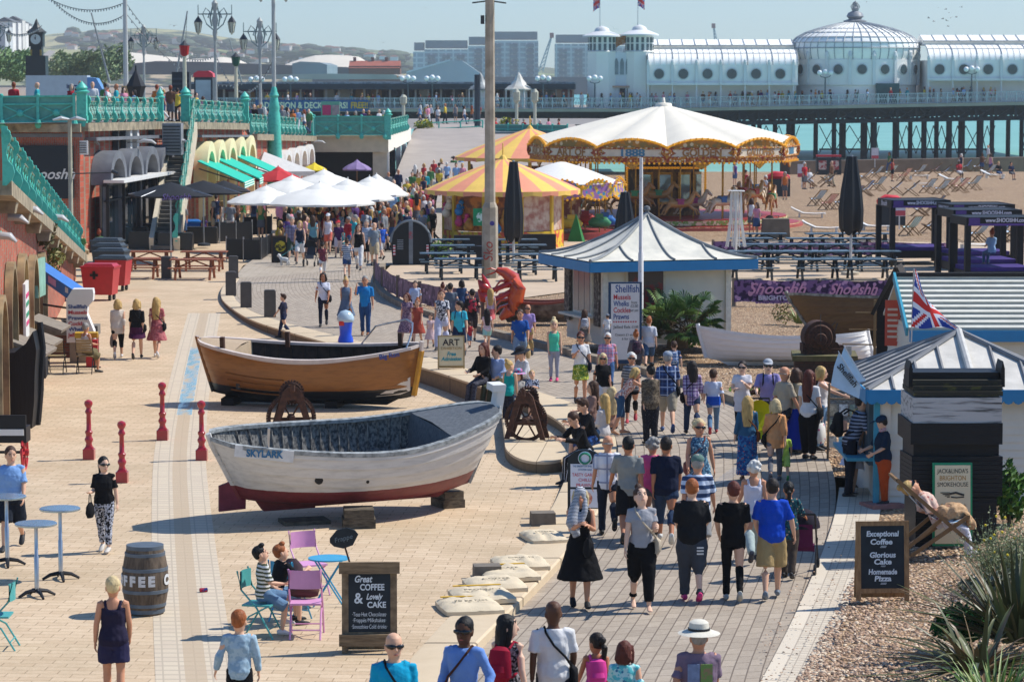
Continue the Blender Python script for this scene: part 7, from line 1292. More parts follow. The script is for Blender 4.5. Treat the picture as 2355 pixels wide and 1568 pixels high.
t=thing('brick_counter','brick serving counter with grey stone top, bowls and a steel pan','counter',P(150,822),R_(2));k=S(80);mb=MB();mb.box((0,.35,.3),(1.7,.6,.6));mb.build('brickwork',brickmat('#8e4636','#6f3527','#5f5046',.23,.078,.012,rot=(R_(90),0,0)),t,0);mb=MB();mb.box((0,.33,.73),(1.78,.75,.26));mb.build('top',mat('#7e786f',.8,.3,7,.3),t,0)
for lab,x,r,h,m_,nm in(('large steel pan standing on the brick counter',.25,.42,.16,steel,'steel_pan'),('white plastic bowl at the wall end of the brick counter',-.55,.2,.14,white,'bowl'),('shallow white dish before the steel pan on the counter',.2,.22,.05,white,'dish')):mb=MB();mb.lathe([(r*.8,0),(r,h),(r*.93,h),(r*.75,.02),(0,.02)],20);o=mb.build(nm,m_,None,loc=P(150,822)+V((x,.35-(.2 if nm=='dish' else 0),.862)));tag(o,lab,nm.replace('_',' '))
t=thing('shellfish_sign','white shaped sign listing shellfish in red and blue beside the brick wall','sign',P(182,835),R_(3));k=S(77);mb=MB();pl_=[(-.32,0),(.42,0),(.4,.3),(.3,.55),(.22,.75),(.24,.95),(.38,1.1),(.4,1.3),(.38,1.42),(-.15,1.42),(-.32,1.15)];mb.prism([(x,z+.55)for x,z in pl_],(0,.5,0));mb.build('panel',mat('#e0dbd6',.6,.06,2),t,0);mb=MB();mb.box((0,.25,.28),(.5,.4,.55));mb.build('plinth',mat('#8d7f70',.8),t,0)
for i,(s_,m_)in enumerate((('Shellfish',bl),('Mussels',rd),('Prawns',bl),('Cockles',rd),('Whelks',bl),('Jellied Eels',rd))):text(s_,.14,m_,t,(-.02 if i!=5 else.03,-.006,1.5-i*.15),width=.5 if i!=5 else.62,bold=.004)
t=thing('fish_rack','red and yellow stacked fish crates beside the counter','crate',P(212,842),.1);mb=MB();mb.box((0,0,.35),(.3,.4,.7));mb.build('red_crate',mat('#b5262c',.5,.2,4),t,0);mb=MB();mb.box((-.15,.3,.8),(.6,.4,.14));mb.build('yellow_crate',mat('#d2a52a',.5,.2,4),t,0)
t=thing('blue_awning','tattered blue awning slanting out from the brick ramp wall','awning',(0,0,0));a,b=Q(75,605,80),Q(196,685,78.5);mb=MB();mb.add([a,b,b+V((.0,.9,.1)),a+V((0,.9,.1)),a-V((0,0,.3)),b-V((.05,0,.33)),b+V((.02,.9,-.1)),a+V((0,.9,-.1))],[(0,1,2,3),(4,5,1,0),(1,5,6,2),(7,6,5,4),(0,3,7,4),(3,2,6,7)]);mb.build('canvas',mat('#3f78c0',.7,.15,4,.2),t,0)
for f,w_,c_ in((.3,.35,'#b5a2d8'),(.62,.14,'#d9dde8'),(.8,.2,'#d9dde8')):q=a.lerp(b,f);mb=MB();d=(b-a).normalized();mb.add([q-V((0,.012,.05)),q+d*w_-V((0,.012,.05)),q+d*w_-V((0,.012,.24)),q-V((0,.012,.24))],[(0,3,2,1)]);mb.build('patch',mat(c_,.7),t,0)
mb=MB();mb.tube([Q(100,700,79.5),Q(178,712,78.5)],.03,6);mb.tube([Q(95,730,79.5),Q(178,735,78.5)],.025,6);mb.build('arm',iron,t)
t=thing('black_prow','tall tarred black boat prow standing upright against the shops','boat prow',P(20,985));k=S(64);mb=MB();mb.prism([(-1.5,0),(.5,.0),(.56,.6),(.58,1.2),(.62,1.7),(.55,2.1),(.4,1.85),(.15,1.65),(-.4,1.62),(-1.5,1.7)],(0,1.3,0));mb.build('planking',mat('#0e0e11',.55,.4,3,.5,stretch=(3,1,.3)),t,0);mb=MB();mb.tube([(.52,.65,0),(.6,.65,.9),(.66,.65,1.7),(.6,.65,2.25)],.07,6);mb.build('stem',black,t)
for i,(u,v,h_)in enumerate(((68,905,.62),(80,865,.55))):mb=MB();mb.box((0,0,h_/2),(.62,1.2,h_));mb.box((0,0,h_+.02),(.66,1.25,.04));tag(mb.build('black_bench_block',mat('#23262a',.7,.3,4),None,smooth=False,loc=P(u,v),rz=.1),['black plank bench block touching the tarred prow','black plank bench block behind, beside the empty slatted chair'][i],'bench','black bench blocks')
t=thing('hand_cart','black hand cart with red spoked wheel at the picture edge','cart',P(15,1085));mb=MB();mb.box((-.1,.2,.72),(1.0,.5,.3));mb.box((-.1,-.06,.98),(1.0,.06,.26));mb.build('body',black,t,0);mb=MB();mb.box((-.1,-.1,.78),(.92,.03,.12));mb.build('white_board',white,t,0);mb=MB();gearring(mb,(.32,.2,.36),.34,0,.025,teeth=False,rz=pi/2);mb.build('wheel',mat('#c0343a',.4),t)
mb=MB();mb.bar((-.5,.2,.36),(.4,.2,.36),.05);mb.bar((.28,0,.7),(.3,.2,.4),.05);mb.build('axle',black,t,0)
mb=MB();mb.tube([(0,0,0),(.02,0,.62)],.012,5);mb.tube([(-.05,0,.62),(.1,0,.62)],.02,6);mb.tube([(.08,.05,0),(.04,0,.6)],.012,5);tag(mb.build('wooden_crutch',slt,None,loc=P(86,960)),'thin wooden prop leaning beside the black prow','prop')
def armlamp(label,u,v,y,L,dirx=1,gp='grey arm lamps of the arches',wall=None):
 p=Q(u,v,y);t=thing('arm_lamp',label,'street lamp',p,0,gp);mb=MB();s=L*S(y);mb.tube([(-dirx*s*.55,0,.0),(-dirx*s*.2,0,.08),(dirx*s*.25,0,.06),(dirx*s*.5,0,-.06)],[(.05,.04),(.13,.09),(.13,.08),(.04,.03)],10);mb.build('head',mat('#b5b3b2',.4,.15,5),t);mb=MB();q=V((wall,y,p.z))-p if wall is not None else V((-dirx*s*1.6,.3,.05));mb.tube([(-dirx*s*.5,0,.02),q],.022,6);mb.build('arm',iron,t);mb=MB();mb.lathe([(.04,.08),(.05,.14),(0,.18)],8,(-dirx*s*.1,0,0));mb.build('sensor',teal,t)
for i,(u,v,y,L,dx,wl_x)in enumerate(((68,488,70,62,1,None),(30,507,67,70,1,None),(130,505,84,55,1,None),(8,550,62,60,1,None),(215,330,129,26,1,-18),(338,328,134,42,1,-17.4),(415,327,141,38,1,-17),(600,325,180,28,-1,-14.6),(690,327,198,30,1,-14),(735,328,203,26,1,-13.8))):armlamp('grey arm lamp '+['second of the four before the brick ramp','broad one in the middle before the brick ramp','hung farthest out over the sloping railing','lowest, cut by the picture edge','above the grey arches beside the thin post','over the grey arches near the stair','beside the stair on the terrace','above the cream arches','above the white arches','beside the concrete terrace'][i],u,v,y,L,dx,'grey arm lamps of the arches',wl_x)
p=Q(165,640,112);p.z=0;t=thing('lamp_post','slim pale lamp post with twin heads before the dark brick wall','street lamp',p);h=Q(165,275,112).z;mb=MB();mb.tube([(0,0,0),(0,0,h*.35),(0,0,h*.36),(0,0,h)],[.14,.12,.09,.075],10);mb.build('post',mat('#a8a690',.7,.25,4),t)
for s_ in(-1,1):mb=MB();mb.tube([(s_*.02,0,h),(s_*.3,-.1,h+.05),(s_*.62,-.15,h-.02)],[(.05,.04),(.13,.08),(.05,.03)],8);mb.build('lamp_head',mat('#b9c0c0',.4),t)
mb=MB();mb.box((0,-.12,Q(165,570,112).z),(.55,.2,.9));mb.build('control_box',mat('#1f4a36',.6,.2,3),t,0);mb=MB();z=Q(165,400,112).z;mb.tube([(.0,0,z),(1.6,0,z+.05)],.025,6);mb.tube([(1.6,-.1,z+.1),(1.85,-.2,z)],.08,8);mb.build('camera_arm',iron,t)
p=Q(1135,295,196)
panelrail('turquoise lattice railing at the head of the ramp over the beach',Q(1135,320,240),Q(1305,322,236),5,1.15,'#4f8a80');mb=MB();a,b=Q(1135,330,238),Q(1305,332,234);mb.box(((a.x+b.x)/2,240,1.6),(b.x-a.x,6,3.1));tag(mb.build('terrace_block',mat('#6f7d7f',.85,.3,1),0),'grey terrace block under the lattice railing behind the striped canopies','wall')
rl=thing('handrail','turquoise tube handrail along the head of the ramp','railing',Q(960,312,245));a=Q(960,312,245);b=Q(1110,305,245);mb=MB()
for z in(.5,1.0):mb.tube([V((0,0,z)),b-a+V((0,0,z))],.05,6)
mb.build('rail',teal,rl)
for f in(0,.33,.66,1):mb=MB();mb.tube([(b-a)*f,(b-a)*f+V((0,0,1.0))],.06,6);mb.build('post',teal,rl)
for i,(u,v)in enumerate(((975,302),(1168,296))):leafy('flower_bush','yellow flowering bush '+['beside the black tub at the head of the ramp','behind the lattice railing over the beach'][i],'shrub',Q(u,v,243),(.9,.6,.45),380,.13,('#a8a832','#8f9a2f','#c4b83a','#5f7530'),31+i,'flower tubs on the ramp')
for i,(u,vt,vb)in enumerate(((612,192,232),(930,205,285),(1070,205,260),(1190,195,300),(1232,195,300),(1130-63,182,250))):
 pass
for i,(u,vt,vb)in enumerate(((928,178+40,288),(1188,205,300),(1230,205,300))):p=Q(u,vb,246);h=Q(u,vt,246).z-p.z;t=thing('promenade_lamp','short cream lamp post '+['above the yellow flower tub','first behind the lattice railing','second behind the lattice railing'][i],'street lamp',p,0,'cream lamp posts of the ramp');mb=MB();mb.tube([(0,0,0),(0,0,h*.65)],.13,8);mb.build('post',mat('#c9c6b0',.6),t);mb=MB();mb.lathe([(.12,h*.65),(.28,h*.72),(.3,h*.92),(.1,h),(0,h)],8);mb.build('lantern',mat('#b9b7a2',.4),t,angle=20)
p=Q(1098,285,250);mb=MB();mb.tube([p+V((0,0,-1.2)),Q(1098,172,250)],.26,8);tag(mb.build('dark_mast',mat('#2f3a44',.6)),'thick dark mast just beside the tall concrete column','mast')
t=thing('info_panel','green framed information panel with a pink poster on the terrace','sign',Q(650+110,290,207));
mb=MB();mb.box((0,0,.9),(1.3,.15,1.6));mb.build('frame',mat('#6fae93',.6),t,0);mb=MB();mb.box((-.25,-.09,1.1),(.6,.03,.7));mb.build('pink_poster',mat('#d2386a'),t,0);mb=MB();mb.box((.38,-.09,1.1),(.5,.03,.7));mb.build('map_poster',mat('#b99a9a',.6,.3,5),t,0)
sack=mat('#d9c8aa',.9,.12,6,.4,bscale=60);prn=mat('#4a443a',.9);yb=mat('#d2a52a',.8)
for i,(u,v,w_,h_)in enumerate(((1080,1396,.84,0),(1108,1370,.84,.03),(1138,1345,.84,.01),(1168,1320,.82,.03),(1196,1296,.8,.01),(1250,1236,.6,0))):
 p=P(u,v,.04+h_);t=thing('coffee_sack','filled hessian coffee sack '+['lettered with its weight, nearest the viewer on the kerb','second of the kerb row, yellow edged','third of the kerb row','fourth of the kerb row with a printed emblem','fifth of the kerb row','lying alone by the woman in the black dress'][i],'sack',p,R_(12+4*sin(i*3)),'coffee sacks along the kerb');mb=MB();N=14;pz=lambda x,y_:(.03+.07*((1-abs(x)**3.5)*(1-abs(y_)**3.5))**.6)*(1+.5*mnoise.noise(V((x*3+i*5,y_*3,1))));px_=lambda x,y_:(x*w_*.52*(1-.05*y_*y_),y_*.5*(1-.07*x*x))
 mb.grid([[(*px_(2*p_/N-1,2*q_/N-1),pz(2*p_/N-1,2*q_/N-1))for q_ in range(N+1)]for p_ in range(N+1)],flip=True);mb.grid([[(*px_(2*p_/N-1,2*q_/N-1),-.03)for q_ in(0,N)]for p_ in(0,N)]);mb.grid([[(*px_(x,y_),z)for z in(-.03,.03)]for x,y_ in[(-1+2*k/N,-1)for k in range(N)]+[(1,-1+2*k/N)for k in range(N)]+[(1-2*k/N,1)for k in range(N)]+[(-1,1-2*k/N)for k in range(N+1)]],flip=True);mb.build('hessian',sack,t,angle=60)
 if i in(0,1,3):mb=MB();mb.box((0,.36,.1),(w_*.85,.06,.012));mb.build('yellow_band',yb,t,0)
 o=text(['70 kg Net','PRODUCT','COFFEE','CAFE','ORIGIN','Master'][i],.12,prn,t,(0,-.08,.118),ext=.001);o.rotation_euler[0]=-pi/2+.04
# ---------------------------------------------------------------- plants and loose stones
def blades(name,label,c,n,L,wd,cols,seed,spread=1.,droop=.5,up=.6,cat='plant',base=.12,group=None):
 """clump of strap leaves rising from one crown"""
 g=random.Random(seed);t=thing(name,label,cat,c,0,group);mb=MB()
 for i in range(n):
  a=g.uniform(0,6.283);e=g.uniform(up,1.45);l=L*g.uniform(.55,1.1);d=V((cos(a)*cos(e)*spread,sin(a)*cos(e)*spread,sin(e)));sd=V((-sin(a),cos(a),0));o=V((cos(a),sin(a),0))*g.random()*base;rows=[];dr=droop*g.uniform(.3,1.6)
  for k in range(6):q=k/5;p=o+d*l*q-V((0,0,dr*l*q*q*.5))+V((d.x,d.y,0))*dr*l*q*q*.3;w_=wd*(1-q**2.2)*.5+.002;p.z=max(p.z,.01);rows.append([p-sd*w_+V((0,0,w_*.5)),p,p+sd*w_+V((0,0,w_*.5))])
  mb.grid(rows,g.randrange(len(cols)))
 mb.build('leaves',[mat(k,.45,.3,4,spec=.4,stretch=(1,1,.3))for k in cols],t);return t
def fanpalm(label,c,n,r,seed,h0=.35):
 g=random.Random(seed);t=thing('fan_palm',label,'palm',c);mb=MB();mb2=MB()
 for i in range(n):
  a=g.uniform(0,6.283);e=g.uniform(-.25,1.35);l=r*g.uniform(.55,1.0);d=V((cos(a)*cos(e),sin(a)*cos(e),sin(e)*.8));o=V((g.uniform(-.45,.45),g.uniform(-.3,.3),h0+g.uniform(0,.3)));tip=o+d*l;tip.z=max(tip.z,.1);mb2.tube([o,o.lerp(tip,.5)+V((0,0,.05)),tip],.012,4);sd=d.cross(V((0,0,1))).normalized();nn=sd.cross(d).normalized();m_=g.randrange(3)
  for k in range(15):q=(k/14-.5)*3.6;b=(d*cos(q)+sd*sin(q)).normalized();R=r*.42*(1-.25*abs(q)/1.8);w_=(sd*cos(q)-d*sin(q))*.018;mb.add([tip+w_*.4,tip-w_*.4,tip+b*R*.6-w_+nn*.02,tip+b*R-V((0,0,R*.25)),tip+b*R*.6+w_+nn*.02],[(0,1,2,3,4)],m_)
 mb.build('leaves',[mat('#4a6b2c',.45,.25,4,spec=.4),mat('#35551f',.45,.25,4,spec=.4),mat('#6f8a3f',.5,.25,4,spec=.4)],t,0);mb2.tube([(0,0,0),(0,0,h0)],[.3,.25],8);mb2.build('trunk',mat('#5f4f35',.95,.4,8,.5),t);return t
fanpalm('bushy fan palm growing against the front of the pagoda hut',P(1558,800,.4),78,1.05,5)
leafy('weed_clump','low bright green weeds at the foot of the fan palm','plant',P(1610,795,.4),(.45,.3,.16),260,.07,('#5f8a2f','#4a7426'),41)
blades('spiky_plant','pale green spiky plant between the purple banner and the white rowing boat',P(1838,745,.15),60,.75,.05,('#8fa04a','#6f8a35','#a8a860'),6)
leafy('dry_bush','dry stalky bush beside the spiky plant under the purple banner','shrub',P(1800,742,.15),(.35,.25,.3),260,.05,('#7a6a3f','#8f8a4a'),42)
leafy('weed_clump','dark trailing weeds along the kerb behind the capped person','plant',P(1748,905,.42),(.75,.35,.1),380,.07,('#4a2f24','#5a3a2c','#5f8a2f'),43)
blades('flax_plant','big flax plant with long brown-green sword leaves in the corner of the shingle',P(2345,1475,.2),170,1.5,.075,('#5a6236','#737a48','#454a2a','#8a7250'),8,1.1,.35,.35,base=.35)
blades('flax_plant','lower flax plant with fine green leaves at the very bottom corner',P(2290,1640,.1),170,.95,.035,('#6a8a35','#4f6a2a','#8a9a4a'),9,1.2,.5,.3,base=.3)
blades('flax_plant','broad-leaved flax plant drooping over the shingle beside the mallow',P(2250,1545,.15),90,1.15,.07,('#4f5530','#6a6f45','#7a6548'),10,1.3,.8,.15,base=.3)
leafy('mallow_plant','lush green mallow growing between the flax and the shingle','shrub',P(2215,1478,.1),(.42,.35,.24),620,.075,('#2f6a2a','#3f7f35','#255a22'),44,stem=6)
leafy('climbing_plant','green leafy climber beside the black smokehouse','shrub',P(2322,1210,.1),(.24,.3,.55),560,.085,('#4f7a26','#3a621f','#6a9035'),45,stem=5)
g=random.Random(77);t=thing('broom_bush','grey-green broom bush with fine stems and a few yellow flowers','shrub',P(2325,1345,.12));mb=MB();fl_=MB()
for i in range(900):
 a,e=g.uniform(0,6.283),g.uniform(.1,1.5);l=g.uniform(.4,1.0);d=V((cos(a)*cos(e)*.85,sin(a)*cos(e)*.7,sin(e)*.95));o=V((g.uniform(-.4,.4),g.uniform(-.35,.35),g.uniform(0,.3)));p=o+d*l;w_=V((g.uniform(-1,1),g.uniform(-1,1),g.uniform(-.4,.4))).normalized()*.006;mb.add([o-w_,o+w_,p],[(0,1,2)],g.randrange(3))
 for k in range(3):q=o.lerp(p,g.uniform(.4,1));x=V((g.gauss(0,1),g.gauss(0,1),g.gauss(0,1))).normalized()*.04;y_=x.orthogonal()*.3;mb.add([q-y_,q+x,q+y_],[(0,1,2)],g.randrange(3))
 if i%26==0:fl_.blob(p,.022,5,0,3)
mb.build('stems',[mat('#7f8a5f',.7),mat('#6a7548',.7),mat('#8f9474',.7)],t,0);fl_.build('flowers',mat('#d8c02a',.6),t)['kind']='stuff'
leafy('sage_bush','low grey sage bush under the broom beside the flax','shrub',P(2300,1400,.12),(.6,.5,.28),1100,.06,('#6f7460','#7f8068','#5a6248'),46)
mb=MB();g=random.Random(12)
def stones(u0,u1,v0,v1,n,r0,r1,keep,dz=0.):
 for i in range(n):
  u,v=g.uniform(u0,u1),v0+(v1-v0)*g.random()**.8
  if not keep(u,v):continue
  p=P(u,v,0.0);p.z=zs(p.x,p.y)+.01+dz;p=P(u,v,p.z);r=g.uniform(r0,r1);a=g.uniform(0,3.14);c,s_=cos(a),sin(a);ry,rz=r*g.uniform(.55,.9),r*g.uniform(.35,.6)
  vs=[(0,0,rz)]+[(r*cos(k*1.257)*c-ry*sin(k*1.257)*s_,r*cos(k*1.257)*s_+ry*sin(k*1.257)*c,-.1*rz)for k in range(5)]+[(r*.6*cos(k*1.257+.6)*c-ry*.6*sin(k*1.257+.6)*s_,r*.6*cos(k*1.257+.6)*s_+ry*.6*sin(k*1.257+.6)*c,rz*.7)for k in range(5)]
  mb.add([p+V(q)for q in vs],[(0,6+k,6+(k+1)%5)for k in range(5)]+[(6+k,1+(k+1)%5,6+(k+1)%5)for k in range(5)]+[(6+k,1+k,1+(k+1)%5)for k in range(5)],g.choice((0,0,1,1,2,3)))
edge=lambda v:1835+60+(1568-v)*.56
stones(1790,2355,1195,1568,10500,.018,.042,lambda u,v:u>1830+(1568-v)*.55)
stones(1480,2000,800,960,2200,.02,.05,lambda u,v:v<790+(u-1311)*.33 and v>770)
stones(1750,2010,1180,1568,420,.012,.026,lambda u,v:abs(u-(1770+(1568-v)*.55))<70,.02)
tag(mb.build('pebbles',[mat('#c2a184',.7,.2,9),mat('#a5846a',.7,.2,9),mat('#e0c9ac',.7,.15,9),mat('#6f5a4a',.7,.3,9)]),kind='stuff')
# ---------------------------------------------------------------- people: one skin surface each; clothes, hair and shoes are its children
PEND=[]
btex=bpy.data.textures.new('folds','CLOUDS');btex.noise_scale=.1;rj=random.Random(3)
def fuse(o,vox,fold=0,sm=3):
 m=o.modifiers.new('fuse','REMESH');m.mode='VOXEL';m.voxel_size=vox;m.use_smooth_shade=True
 if fold:d=o.modifiers.new('folds','DISPLACE');d.texture=btex;d.strength=fold;d.mid_level=.5;d.texture_coords='LOCAL'
 m=o.modifiers.new('soft','SMOOTH');m.iterations=sm;m.factor=.5;PEND.append(o);return o
def cloth(c):return c if not isinstance(c,str)else mat(c,.85,.14,7,.25,spec=.15,bscale=30)
SK=['#d9a98a','#c98f6e','#e3b89c','#b97a58','#5a3a28','#c2906f']
def skinm(i):return mat(SK[i],.55,.08,5,.05,spec=.3)
HC={'blond':'#c9a565','fair':'#d8c08f','brown':'#4a3020','dark':'#241a15','black':'#0f0d0e','grey':'#9a9690','white':'#dedad2','red':'#8a3f22','ginger':'#a05a2c','auburn':'#5f2a1c'}
def hairm(k):return mat(HC[k],.6,.35,26,.5,spec=.3,stretch=(1,1,.25),bscale=40)
WALK=((24,8),(-18,26),(-16,7,14,0),(18,7,16,0));WALK2=((-18,28),(22,6),(18,7,16,0),(-16,7,14,0));STAND=((2,2),(-2,3),(-2,7,8,0),(3,7,10,0));STEP=((10,4),(-8,12),(-8,8,12,4),(9,8,20,6))
SIT=((84,84),(80,78),(20,6,60,20),(24,6,64,20))
def human(s,sex,pose,top,bot,hair,shoe,skin=0,fat=1.,lean=0,head=(0,0),vox=.016,kid=0,hat=None,shades=0,face=0,hands=True,name='person'):
 f=sex=='f';sh=.16 if f else.188;rt=thing(name,None,'person');LL,RL,LA,RA=[tuple(max(k+rj.uniform(-3,3),1 if(i<2 and j==1)or j==2 else-90)if i<2 else k+rj.uniform(-6,6)for j,k in enumerate(q))for i,q in enumerate(pose)];ln=R_(lean);V=Vector
 B0=V((0,0,.93));Rm=Matrix.Rotation(-ln,3,'X')
 def T(x,y,z):return B0+Rm@V((x,y,z-.93))
 rings=[(.84,.15,.11,0),(.92,.168 if f else.16,.122,-.012),(1.0,.155,.108,0),(1.09,.13 if f else.148,.095,.01),(1.2,.142 if f else.162,.11,.018 if f else.01),(1.28,.152 if f else.175,.122 if f else.115,.022 if f else.008),(1.37,.155 if f else.175,.098,-.002),(1.43,.115,.072,-.012),(1.47,.062,.058,-.008)]
 belly=lambda z:1+(fat-1)*max(0,1-abs(z-1.05)/.55)
 def torso(mb,lo,hi,grow,flare=0,n=16):
  zs=[lo]+[r[0]for r in rings if lo+.02<r[0]<hi-.015]+[hi];pts,rad=[],[]
  for z in zs:
   k=max([i for i in range(len(rings))if rings[i][0]<=z]or[0]);a=rings[k];b=rings[min(k+1,len(rings)-1)];q=0 if a is b or z<a[0]else min(1,(z-a[0])/(b[0]-a[0]));r=[a[i]+(b[i]-a[i])*q for i in range(4)]
   e=flare*max(0,(.98-z));pts.append(T(0,r[3],z));rad.append((r[1]*belly(z)+grow+e,r[2]*belly(z)**1.3+grow+e*.9))
  mb.tube(pts,rad,n,up=Rm@V((0,1,0)))
 legs=[]
 for sx,(a,k)in((-1,LL),(1,RL)):
  h=T(sx*.088,0,.9);a,k2=R_(a),R_(a-k);kn=h+V((sx*.012,sin(a),-cos(a)))*.43;an=kn+V((0,sin(k2),-cos(k2)))*.41;legs.append((h,kn,an,k2))
 arms=[]
 for sx,A in((-1,LA),(1,RA)):
  sw,ab,el,inw=A[:4];s0=T(sx*sh,-.005,1.405);a=R_(sw)+ln*.5;b=R_(ab);d1=V((sx*sin(b),sin(a)*cos(b),-cos(a)*cos(b))).normalized();e=s0+d1*.285;a2=a+R_(el);i_=R_(inw)
  d2=V((sx*(sin(b)*.6-sin(i_)*.9),sin(a2),-cos(a2))).normalized();w_=e+d2*.25;arms.append((s0,e,w_,d2,sx))
 tm,ty=(SIT if 0 else None),0
 HM=Matrix.Translation(T(0,0,1.5))@(Rm.to_4x4())@Matrix.Rotation(R_(head[0]+rj.uniform(-14,14)),4,'Z')@Matrix.Rotation(R_(-head[1])-ln*.0,4,'X')@Matrix.Scale(1.3 if kid else 1.16,4)@Matrix.Translation((0,0,-1.522))
 mb=MB();torso(mb,.84,1.46,-.008)
 mb.tube([T(0,-.012,1.42),T(0,0,1.5),T(0,.01,1.54)],[.066,.054 if f else.06,.05],12)
 for h,kn,an,k2 in legs:mb.tube([h+V((0,0,.04)),h.lerp(kn,.3),h.lerp(kn,.75),kn,kn.lerp(an,.3),kn.lerp(an,.65),an],[.088*(fat*.5+.5),.086*(fat*.5+.5),.063,.055,.056,.045,.035],12)
 for h,kn,an,k2 in legs:
  p=min(0,k2)*.8;d=V((0,cos(p),sin(p)));u=V((0,-sin(p),cos(p)));mb.tube([an-d*.05-u*.045,an-u*.04+d*.02,an+d*.1-u*.06,an+d*.17-u*.068],[(.03,.03),(.034,.036),(.042,.022),(.034,.012)],10)
 for s0,e,w_,d2,sx in arms:
  mb.tube([s0+V((-sx*.03,0,.01)),s0,s0.lerp(e,.45),e,e.lerp(w_,.35),w_],[.05,.052*(.6+.4*fat),.046*(.6+.4*fat),.04,.039,.026],10)
  ac=V((0,1,0))-d2*d2.y;ac=ac.normalized()if ac.length>.2 else V((-sx,0,0));nn=d2.cross(ac)*-sx;nn=nn if nn.x*sx<0 else-nn
  mb.tube([w_-d2*.01,w_+d2*.04,w_+d2*.09],[(.027,.02),(.04,.017),(.041,.015)],10,up=nn)
  if hands:
   for j in range(4):
    o=w_+d2*.085+ac*(.032-.021*j);fl=(.07,.078,.072,.055)[j];sp=ac*(.012-.008*j);mb.tube([o,o+d2*fl*.45+sp*.5+nn*.01,o+d2*fl*.8+sp*.8+nn*.03,o+d2*fl*.92+sp+nn*.05],[.0095,.009,.008,.0065],6)
   o=w_+d2*.025+ac*.03;mb.tube([o,o+d2*.03+ac*.03+nn*.012,o+d2*.065+ac*.036+nn*.028],[.013,.011,.008],6)
 st=len(mb.v);hr=[(1.505,.034,.038,.034),(1.525,.052,.066,.022),(1.56,.064,.083,.012),(1.61,.073,.093,.002),(1.66,.076,.097,-.004),(1.7,.07,.088,-.008),(1.73,.05,.062,-.01),(1.745,.02,.026,-.01)]
 mb.tube([(0,y,z)for z,_,_,y in hr],[(rx,ry)for _,rx,ry,_ in hr],16,up=(0,1,0));mb.tube([(0,.085,1.645),(0,.104,1.615),(0,.114,1.597),(0,.092,1.585)],[.009,.013,.016,.01],6)
 for sx in(-1,1):mb.blob((sx*.078,-.008,1.612),(.012,.022,.034),8,0,5)
 mb.blob((0,.088,1.553),(.026,.014,.012),8,0,4);mb.xf(HM,st);skm=skinm(skin);o=fuse(mb.build('body',skm,rt),vox*.75);BODY=o
 def part(nm,mb,m,fold=0,vx=None,sm=3):return fuse(mb.build(nm,m,rt),vx or vox,fold,sm)
 if top:
  k,c,sl,hem=top[:4];mb=MB();fl=.0 if k=='t' else(.32 if k=='d' else.1);torso(mb,hem,1.45 if k!='v' else 1.36,.016+(.018 if len(top)>4 else 0),fl)
  if sl:
   for s0,e,w_,d2,sx in arms:
    L=sl*2;pts=[s0+V((-sx*.07,0,.005)),s0+V((0,0,.004)),s0.lerp(e,min(1,L))]+([e.lerp(w_,L-1)]if L>1 else[]);g=.018 if sl>.6 else.024;mb.tube(pts,[.066,.062,.05+g*.9 if L<=1 else.045+g]+([.03+g]if L>1 else[]),12)
  elif k=='v':
   for sx in(-1,1):mb.tube([T(sx*.09,.1,1.33),T(sx*.105,.06,1.42),T(sx*.1,-.04,1.43),T(sx*.09,-.09,1.34)],.024,8)
  else:torso(mb,1.3,1.452,.012)
  part('top' if k in 'tv' else 'dress',mb,cloth(c),.026)
 if bot:
  k,c,L=bot[:3];mb=MB()
  if k=='p':
   torso(mb,.8,1.02,.012)
   w_=bot[3]if len(bot)>3 else.016
   for h,kn,an,k2 in legs:
    tl=L*2;en=h.lerp(kn,min(1,tl))if tl<=1 else kn.lerp(an,tl-1);pts=[h+V((0,0,.05)),h.lerp(kn,min(.3,tl*.5))]+([kn]if tl>1.05 else[])+[en];mb.tube(pts,[.1*(fat*.5+.5),(.088+w_)*(fat*.5+.5)]+([.06+w_]if tl>1.05 else[])+[(.08+w_*1.3)*(fat*.5+.5)if tl<=1.05 else.045+min(w_,.022)],12)
   part('trousers' if L>.6 else 'shorts',mb,cloth(c),.022)
  else:
   c0=(legs[0][1]+legs[1][1])/2;zz_=L;q=max(0,min(1,(.9-zz_)/.43));cy_=c0.y*q if zz_>.47 else c0.y*.5;mb.tube([T(0,0,1.03),T(0,0,.92),V((0,cy_*.5,(.88+zz_)/2)),V((0,cy_,zz_))],[(.14*fat,.105*fat),(.185*fat,.14*fat),(.2*fat,.16+abs(cy_)*.3),(.215*fat,.18+abs(legs[0][1].y-legs[1][1].y)*.45)],16,up=(0,1,0));part('skirt',mb,cloth(c),.026)
 if shoe:
  for(h,kn,an,k2)in legs:
   p=min(0,k2)*.8;d=V((0,cos(p),sin(p)));u=V((0,-sin(p),cos(p)));mb=MB();mb.tube([an-d*.085-u*.04,an-d*.06-u*.035,an-u*.03+d*.03,an+d*.1-u*.048,an+d*.17-u*.056,an+d*.2-u*.064],[(.028,.03),(.038,.046),(.044,.05),(.05,.034),(.045,.025),(.022,.012)],12,up=u);mb.build('shoe',mat(shoe,.6,.15,8,.1),rt,angle=60)
 k,hc=(hair+(None,))[:2]if hair else(None,None)
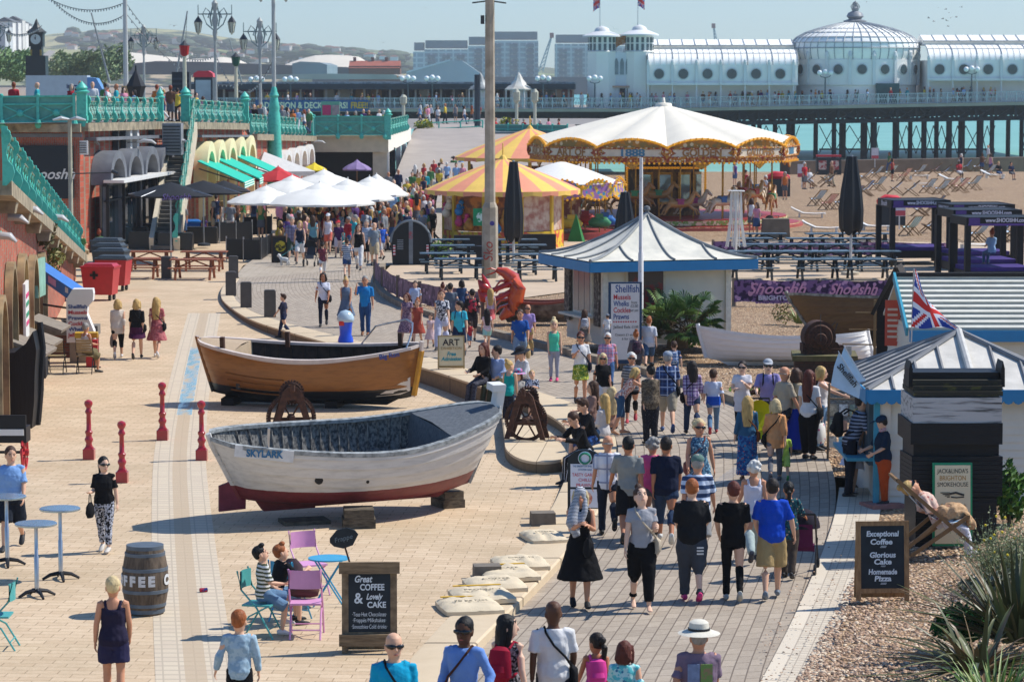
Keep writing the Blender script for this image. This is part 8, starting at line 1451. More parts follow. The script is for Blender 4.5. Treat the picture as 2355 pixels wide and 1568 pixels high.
 if k:
  mb=MB();
  if k=='bald':mb.tube([(.072,-.02,1.62),(.06,-.07,1.63),(0,-.098,1.63),(-.06,-.07,1.63),(-.072,-.02,1.62)],[(.02,.012)]*5,8)
  else:
   mb.blob((0,-.018,1.67),(.088,.104,.096),16,0,10);mb.blob((0,-.045,1.63),(.08,.072,.075),14,0,8)
   if k=='crop':pass
   if k=='quiff':mb.blob((0,.06,1.745),(.06,.05,.035),10,0,6)
   if k in('bob','long','mane'):
    zl={'bob':1.5,'long':1.33,'mane':1.2}[k];mb.tube([(0,-.03,1.7),(0,-.055,1.6),(0,-.075,(1.6+zl)/2),(0,-.095,zl)],[(.085,.075),(.1,.075),(.105,.055),(.07,.03)],14,up=(0,1,0))
    for sx in(-1,1):mb.tube([(sx*.06,.03,1.7),(sx*.085,.02,1.62),(sx*.09,.0,max(zl,1.45))],[.03,.03,.02],8)
   if k in('bun','tail'):mb.blob((0,-.06 if k=='bun' else-.115,1.775 if k=='bun' else 1.68),(.05,.05,.045),10,0,6)
   if k=='tail':mb.tube([(0,-.12,1.68),(0,-.16,1.6),(0,-.15,1.47),(0,-.14,1.42)],[.03,.04,.03,.01],8)
   if k=='curly':
    g=random.Random(4)
    for j in range(26):a=g.uniform(0,6.28);z=g.uniform(-.5,1);r=math.sqrt(max(0,1-z*z));mb.blob((.088*r*cos(a),-.03+.095*r*min(sin(a),.62),1.655+.09*z),.034,7,0,5)
  mb.xf(HM);part('hair',mb,hairm(hc),.02,vox*.7,1)
 if hat:
  mb=MB();kk,hc2=hat
  if kk=='cap':mb.blob((0,-.012,1.69),(.092,.112,.078),16,0,8);mb.tube([(0,.07,1.69),(0,.13,1.685),(0,.18,1.672)],[(.075,.012),(.08,.01),(.04,.006)],12,up=(0,0,1))
  else:mb.lathe([(.0,1.79),(.06,1.79),(.09,1.77),(.1,1.69),(.125,1.68),(.19,1.665),(.2,1.668),(.13,1.692),(.1,1.7)],20,(0,-.01,0),sy=1.12)
  mb.xf(HM);h_=mb.build('hat',cloth(hc2),rt)
  if kk=='brim':mb=MB();mb.lathe([(.106,1.69),(.104,1.72)],20,(0,-.01,0),sy=1.12);mb.xf(HM);mb.build('hat_band',black,h_)
 if shades:mb=MB();mb.tube([(-.08,.02,1.635),(-.07,.075,1.635),(-.04,.096,1.632),(0,.1,1.637),(.04,.096,1.632),(.07,.075,1.635),(.08,.02,1.635)],[(.006,.008),(.012,.016),(.012,.025),(.008,.01),(.012,.025),(.012,.016),(.006,.008)],8,up=(0,0,1));mb.v=mb.v;mb.xf(HM);mb.build('sunglasses',blackgl,rt)
 elif face:
  for sx in(-1,1):mb=MB();mb.blob((sx*.032,.083,1.633),(.012,.008,.007),8,0,5);mb.tube([(sx*.018,.095,1.652),(sx*.035,.09,1.657),(sx*.052,.078,1.652)],.004,5);mb.xf(HM);mb.build('eye',mat('#2a1d18',.3),rt)
 if face:mb=MB();mb.tube([(-.022,.094,1.56),(0,.1,1.561),(.022,.094,1.56)],[.003,.006,.003],6);mb.xf(HM);mb.build('mouth',mat('#a8544a',.5),rt)
 low=min(min(an.z-.085-max(0,-k2)*.14 for h,kn,an,k2 in legs),9);rt['low']=low*s;rt.scale=(s,)*3;rt['arms']=[c for a in arms for c in(*a[2],*a[3])];return rt
ZF={'p':lambda u,v:P(u,v,0),'w':W,'f':lambda u,v:P(u,v,.135)}
def H(u,v,hp,face,label,sex='m',top=None,bot=None,hair=('crop','brown'),shoe='#2a2a2c',zone='w',pose=None,group=None,drop=0,**k):
 p=ZF[zone](u,v)if isinstance(zone,str)else P(u,v,zone);s=hp*S(p.y)/.985/(1.76 if not k.get('kid')else 1.8);k.setdefault('vox',.013 if hp>190 else.017 if hp>120 else.022);k.setdefault('hands',hp>110)
 ff=abs((face+180)%360-180)>70;k.setdefault('face',1 if ff and hp>100 else 0)
 rt=human(s,sex,pose or(WALK if(int(u)%2)else WALK2),top,bot,hair,shoe,**k);rt.location=(p.x,p.y,p.z-rt['low']-drop);rt.rotation_euler[2]=R_(face);rt['label']=label
 if group:rt['group']=group
 return rt
def bag(rt,kind,label,m,side=1,dz=0):
 """bags worn or held: their own things, placed on the wearer"""
 s=rt.scale[0];t=thing('bag' if kind!='back' else 'backpack',label,'bag',rt.location,rt.rotation_euler[2]);t.scale=rt.scale;m=cloth(m);mb=MB();A=rt['arms'];w_=V(A[0:3]if side<0 else A[6:9])
 if kind=='back':mb.tube([(0,-.2,1.02),(0,-.22,1.08),(0,-.23,1.25),(0,-.21,1.38),(0,-.19,1.42)],[(.1,.05),(.15,.09),(.15,.09),(.13,.07),(.07,.03)],12,up=(0,1,0));mb.tube([(0,-.31,1.08),(0,-.33,1.15),(0,-.31,1.22)],[(.1,.02),(.11,.03),(.09,.02)],10,up=(0,1,0));mb.build('pack',m,t)
 elif kind=='cross':x=side*.2;mb.tube([(x,.02,.8),(x+side*.03,.02,.86),(x+side*.03,.02,.98),(x,.02,1.03)],[(.04,.11),(.055,.14),(.05,.13),(.02,.11)],12,up=(0,1,0));mb.build('pouch',m,t)
 else:o=w_+V((0,0,-.05));hh_=.3 if kind=='hand' else.42;q=.15 if kind=='hand' else.17;mb.tube([o+V((0,0,-.12-hh_)),o+V((0,0,-.1-hh_*.8)),o+V((0,0,-.12-hh_*.3)),o+V((0,0,-.14))],[(.05,q*.8),(.08,q),(.065,q*.9),(.02,q*.7)],12,up=(0,1,0));mb.build('pouch',m,t)
 mb=MB()
 if kind=='back':
  for sx in(-1,1):mb=MB();mb.tube([(sx*.09,-.15,1.4),(sx*.1,-.05,1.465),(sx*.1,.07,1.42),(sx*.11,.125,1.28),(sx*.13,.06,1.12),(sx*.12,-.14,1.06)],.016,6);mb.build('strap',m,t)
 elif kind=='cross':mb.tube([(side*.21,-.05,1.02),(side*.13,-.14,1.15),(0,-.14,1.28),(-side*.09,-.1,1.42),(-side*.1,0,1.47),(-side*.09,.09,1.41),(0,.15,1.27),(side*.13,.13,1.13),(side*.21,.06,1.02)],.014,6);mb.build('strap',m,t)
 else:o=w_+V((0,0,-.05));mb.tube([o+V((0,-.08,-.15)),o+V((0,-.05,0)),o+V((0,.0,.03)),o+V((0,.05,0)),o+V((0,.08,-.15))],.01,6);mb.build('strap',m,t)
 return t
wh,bk,nv,gy,jean,djean,khaki,beige='#dcdad8','#141417','#1a2036','#8f9090','#5f7d9a','#2c3e58','#a88f62','#b8a88a'
stp=lambda a,b,p=.09:stripemat((a,b),2,p)
HOLD=((6,4),(-4,8),(20,6,80,30),(-6,8,15,0))
a=H(907,1835,378,185,'bald person in turquoise polo and sunglasses with a black strap across the chest','m',('t','#0f9dc4',.35,.82),('p',nv,.5),('bald','brown'),zone='p',shades=1,pose=STAND,fat=1.1);bag(a,'cross','black strap bag of the bald person in turquoise',bk,-1)
a=H(1068,1798,374,150,'dark-haired person in pale blue shirt with sunglasses and brown strap','m',('t','#6f93d0',.92,.8),('p',khaki,1),('crop','black'),zone='p',skin=4,shades=1,head=(25,0),pose=((2,2),(-2,3),(-10,25,50,0),(3,10,20,0)));bag(a,'cross','brown strap bag over the pale blue shirt','#4a2c22',1)
a=H(1168,1755,345,-25,'black-haired person in black patterned dress wearing a red backpack','f',('d',floralmat('#1a1a1e','#8f8a90',None,30),0,.5),None,('mane','black'),skin=2,head=(-50,0));bag(a,'back','dark red leather backpack on the patterned dress','#9a1a34')
a=H(1272,1746,361,3,'shaven-headed person in white t-shirt with a black messenger bag, back turned','m',('t',wh,.4,.82),('p','#1c2230',1),None,skin=4,fat=1.12,pose=STEP);bag(a,'cross','black messenger bag on the white t-shirt',bk,1)
a=H(1370,1712,262,5,'child with dark ponytail and a pink backpack','f',('v','#c94f96',0,.85),('s','#c94f96',.5),('tail','dark'),skin=3,kid=1,head=(40,0));bag(a,'back','bright pink child\'s backpack',mat('#d8358f',.6,.1,9))
H(1436,1768,303,-4,'person with auburn bob in turquoise printed top beside the child','f',('t',floralmat('#5fc4c9','#b9e3e0','#3f7fa0',12),.35,.8),('p',wh,1),('bob','auburn'),fat=1.1)
a=H(1605,1802,372,2,'person in cream brimmed hat and mauve t-shirt with a pale print on the back','m',('t','#7d6a7c',.42,.78),('p',khaki,.5),('crop','grey'),skin=1,hat=('brim','#d8d2c2'),fat=1.25);mb=MB();mb.box((-.07,-.175,1.23),(.13,.012,.26));mb.box((.07,-.175,1.23),(.13,.012,.26),0,1);mb.build('back_print',[mat('#7f8fae',.8,.3,20),mat('#6f8f4a',.8,.5,14,col2='#8f7a5a',cut=(.45,.55))],a,0)
a=H(263,1632,302,4,'person with short white hair in navy vest and shorts, back turned, before the barrel','f',('v','#262238',0,.86),('p','#2c2a48',.34,.03),('crop','fair'),zone='p',skin=1,fat=1.15,pose=STEP)
H(552,1694,289,8,'boy with cropped fair hair in pale blue long-sleeved top, back turned','m',('t',floralmat('#9fb8c6','#8aa6b8',None,8),.95,.82),('p',bk,1),('crop','ginger'),zone='p',kid=1,pose=((4,3),(-6,8),(4,22,18,0),(2,18,10,0)))
a=H(28,1262,236,178,'heavy person in pale blue polo and navy shorts behind the bistro tables','m',('t','#7fa6d8',.45,.9),('p','#1f2530',.5,.03),('crop','brown'),zone='p',fat=1.38,pose=WALK2,head=(12,0));mb=MB();mb.blob((0,.2,.95),(.045,.02,.035),10,0,4);mb.build('buckle',goldm,a)
a=H(241,1270,214,172,'person in black cold-shoulder top and leaf-print trousers carrying a handbag','f',('t',bk,.4,.9),('p',floralmat('#15161c','#b9bcc6',None,24),.93),('tail','black'),'#c9c2b8','p',shades=1,fat=1.2,head=(35,0),pose=((8,4),(-8,14),(-4,14,8,0),(10,8,80,10)),skin=2);bag(a,'hand','black quilted handbag held by the person in leaf-print trousers',bk,1)
a=H(272,824,134,6,'blonde person in loose white top and black leggings, first of three walking off','f',('t','#d2c6b8',.8,.74,1),('p',bk,.72),('bob','blond'),wh,'p',fat=1.2);bag(a,'tote','grey cloth bag in the hand of the person in white','#8f8a88',-1)
a=H(316,826,136,2,'blonde person in black top and plum skirt, middle of three walking off','f',('t',bk,.6,.92),('s','#43173a',.62),('bob','blond'),zone='p',fat=1.2);bag(a,'cross','black fringed bag beside the plum skirt',bk,1)
a=H(361,823,138,-4,'person with long fair hair in rose dress, third of three walking off','f',('d',floralmat('#b56a6a','#a04f55',None,14),.35,.52),None,('mane','blond'),wh,'p');bag(a,'cross','black bag hanging beside the rose dress',bk,1)
H(652,778,100,75,'young person in navy shirt walking below the dark bollards','m',('t','#2a2c40',.45,.85),('p','#1f2a4a',1),('quiff','brown'),zone='p')
SITC=((78,84),(62,66),(10,6,50,20),(16,8,66,25))
H(199,858,128,-50,'grey-haired person in white vest seated on a slatted chair, seen from behind','m',('v',wh,0,.88),('p','#6f6446',.5,.03),('crop','grey'),zone='p',pose=SITC,fat=1.2,skin=1)
H(606,1462,232,-72,'dark-haired young person in striped polo and denim shorts, seated','m',('t',stp('#d8d8d2','#4a4f3a',.07),.45,.86),('p',jean,.5,.02),('quiff','black'),wh,'p',pose=SITC,head=(0,-20))
H(634,1440,232,-60,'young person in black t-shirt bending over a phone beside the striped polo','m',('t','#15171c',.4,.86),('p',jean,.5,.02),('quiff','ginger'),bk,'p',pose=((80,80),(74,76),(26,6,64,30),(30,6,70,30)),lean=16,head=(0,-35))
for lab,u,v,z,m_,nm in(('dark brown rucksack leaning on the blue folding chair',672,1418,.47,'#4a3a3f','backpack'),('brown leather bag lying on the pink folding chair',700,1455,.48,'#5a3a34','bag')):
 p=P(u,v);mb=MB();mb.tube([(0,0,0),(0,0,.08),(0,.02,.26),(0,.03,.36)]if nm=='backpack' else[(-.2,0,.08),(-.1,0,.11),(.1,0,.11),(.2,0,.08)],[(.14,.08),(.17,.11),(.15,.09),(.06,.03)]if nm=='backpack' else[(.05,.05),(.12,.1),(.12,.1),(.05,.05)],12);o=mb.build(nm,cloth(m_),None,loc=p+V((0,0,z)));tag(o,lab,'bag')
H(1334,1398,272,184,'person in long black dress with a checked grey scarf over blonde hair','f',('d','#101014',0,.4),None,('bob','fair'),bk,skin=1,shades=0,pose=((10,4),(-6,12),(20,6,100,35),(24,4,95,35)),head=(8,-22))
a=bpy.data.objects[[o.name for o in COL.objects if o.get('label','').startswith('person in long black')][0]];mb=MB();mb.blob((0,-.03,1.67),(.1,.12,.105),14,0,8);mb.tube([(.05,.03,1.62),(.1,.06,1.45),(.13,.12,1.25),(.06,.16,1.05)],[.05,.08,.1,.06],10);mb.tube([(-.07,.02,1.6),(-.06,.1,1.42),(.0,.15,1.25)],[.04,.05,.05],8);fuse(mb.build('scarf',stp('#c9ccd2','#2a2f3a',.02),a),.02,.02);bag(a,'hand','black handbag on the arm of the scarfed person',bk,-1)
a=H(1475,1404,280,184,'person with hair in a bun, grey t-shirt and black trousers, walking towards us','f',('t','#9a9ba0',.28,.9),('p','#0f0f12',.95,.04),('bun','brown'),None,skin=2,pose=((16,4),(-12,20),(12,8,100,5),(4,8,12,0)),head=(14,-25));bag(a,'cross','pale and dark shoulder bag beside the grey t-shirt','#b9ab95',-1)
H(1590,1382,276,2,'big person in black t-shirt and grey striped tracksuit trousers, back turned','m',('t','#1c1d20',.5,.84),('p','#42464d',1,.04),('crop','ginger'),'#d2357a',fat=1.35,skin=2,pose=((8,5),(-12,20),(8,10,45,20),(8,10,45,20)))
a=[o for o in COL.objects if o.get('label','').startswith('big person in black')][0]
for i in range(3):mb=MB();mb.box((.11,-.165,.78-i*.045),(.1,.02,.022));mb.build('stripe',white,a,0)
H(1685,1380,270,-2,'slim red-haired person all in black with grey trainers, back turned','m',('t','#0f0f12',.45,.84),('p','#0e0e11',1,.006),('crop','auburn'),'#a8a8a2',pose=((6,3),(-14,24),(6,10,30,15),(8,8,40,15)))
H(1774,1378,272,-4,'person in royal blue polo and khaki shorts, back turned','m',('t','#1447b8',.45,.84),('p',khaki,.52,.035),('crop','dark'),'#6f7a86',fat=1.22,pose=((-12,18),(12,5),(8,12,40,15),(4,16,12,0)))
a=H(1812,1330,218,-12,'dark-haired person in teal patterned tunic pushing a pushchair','f',('s',floralmat('#1f5a5f','#143040','#b9a08a',16),.7,.7),('p','#4a4038',1,.03),('tail','black'),skin=3,pose=((8,4),(-10,18),(30,8,40,10),(35,10,40,5)),fat=1.1)
H(1732,1290,235,3,'person with white curls in white sleeveless top and pale trousers, back turned','f',('v','#d8d6e0',0,.84),('p','#a9b8b5',1,.04),('curly','white'),'#2a3040',skin=1,fat=1.15)
H(1603,1300,256,-2,'person in green cap and blue striped polo, back turned, smoke beside the head','m',('t',stp('#c9d3e3','#2f4468',.13),.45,.84),('p',gy,.5,.03),('crop','grey'),hat=('cap','#5f7a72'),fat=1.25,skin=1)
H(1397,1230,226,2,'balding person in white checked shirt and dark jeans, back turned','m',('t',plaidmat('#d9dbe2','#d2d5de','#8f96ac',.14),.42,.82),('p','#1a2232',1),('bald','grey'),bk,pose=((6,4),(-20,40),(-4,8,12,0),(4,8,12,0)),skin=1)
H(1444,1248,246,0,'young person in grey t-shirt and black shorts, back turned','m',('t','#8a8c88',.45,.8),('p',bk,.5,.03),('crop','black'),skin=3)
H(1500,1236,232,3,'person with grey set hair in bright pink top, back turned','f',('t','#d8568f',.5,.8),('p','#6a6a72',.9),('curly','grey'),fat=1.1,skin=1)
H(1531,1248,244,-3,'stocky person in navy polo and dark jeans, back turned','m',('t','#141c33',.45,.82),('p',djean,.75,.02),('crop','dark'),'#c9c9c4',fat=1.3,skin=3)
a=H(1607,1195,230,182,'person with blonde curls and sunglasses in teal floral dress','f',('d',floralmat('#2a4a66','#5f8aa0','#c9d3d2',20),0,.5),None,('curly','fair'),'#b98a6a',shades=1,skin=1);bag(a,'cross','brown strap bag across the teal floral dress','#7a4a44',1)
a=H(1718,1105,190,4,'person with long fair hair in denim jacket and blue floral skirt','f',('t','#2f5a78',.85,.9),('s',floralmat('#1c3f7a','#2f6fa0','#a05a4a',14),.1),('mane','blond'),'#6a4a3a',fat=1.1,pose=STAND);bag(a,'cross','tan leather bag on the denim jacket','#7a4424',1)
a=H(1782,1108,192,-5,'blonde person in loose orange shirt and grey leggings','f',('t','#d89a66',.75,.74,1),('p','#6a6c72',.95,.004),('bob','fair'),'#5a5a62');bag(a,'cross','black strap bag across the orange shirt',bk,-1)
H(1803,1104,118,0,'child in lime green shorts half hidden behind the orange shirt','m',('t','#b5d85a',.4,.7),('p','#b9d86a',.5,.03),('crop','brown'),'#3f9a4a',kid=1)
H(1830,1042,190,-30,'person in royal blue long skirt partly hidden behind the beige shirt','f',('t',beige,.5,.9),('s','#12309a',.06),('bob','brown'),pose=STAND)
H(1803,1042,200,-60,'balding person in beige polo reading the stall cards','m',('t','#a89c88',.45,.82),('p','#2a2c34',1),('bald','grey'),fat=1.15,skin=1)
a=H(1860,1056,200,-28,'person with long auburn ponytail in white top and wide black trousers','f',('t',wh,.3,.84),('p','#0d0d10',.97,.05),('mane','auburn'),fat=1.1,pose=STAND);bag(a,'cross','black shoulder bag on the white top by the stall',bk,1);bag(a,'tote','white printed tote bag held by the auburn-haired person',floralmat('#d9d6d0','#d9d6d0','#c2507a',9),1)
H(1888,1036,188,-100,'fair-haired person in white top stretching an arm over the stall','f',('v',wh,0,.88),('p',jean,1),('bob','blond'),pose=((2,2),(-2,3),(75,10,8,0),(60,10,10,0)))
a=H(1765,1020,188,178,'person in grey cap and lilac polo pushing the yellow pushchair','m',('t','#8f86b8',.45,.86),('p','#2a2c3a',1),('crop','dark'),hat=('cap','#a9adb2'),shades=1,pose=((6,4),(-6,10),(25,10,45,5),(25,10,45,5)),skin=2);bag(a,'back','dark rucksack on the lilac polo',bk)
H(1706,1012,176,170,'dark-haired person in white tunic with black sleeves clutching something red','f',('t','#d6d3d8',.3,.62,1),('p',bk,1),('tail','dark'),pose=((4,3),(-4,6),(30,8,100,30),(20,8,80,35)),shades=1,skin=2)
a=H(1955,1146,240,-80,'person in navy striped t-shirt with rucksack bending to the display','m',('t',stp('#1a2438','#8a94a8',.06),.45,.86),('p','#1a1e2a',1),('crop','dark'),pose=STAND,lean=20,head=(-5,-18),zone=.06);bag(a,'back','black rucksack on the navy striped t-shirt',bk)
H(1966,1140,198,-72,'person in white sleeveless dress, hands behind the back, reading the sign','f',('d','#d3d2e2',0,.55),None,('bob','blond'),'#c9c6d2',pose=((2,2),(-4,5),(-20,8,10,50),(-20,8,10,50)),lean=12,head=(0,-30),zone=.06)
a=H(1591,1002,172,4,'dark-haired person in purple checked shirt and jeans, back turned','f',('t',plaidmat('#7a5f8f','#c2b2c9','#3a2f4f',.08),.8,.74),('p','#2a3a55',1),('long','dark'));bag(a,'cross','black bag beside the purple checked shirt',bk,-1)
a=H(1640,998,150,-3,'boy in white and blue banded t-shirt and jeans, walking away','m',('t','#cfd6e6',.5,.76),('p',jean,1),('crop','brown'),'#a82f3a',kid=1);mb=MB();mb.tube([(0,0,.82),(0,0,.95),(0,.005,1.05)],[(.205,.15),(.2,.15),(.19,.14)],16,up=(0,1,0));mb.build('blue_band',cloth('#1f55b8'),a)
a=H(1535,994,186,0,'person in grey cap, blue checked shirt and pale shorts, back turned','m',('t',plaidmat('#25345a','#3f5a8a','#a8b5cc',.1),.45,.8),('p','#a89f8c',.55,.03),('crop','grey'),'#3f5a8a',hat=('cap','#8f9aa8'),fat=1.2);bag(a,'cross','black strap bag on the blue checked shirt',bk,1)
a=H(1550,900,115,-3,'boy with checked rucksack just beyond the grey cap','m',('t','#35507a',.4,.82),('p',beige,.5),('crop','brown'),kid=1);bag(a,'back','blue checked rucksack of the boy',plaidmat('#2f4a7a','#5f8ab8','#d8dce6',.06))
H(1495,1022,178,20,'person in brown snakeskin jacket and black trousers, talking','f',('t',floralmat('#4f4438','#6f6250','#2a2620',18),.85,.78,1),('p',floralmat('#16161c','#1f1f28','#a8a8b0',40,.2),1,.03),('bun','black'),bk,fat=1.15,pose=STAND)
a=H(1428,1000,160,-75,'blonde person in floral top leaning forward over a black handbag','f',('t',floralmat('#d2b8a8','#b5705f','#e8dcd0',18),.0,.84),('p','#2f4f6f',.62,.01),('bob','blond'),'#b98a6a',lean=38,pose=((14,10),(-6,20),(40,6,10,0),(45,6,10,0)),head=(0,-20),skin=1);bag(a,'hand','black handbag held by the leaning blonde person',bk,1)
H(1452,972,160,176,'person with big white curls and sunglasses in grey striped top','f',('t',stp('#8f8f90','#4a4b50',.07),.5,.8),('p',bk,.8),('curly','white'),'#a82f3a',shades=1,fat=1.3,skin=1)
a=H(1386,962,148,182,'fair-haired person in black top, white trousers and sunglasses','f',('t',bk,.4,.84),('p',wh,.85,.03),('bob','fair'),shades=1,fat=1.2,skin=1);bag(a,'cross','black and white strap bag on the black top',bk,-1)
H(1397,912,144,178,'white-haired person in pink checked shirt and sunglasses','m',('t',plaidmat('#d8a0b0','#b56a86','#6f8fb8',.08),.45,.82),('p','#3f5f8a',1),('crop','white'),shades=1,skin=1,fat=1.1)
a=H(1335,930,162,185,'person in white t-shirt and lime skirt carrying a drink','f',('t',wh,.35,.88),('s',floralmat('#a8a83a','#5f7a2a','#d8d88a',14),.58),('crop','auburn'),shades=1,pose=((10,4),(-8,16),(0,8,10,0),(25,8,100,15)),skin=1);bag(a,'cross','navy shoulder bag before the lime skirt','#141a2a',-1)
H(1274,876,138,178,'girl in mint top, grey leggings and pink trainers','f',('v','#4fc4a0',0,.84),('p','#a3a3ae',.97,.004),('bun','fair'),'#e0457a',kid=1,pose=STAND)
a=H(1196,848,136,176,'person in blue printed t-shirt and denim shorts with a paper bag','m',('t',floralmat('#1d4f96','#1d4f96','#c9a83a',6,.3),.45,.82),('p','#7f93a8',.55,.03),('crop','brown'),skin=1,fat=1.1);bag(a,'tote','brown paper bag beside the denim shorts','#b5986a',-1)
H(1214,820,118,170,'bald person in lilac shirt just behind the blue t-shirt','m',('t','#a88fc2',.45,.82),('p',khaki,.9),('bald','grey'),shades=1,skin=1)
a=H(1344,815,102,2,'person with long brown hair in grey dress, back turned at the hut','f',('d','#6a645f',0,.5),None,('mane','brown'));bag(a,'back','zigzag patterned backpack on the grey dress',stp('#d3d3d6','#2f3a52',.05))
H(1414,850,138,4,'person in royal blue t-shirt carrying a toddler, back turned','m',('t','#1440b0',.45,.8),('p',khaki,.55,.03),('crop','brown'),pose=((2,2),(-2,3),(25,12,90,30),(-2,12,20,0)),fat=1.15)
H(1397,786,64,10,'toddler in grey cap held on the royal blue arm','m',('t',wh,.5,.8),('p','#8f9ab0',.6),('crop','brown'),kid=1,hat=('cap','#7f858f'),pose=((40,30),(30,30),(20,10,20,20),(20,10,20,20)),zone=1.35)
H(1492,850,122,-4,'red-haired person in white t-shirt and denim shorts before the price board','m',('t','#c9ccd2',.5,.78,1),('p','#3f5a78',.55,.03),('quiff','ginger'))
a=H(1462,880,120,5,'person with a topknot in grey hooded top and rucksack','f',('t','#5f5a60',.95,.8,1),('p','#3a3a42',1),('bun','ginger'));bag(a,'back','dark rucksack on the grey hooded top',floralmat('#2a2430','#4a2f3f',None,14))
a=H(1056,822,128,168,'person in turquoise t-shirt and navy shorts with dark hair, by the art board','m',('t','#3fb5c9',.42,.8),('p','#1f2c48',.52,.03),('crop','dark'),head=(-60,0));bag(a,'back','dark rucksack on the turquoise t-shirt','#26303f')
for q in((1016,806,138,170,'person with short red hair in black and white floral top and pale trousers','f',('t',floralmat('#d3d3d6','#3a3f4a',None,16),.4,.84),('p','#c9cbe0',1,.04),('crop','auburn')),(960,796,108,174,'person in rust pinafore dress over a white top','f',('d','#a04a3c',.3,.5),None,('bun','ginger')),(936,790,116,165,'person with auburn bob in mauve floral dress','f',('d',floralmat('#8f7a8a','#5f4a66','#c9a8b0',16),.3,.4),None,('bob','auburn')),(990,800,78,172,'child in striped dress beside the rust pinafore','f',('d',stp('#d29a9a','#d8d0d0',.05),.2,.45),None,('tail','brown')),(1036,770,118,8,'person in slate grey t-shirt, back turned in the crowd by the lobster','m',('t','#5f6a78',.45,.8),('p','#3a3a40',.55,.03),('crop','dark')),(1120,806,96,6,'dark-haired girl in striped top and mint shorts, back turned','f',('t',stp('#d8a0a8','#e3dcd8',.06),.2,.84),('p','#a8d3c4',.3,.02),('mane','dark')),(1128,760,96,4,'girl with long wavy fair hair in coral skirt','f',('t','#c9b0c4',.2,.9),('s','#d2696a',.5),('mane','blond')),(955,740,92,176,'dark-haired person in white shirt behind the banner fence','m',('t','#b8c4dc',.5,.8),('p',nv,1),('crop','dark')),(1062,745,100,20,'person in dark blue top behind the slate t-shirt','f',('t','#2a4468',.5,.84),('p','#2a2c34',1),('bob','dark')),(1018,745,92,15,'red-haired person in cream vest behind the floral top','f',('v','#c9a890',0,.86),('p',jean,1),('bun','auburn')),(1058+22,800,60,10,'small child in red at the lobster\'s feet','m',('t','#b0343a',.4,.8),('p',jean,.5),('crop','brown'))):H(*q,kid=1 if 'child' in q[4]or 'girl' in q[4]else 0)
a=H(1086,785,120,3,'person in dark shirt wearing a red rucksack beside the lobster','m',('t','#2f2a2c',.5,.8),('p','#4a3f3f',.55,.03),('crop','dark'));bag(a,'back','red and black rucksack beside the lobster',mat('#b5263a',.6,.5,7,col2='#1a1518',cut=(.48,.56)))
a=H(744,750,121,182,'person in white t-shirt and dark jeans with a black shoulder bag, walking towards the boats','f',('t','#d9dae6',.4,.84),('p','#1a2236',1,.008),('bob','dark'),skin=3);bag(a,'cross','black bag on the white t-shirt above the brown boat',bk,-1)
a=H(796,752,112,178,'blonde person in denim dress and pink cardigan above the domed bin','f',('d','#5f6f86',.0,.42),None,('bun','blond'),skin=1);bag(a,'hand','large brown leather bag beside the denim dress','#6a3f26',-1)
a=H(840,772,132,178,'person in bright blue polo and jeans with a hand at the face','m',('t','#1f7fc0',.45,.82),('p','#2a4a78',1),('crop','grey'),'#8a5a3a',pose=((8,4),(-8,14),(-2,8,12,0),(40,14,130,20)),skin=1)
for q in((798,642,92,3,'person in grey striped off-shoulder top and denim shorts, back turned','f',('t',stp('#c9ccd2','#5f6a7a',.09),.3,.84),('p','#2f4f7a',.3),('bun','brown')),(742,640,82,4,'person in wine red top and white trousers with an orange clip, back turned','f',('t',floralmat('#8a3f4a','#6a2f3a',None,14),.3,.84),('p',wh,.7),('bun','dark')),(825,622,106,178,'person in black vest and white trousers walking into the shade of the crowd','f',('v',bk,0,.86),('p',wh,.9,.02),('long','auburn')),(861,614,100,182,'person in grey polo and beige shorts at the edge of the crowd','m',('t','#7f8a92',.45,.8),('p',beige,.55,.03),('bald','grey')),(843,606,98,176,'person in white and navy striped shirt and black shorts','m',('t',stp('#c9d0da','#6a7a92',.06),.45,.8),('p',bk,.55,.03),('crop','grey')),(720,590,92,5,'person in sea-green t-shirt and dark shorts, back turned','f',('t','#6fa0a8',.4,.82),('p','#1f2530',.35),('long','brown')),(755,585,92,178,'person in white cap, white vest and coral shorts','f',('v','#d9d6dc',0,.84),('p','#d8705f',.4),('bob','brown')),(690,608,98,176,'blonde person in navy vest and white shorts leading a small dog','f',('v','#1a2238',0,.84),('p',wh,.5),('bob','blond')),(672,604,104,178,'grey-haired person in plaid shirt beside the navy vest','m',('t',plaidmat('#6f6a86','#8f8aa0','#4a4560',.08),.5,.8),('p','#3a4a3f',.55),('crop','grey')),(778,592,84,178,'person in plum t-shirt and pale shorts, red cap','m',('t','#4a2050',.4,.8),('p','#d3c0c0',.5),('crop','brown')),(790,575,92,182,'person in blue patterned top with long dark hair in the crowd','f',('t',floralmat('#5f7a9a','#a8b5c9',None,14),.4,.84),('p',nv,1),('long','dark')),(878,598,84,30,'child in bright blue top stepping behind the bollard','m',('t','#2f5fc0',.5,.8),('p','#c9c9cc',.6),('crop','brown'))):H(*q,zone='f',hat=('cap','#d8d8da' if 'white cap' in q[4]else '#c22f3a')if 'cap' in q[4]else None)
p=P(654,612,.14);t=thing('small_dog','small white dog on a taut blue lead beside the round badge sign','dog',p,R_(60));mb=MB();mb.tube([(0,-.2,.24),(0,-.12,.25),(0,.08,.26),(0,.16,.3),(0,.22,.38)],[.06,.1,.1,.075,.06],10);mb.tube([(0,.2,.4),(0,.26,.42),(0,.35,.38)],[.06,.07,.03],8)
for x in(-.06,.06):
 for y_ in(-.16,.1):mb.tube([(x,y_,.22),(x,y_+(.03 if y_>0 else-.03),.12),(x,y_,.01)],[.045,.03,.025],8)
 mb.tube([(x*.8,.24,.46),(x,.22,.43)],[.02,.03],6)
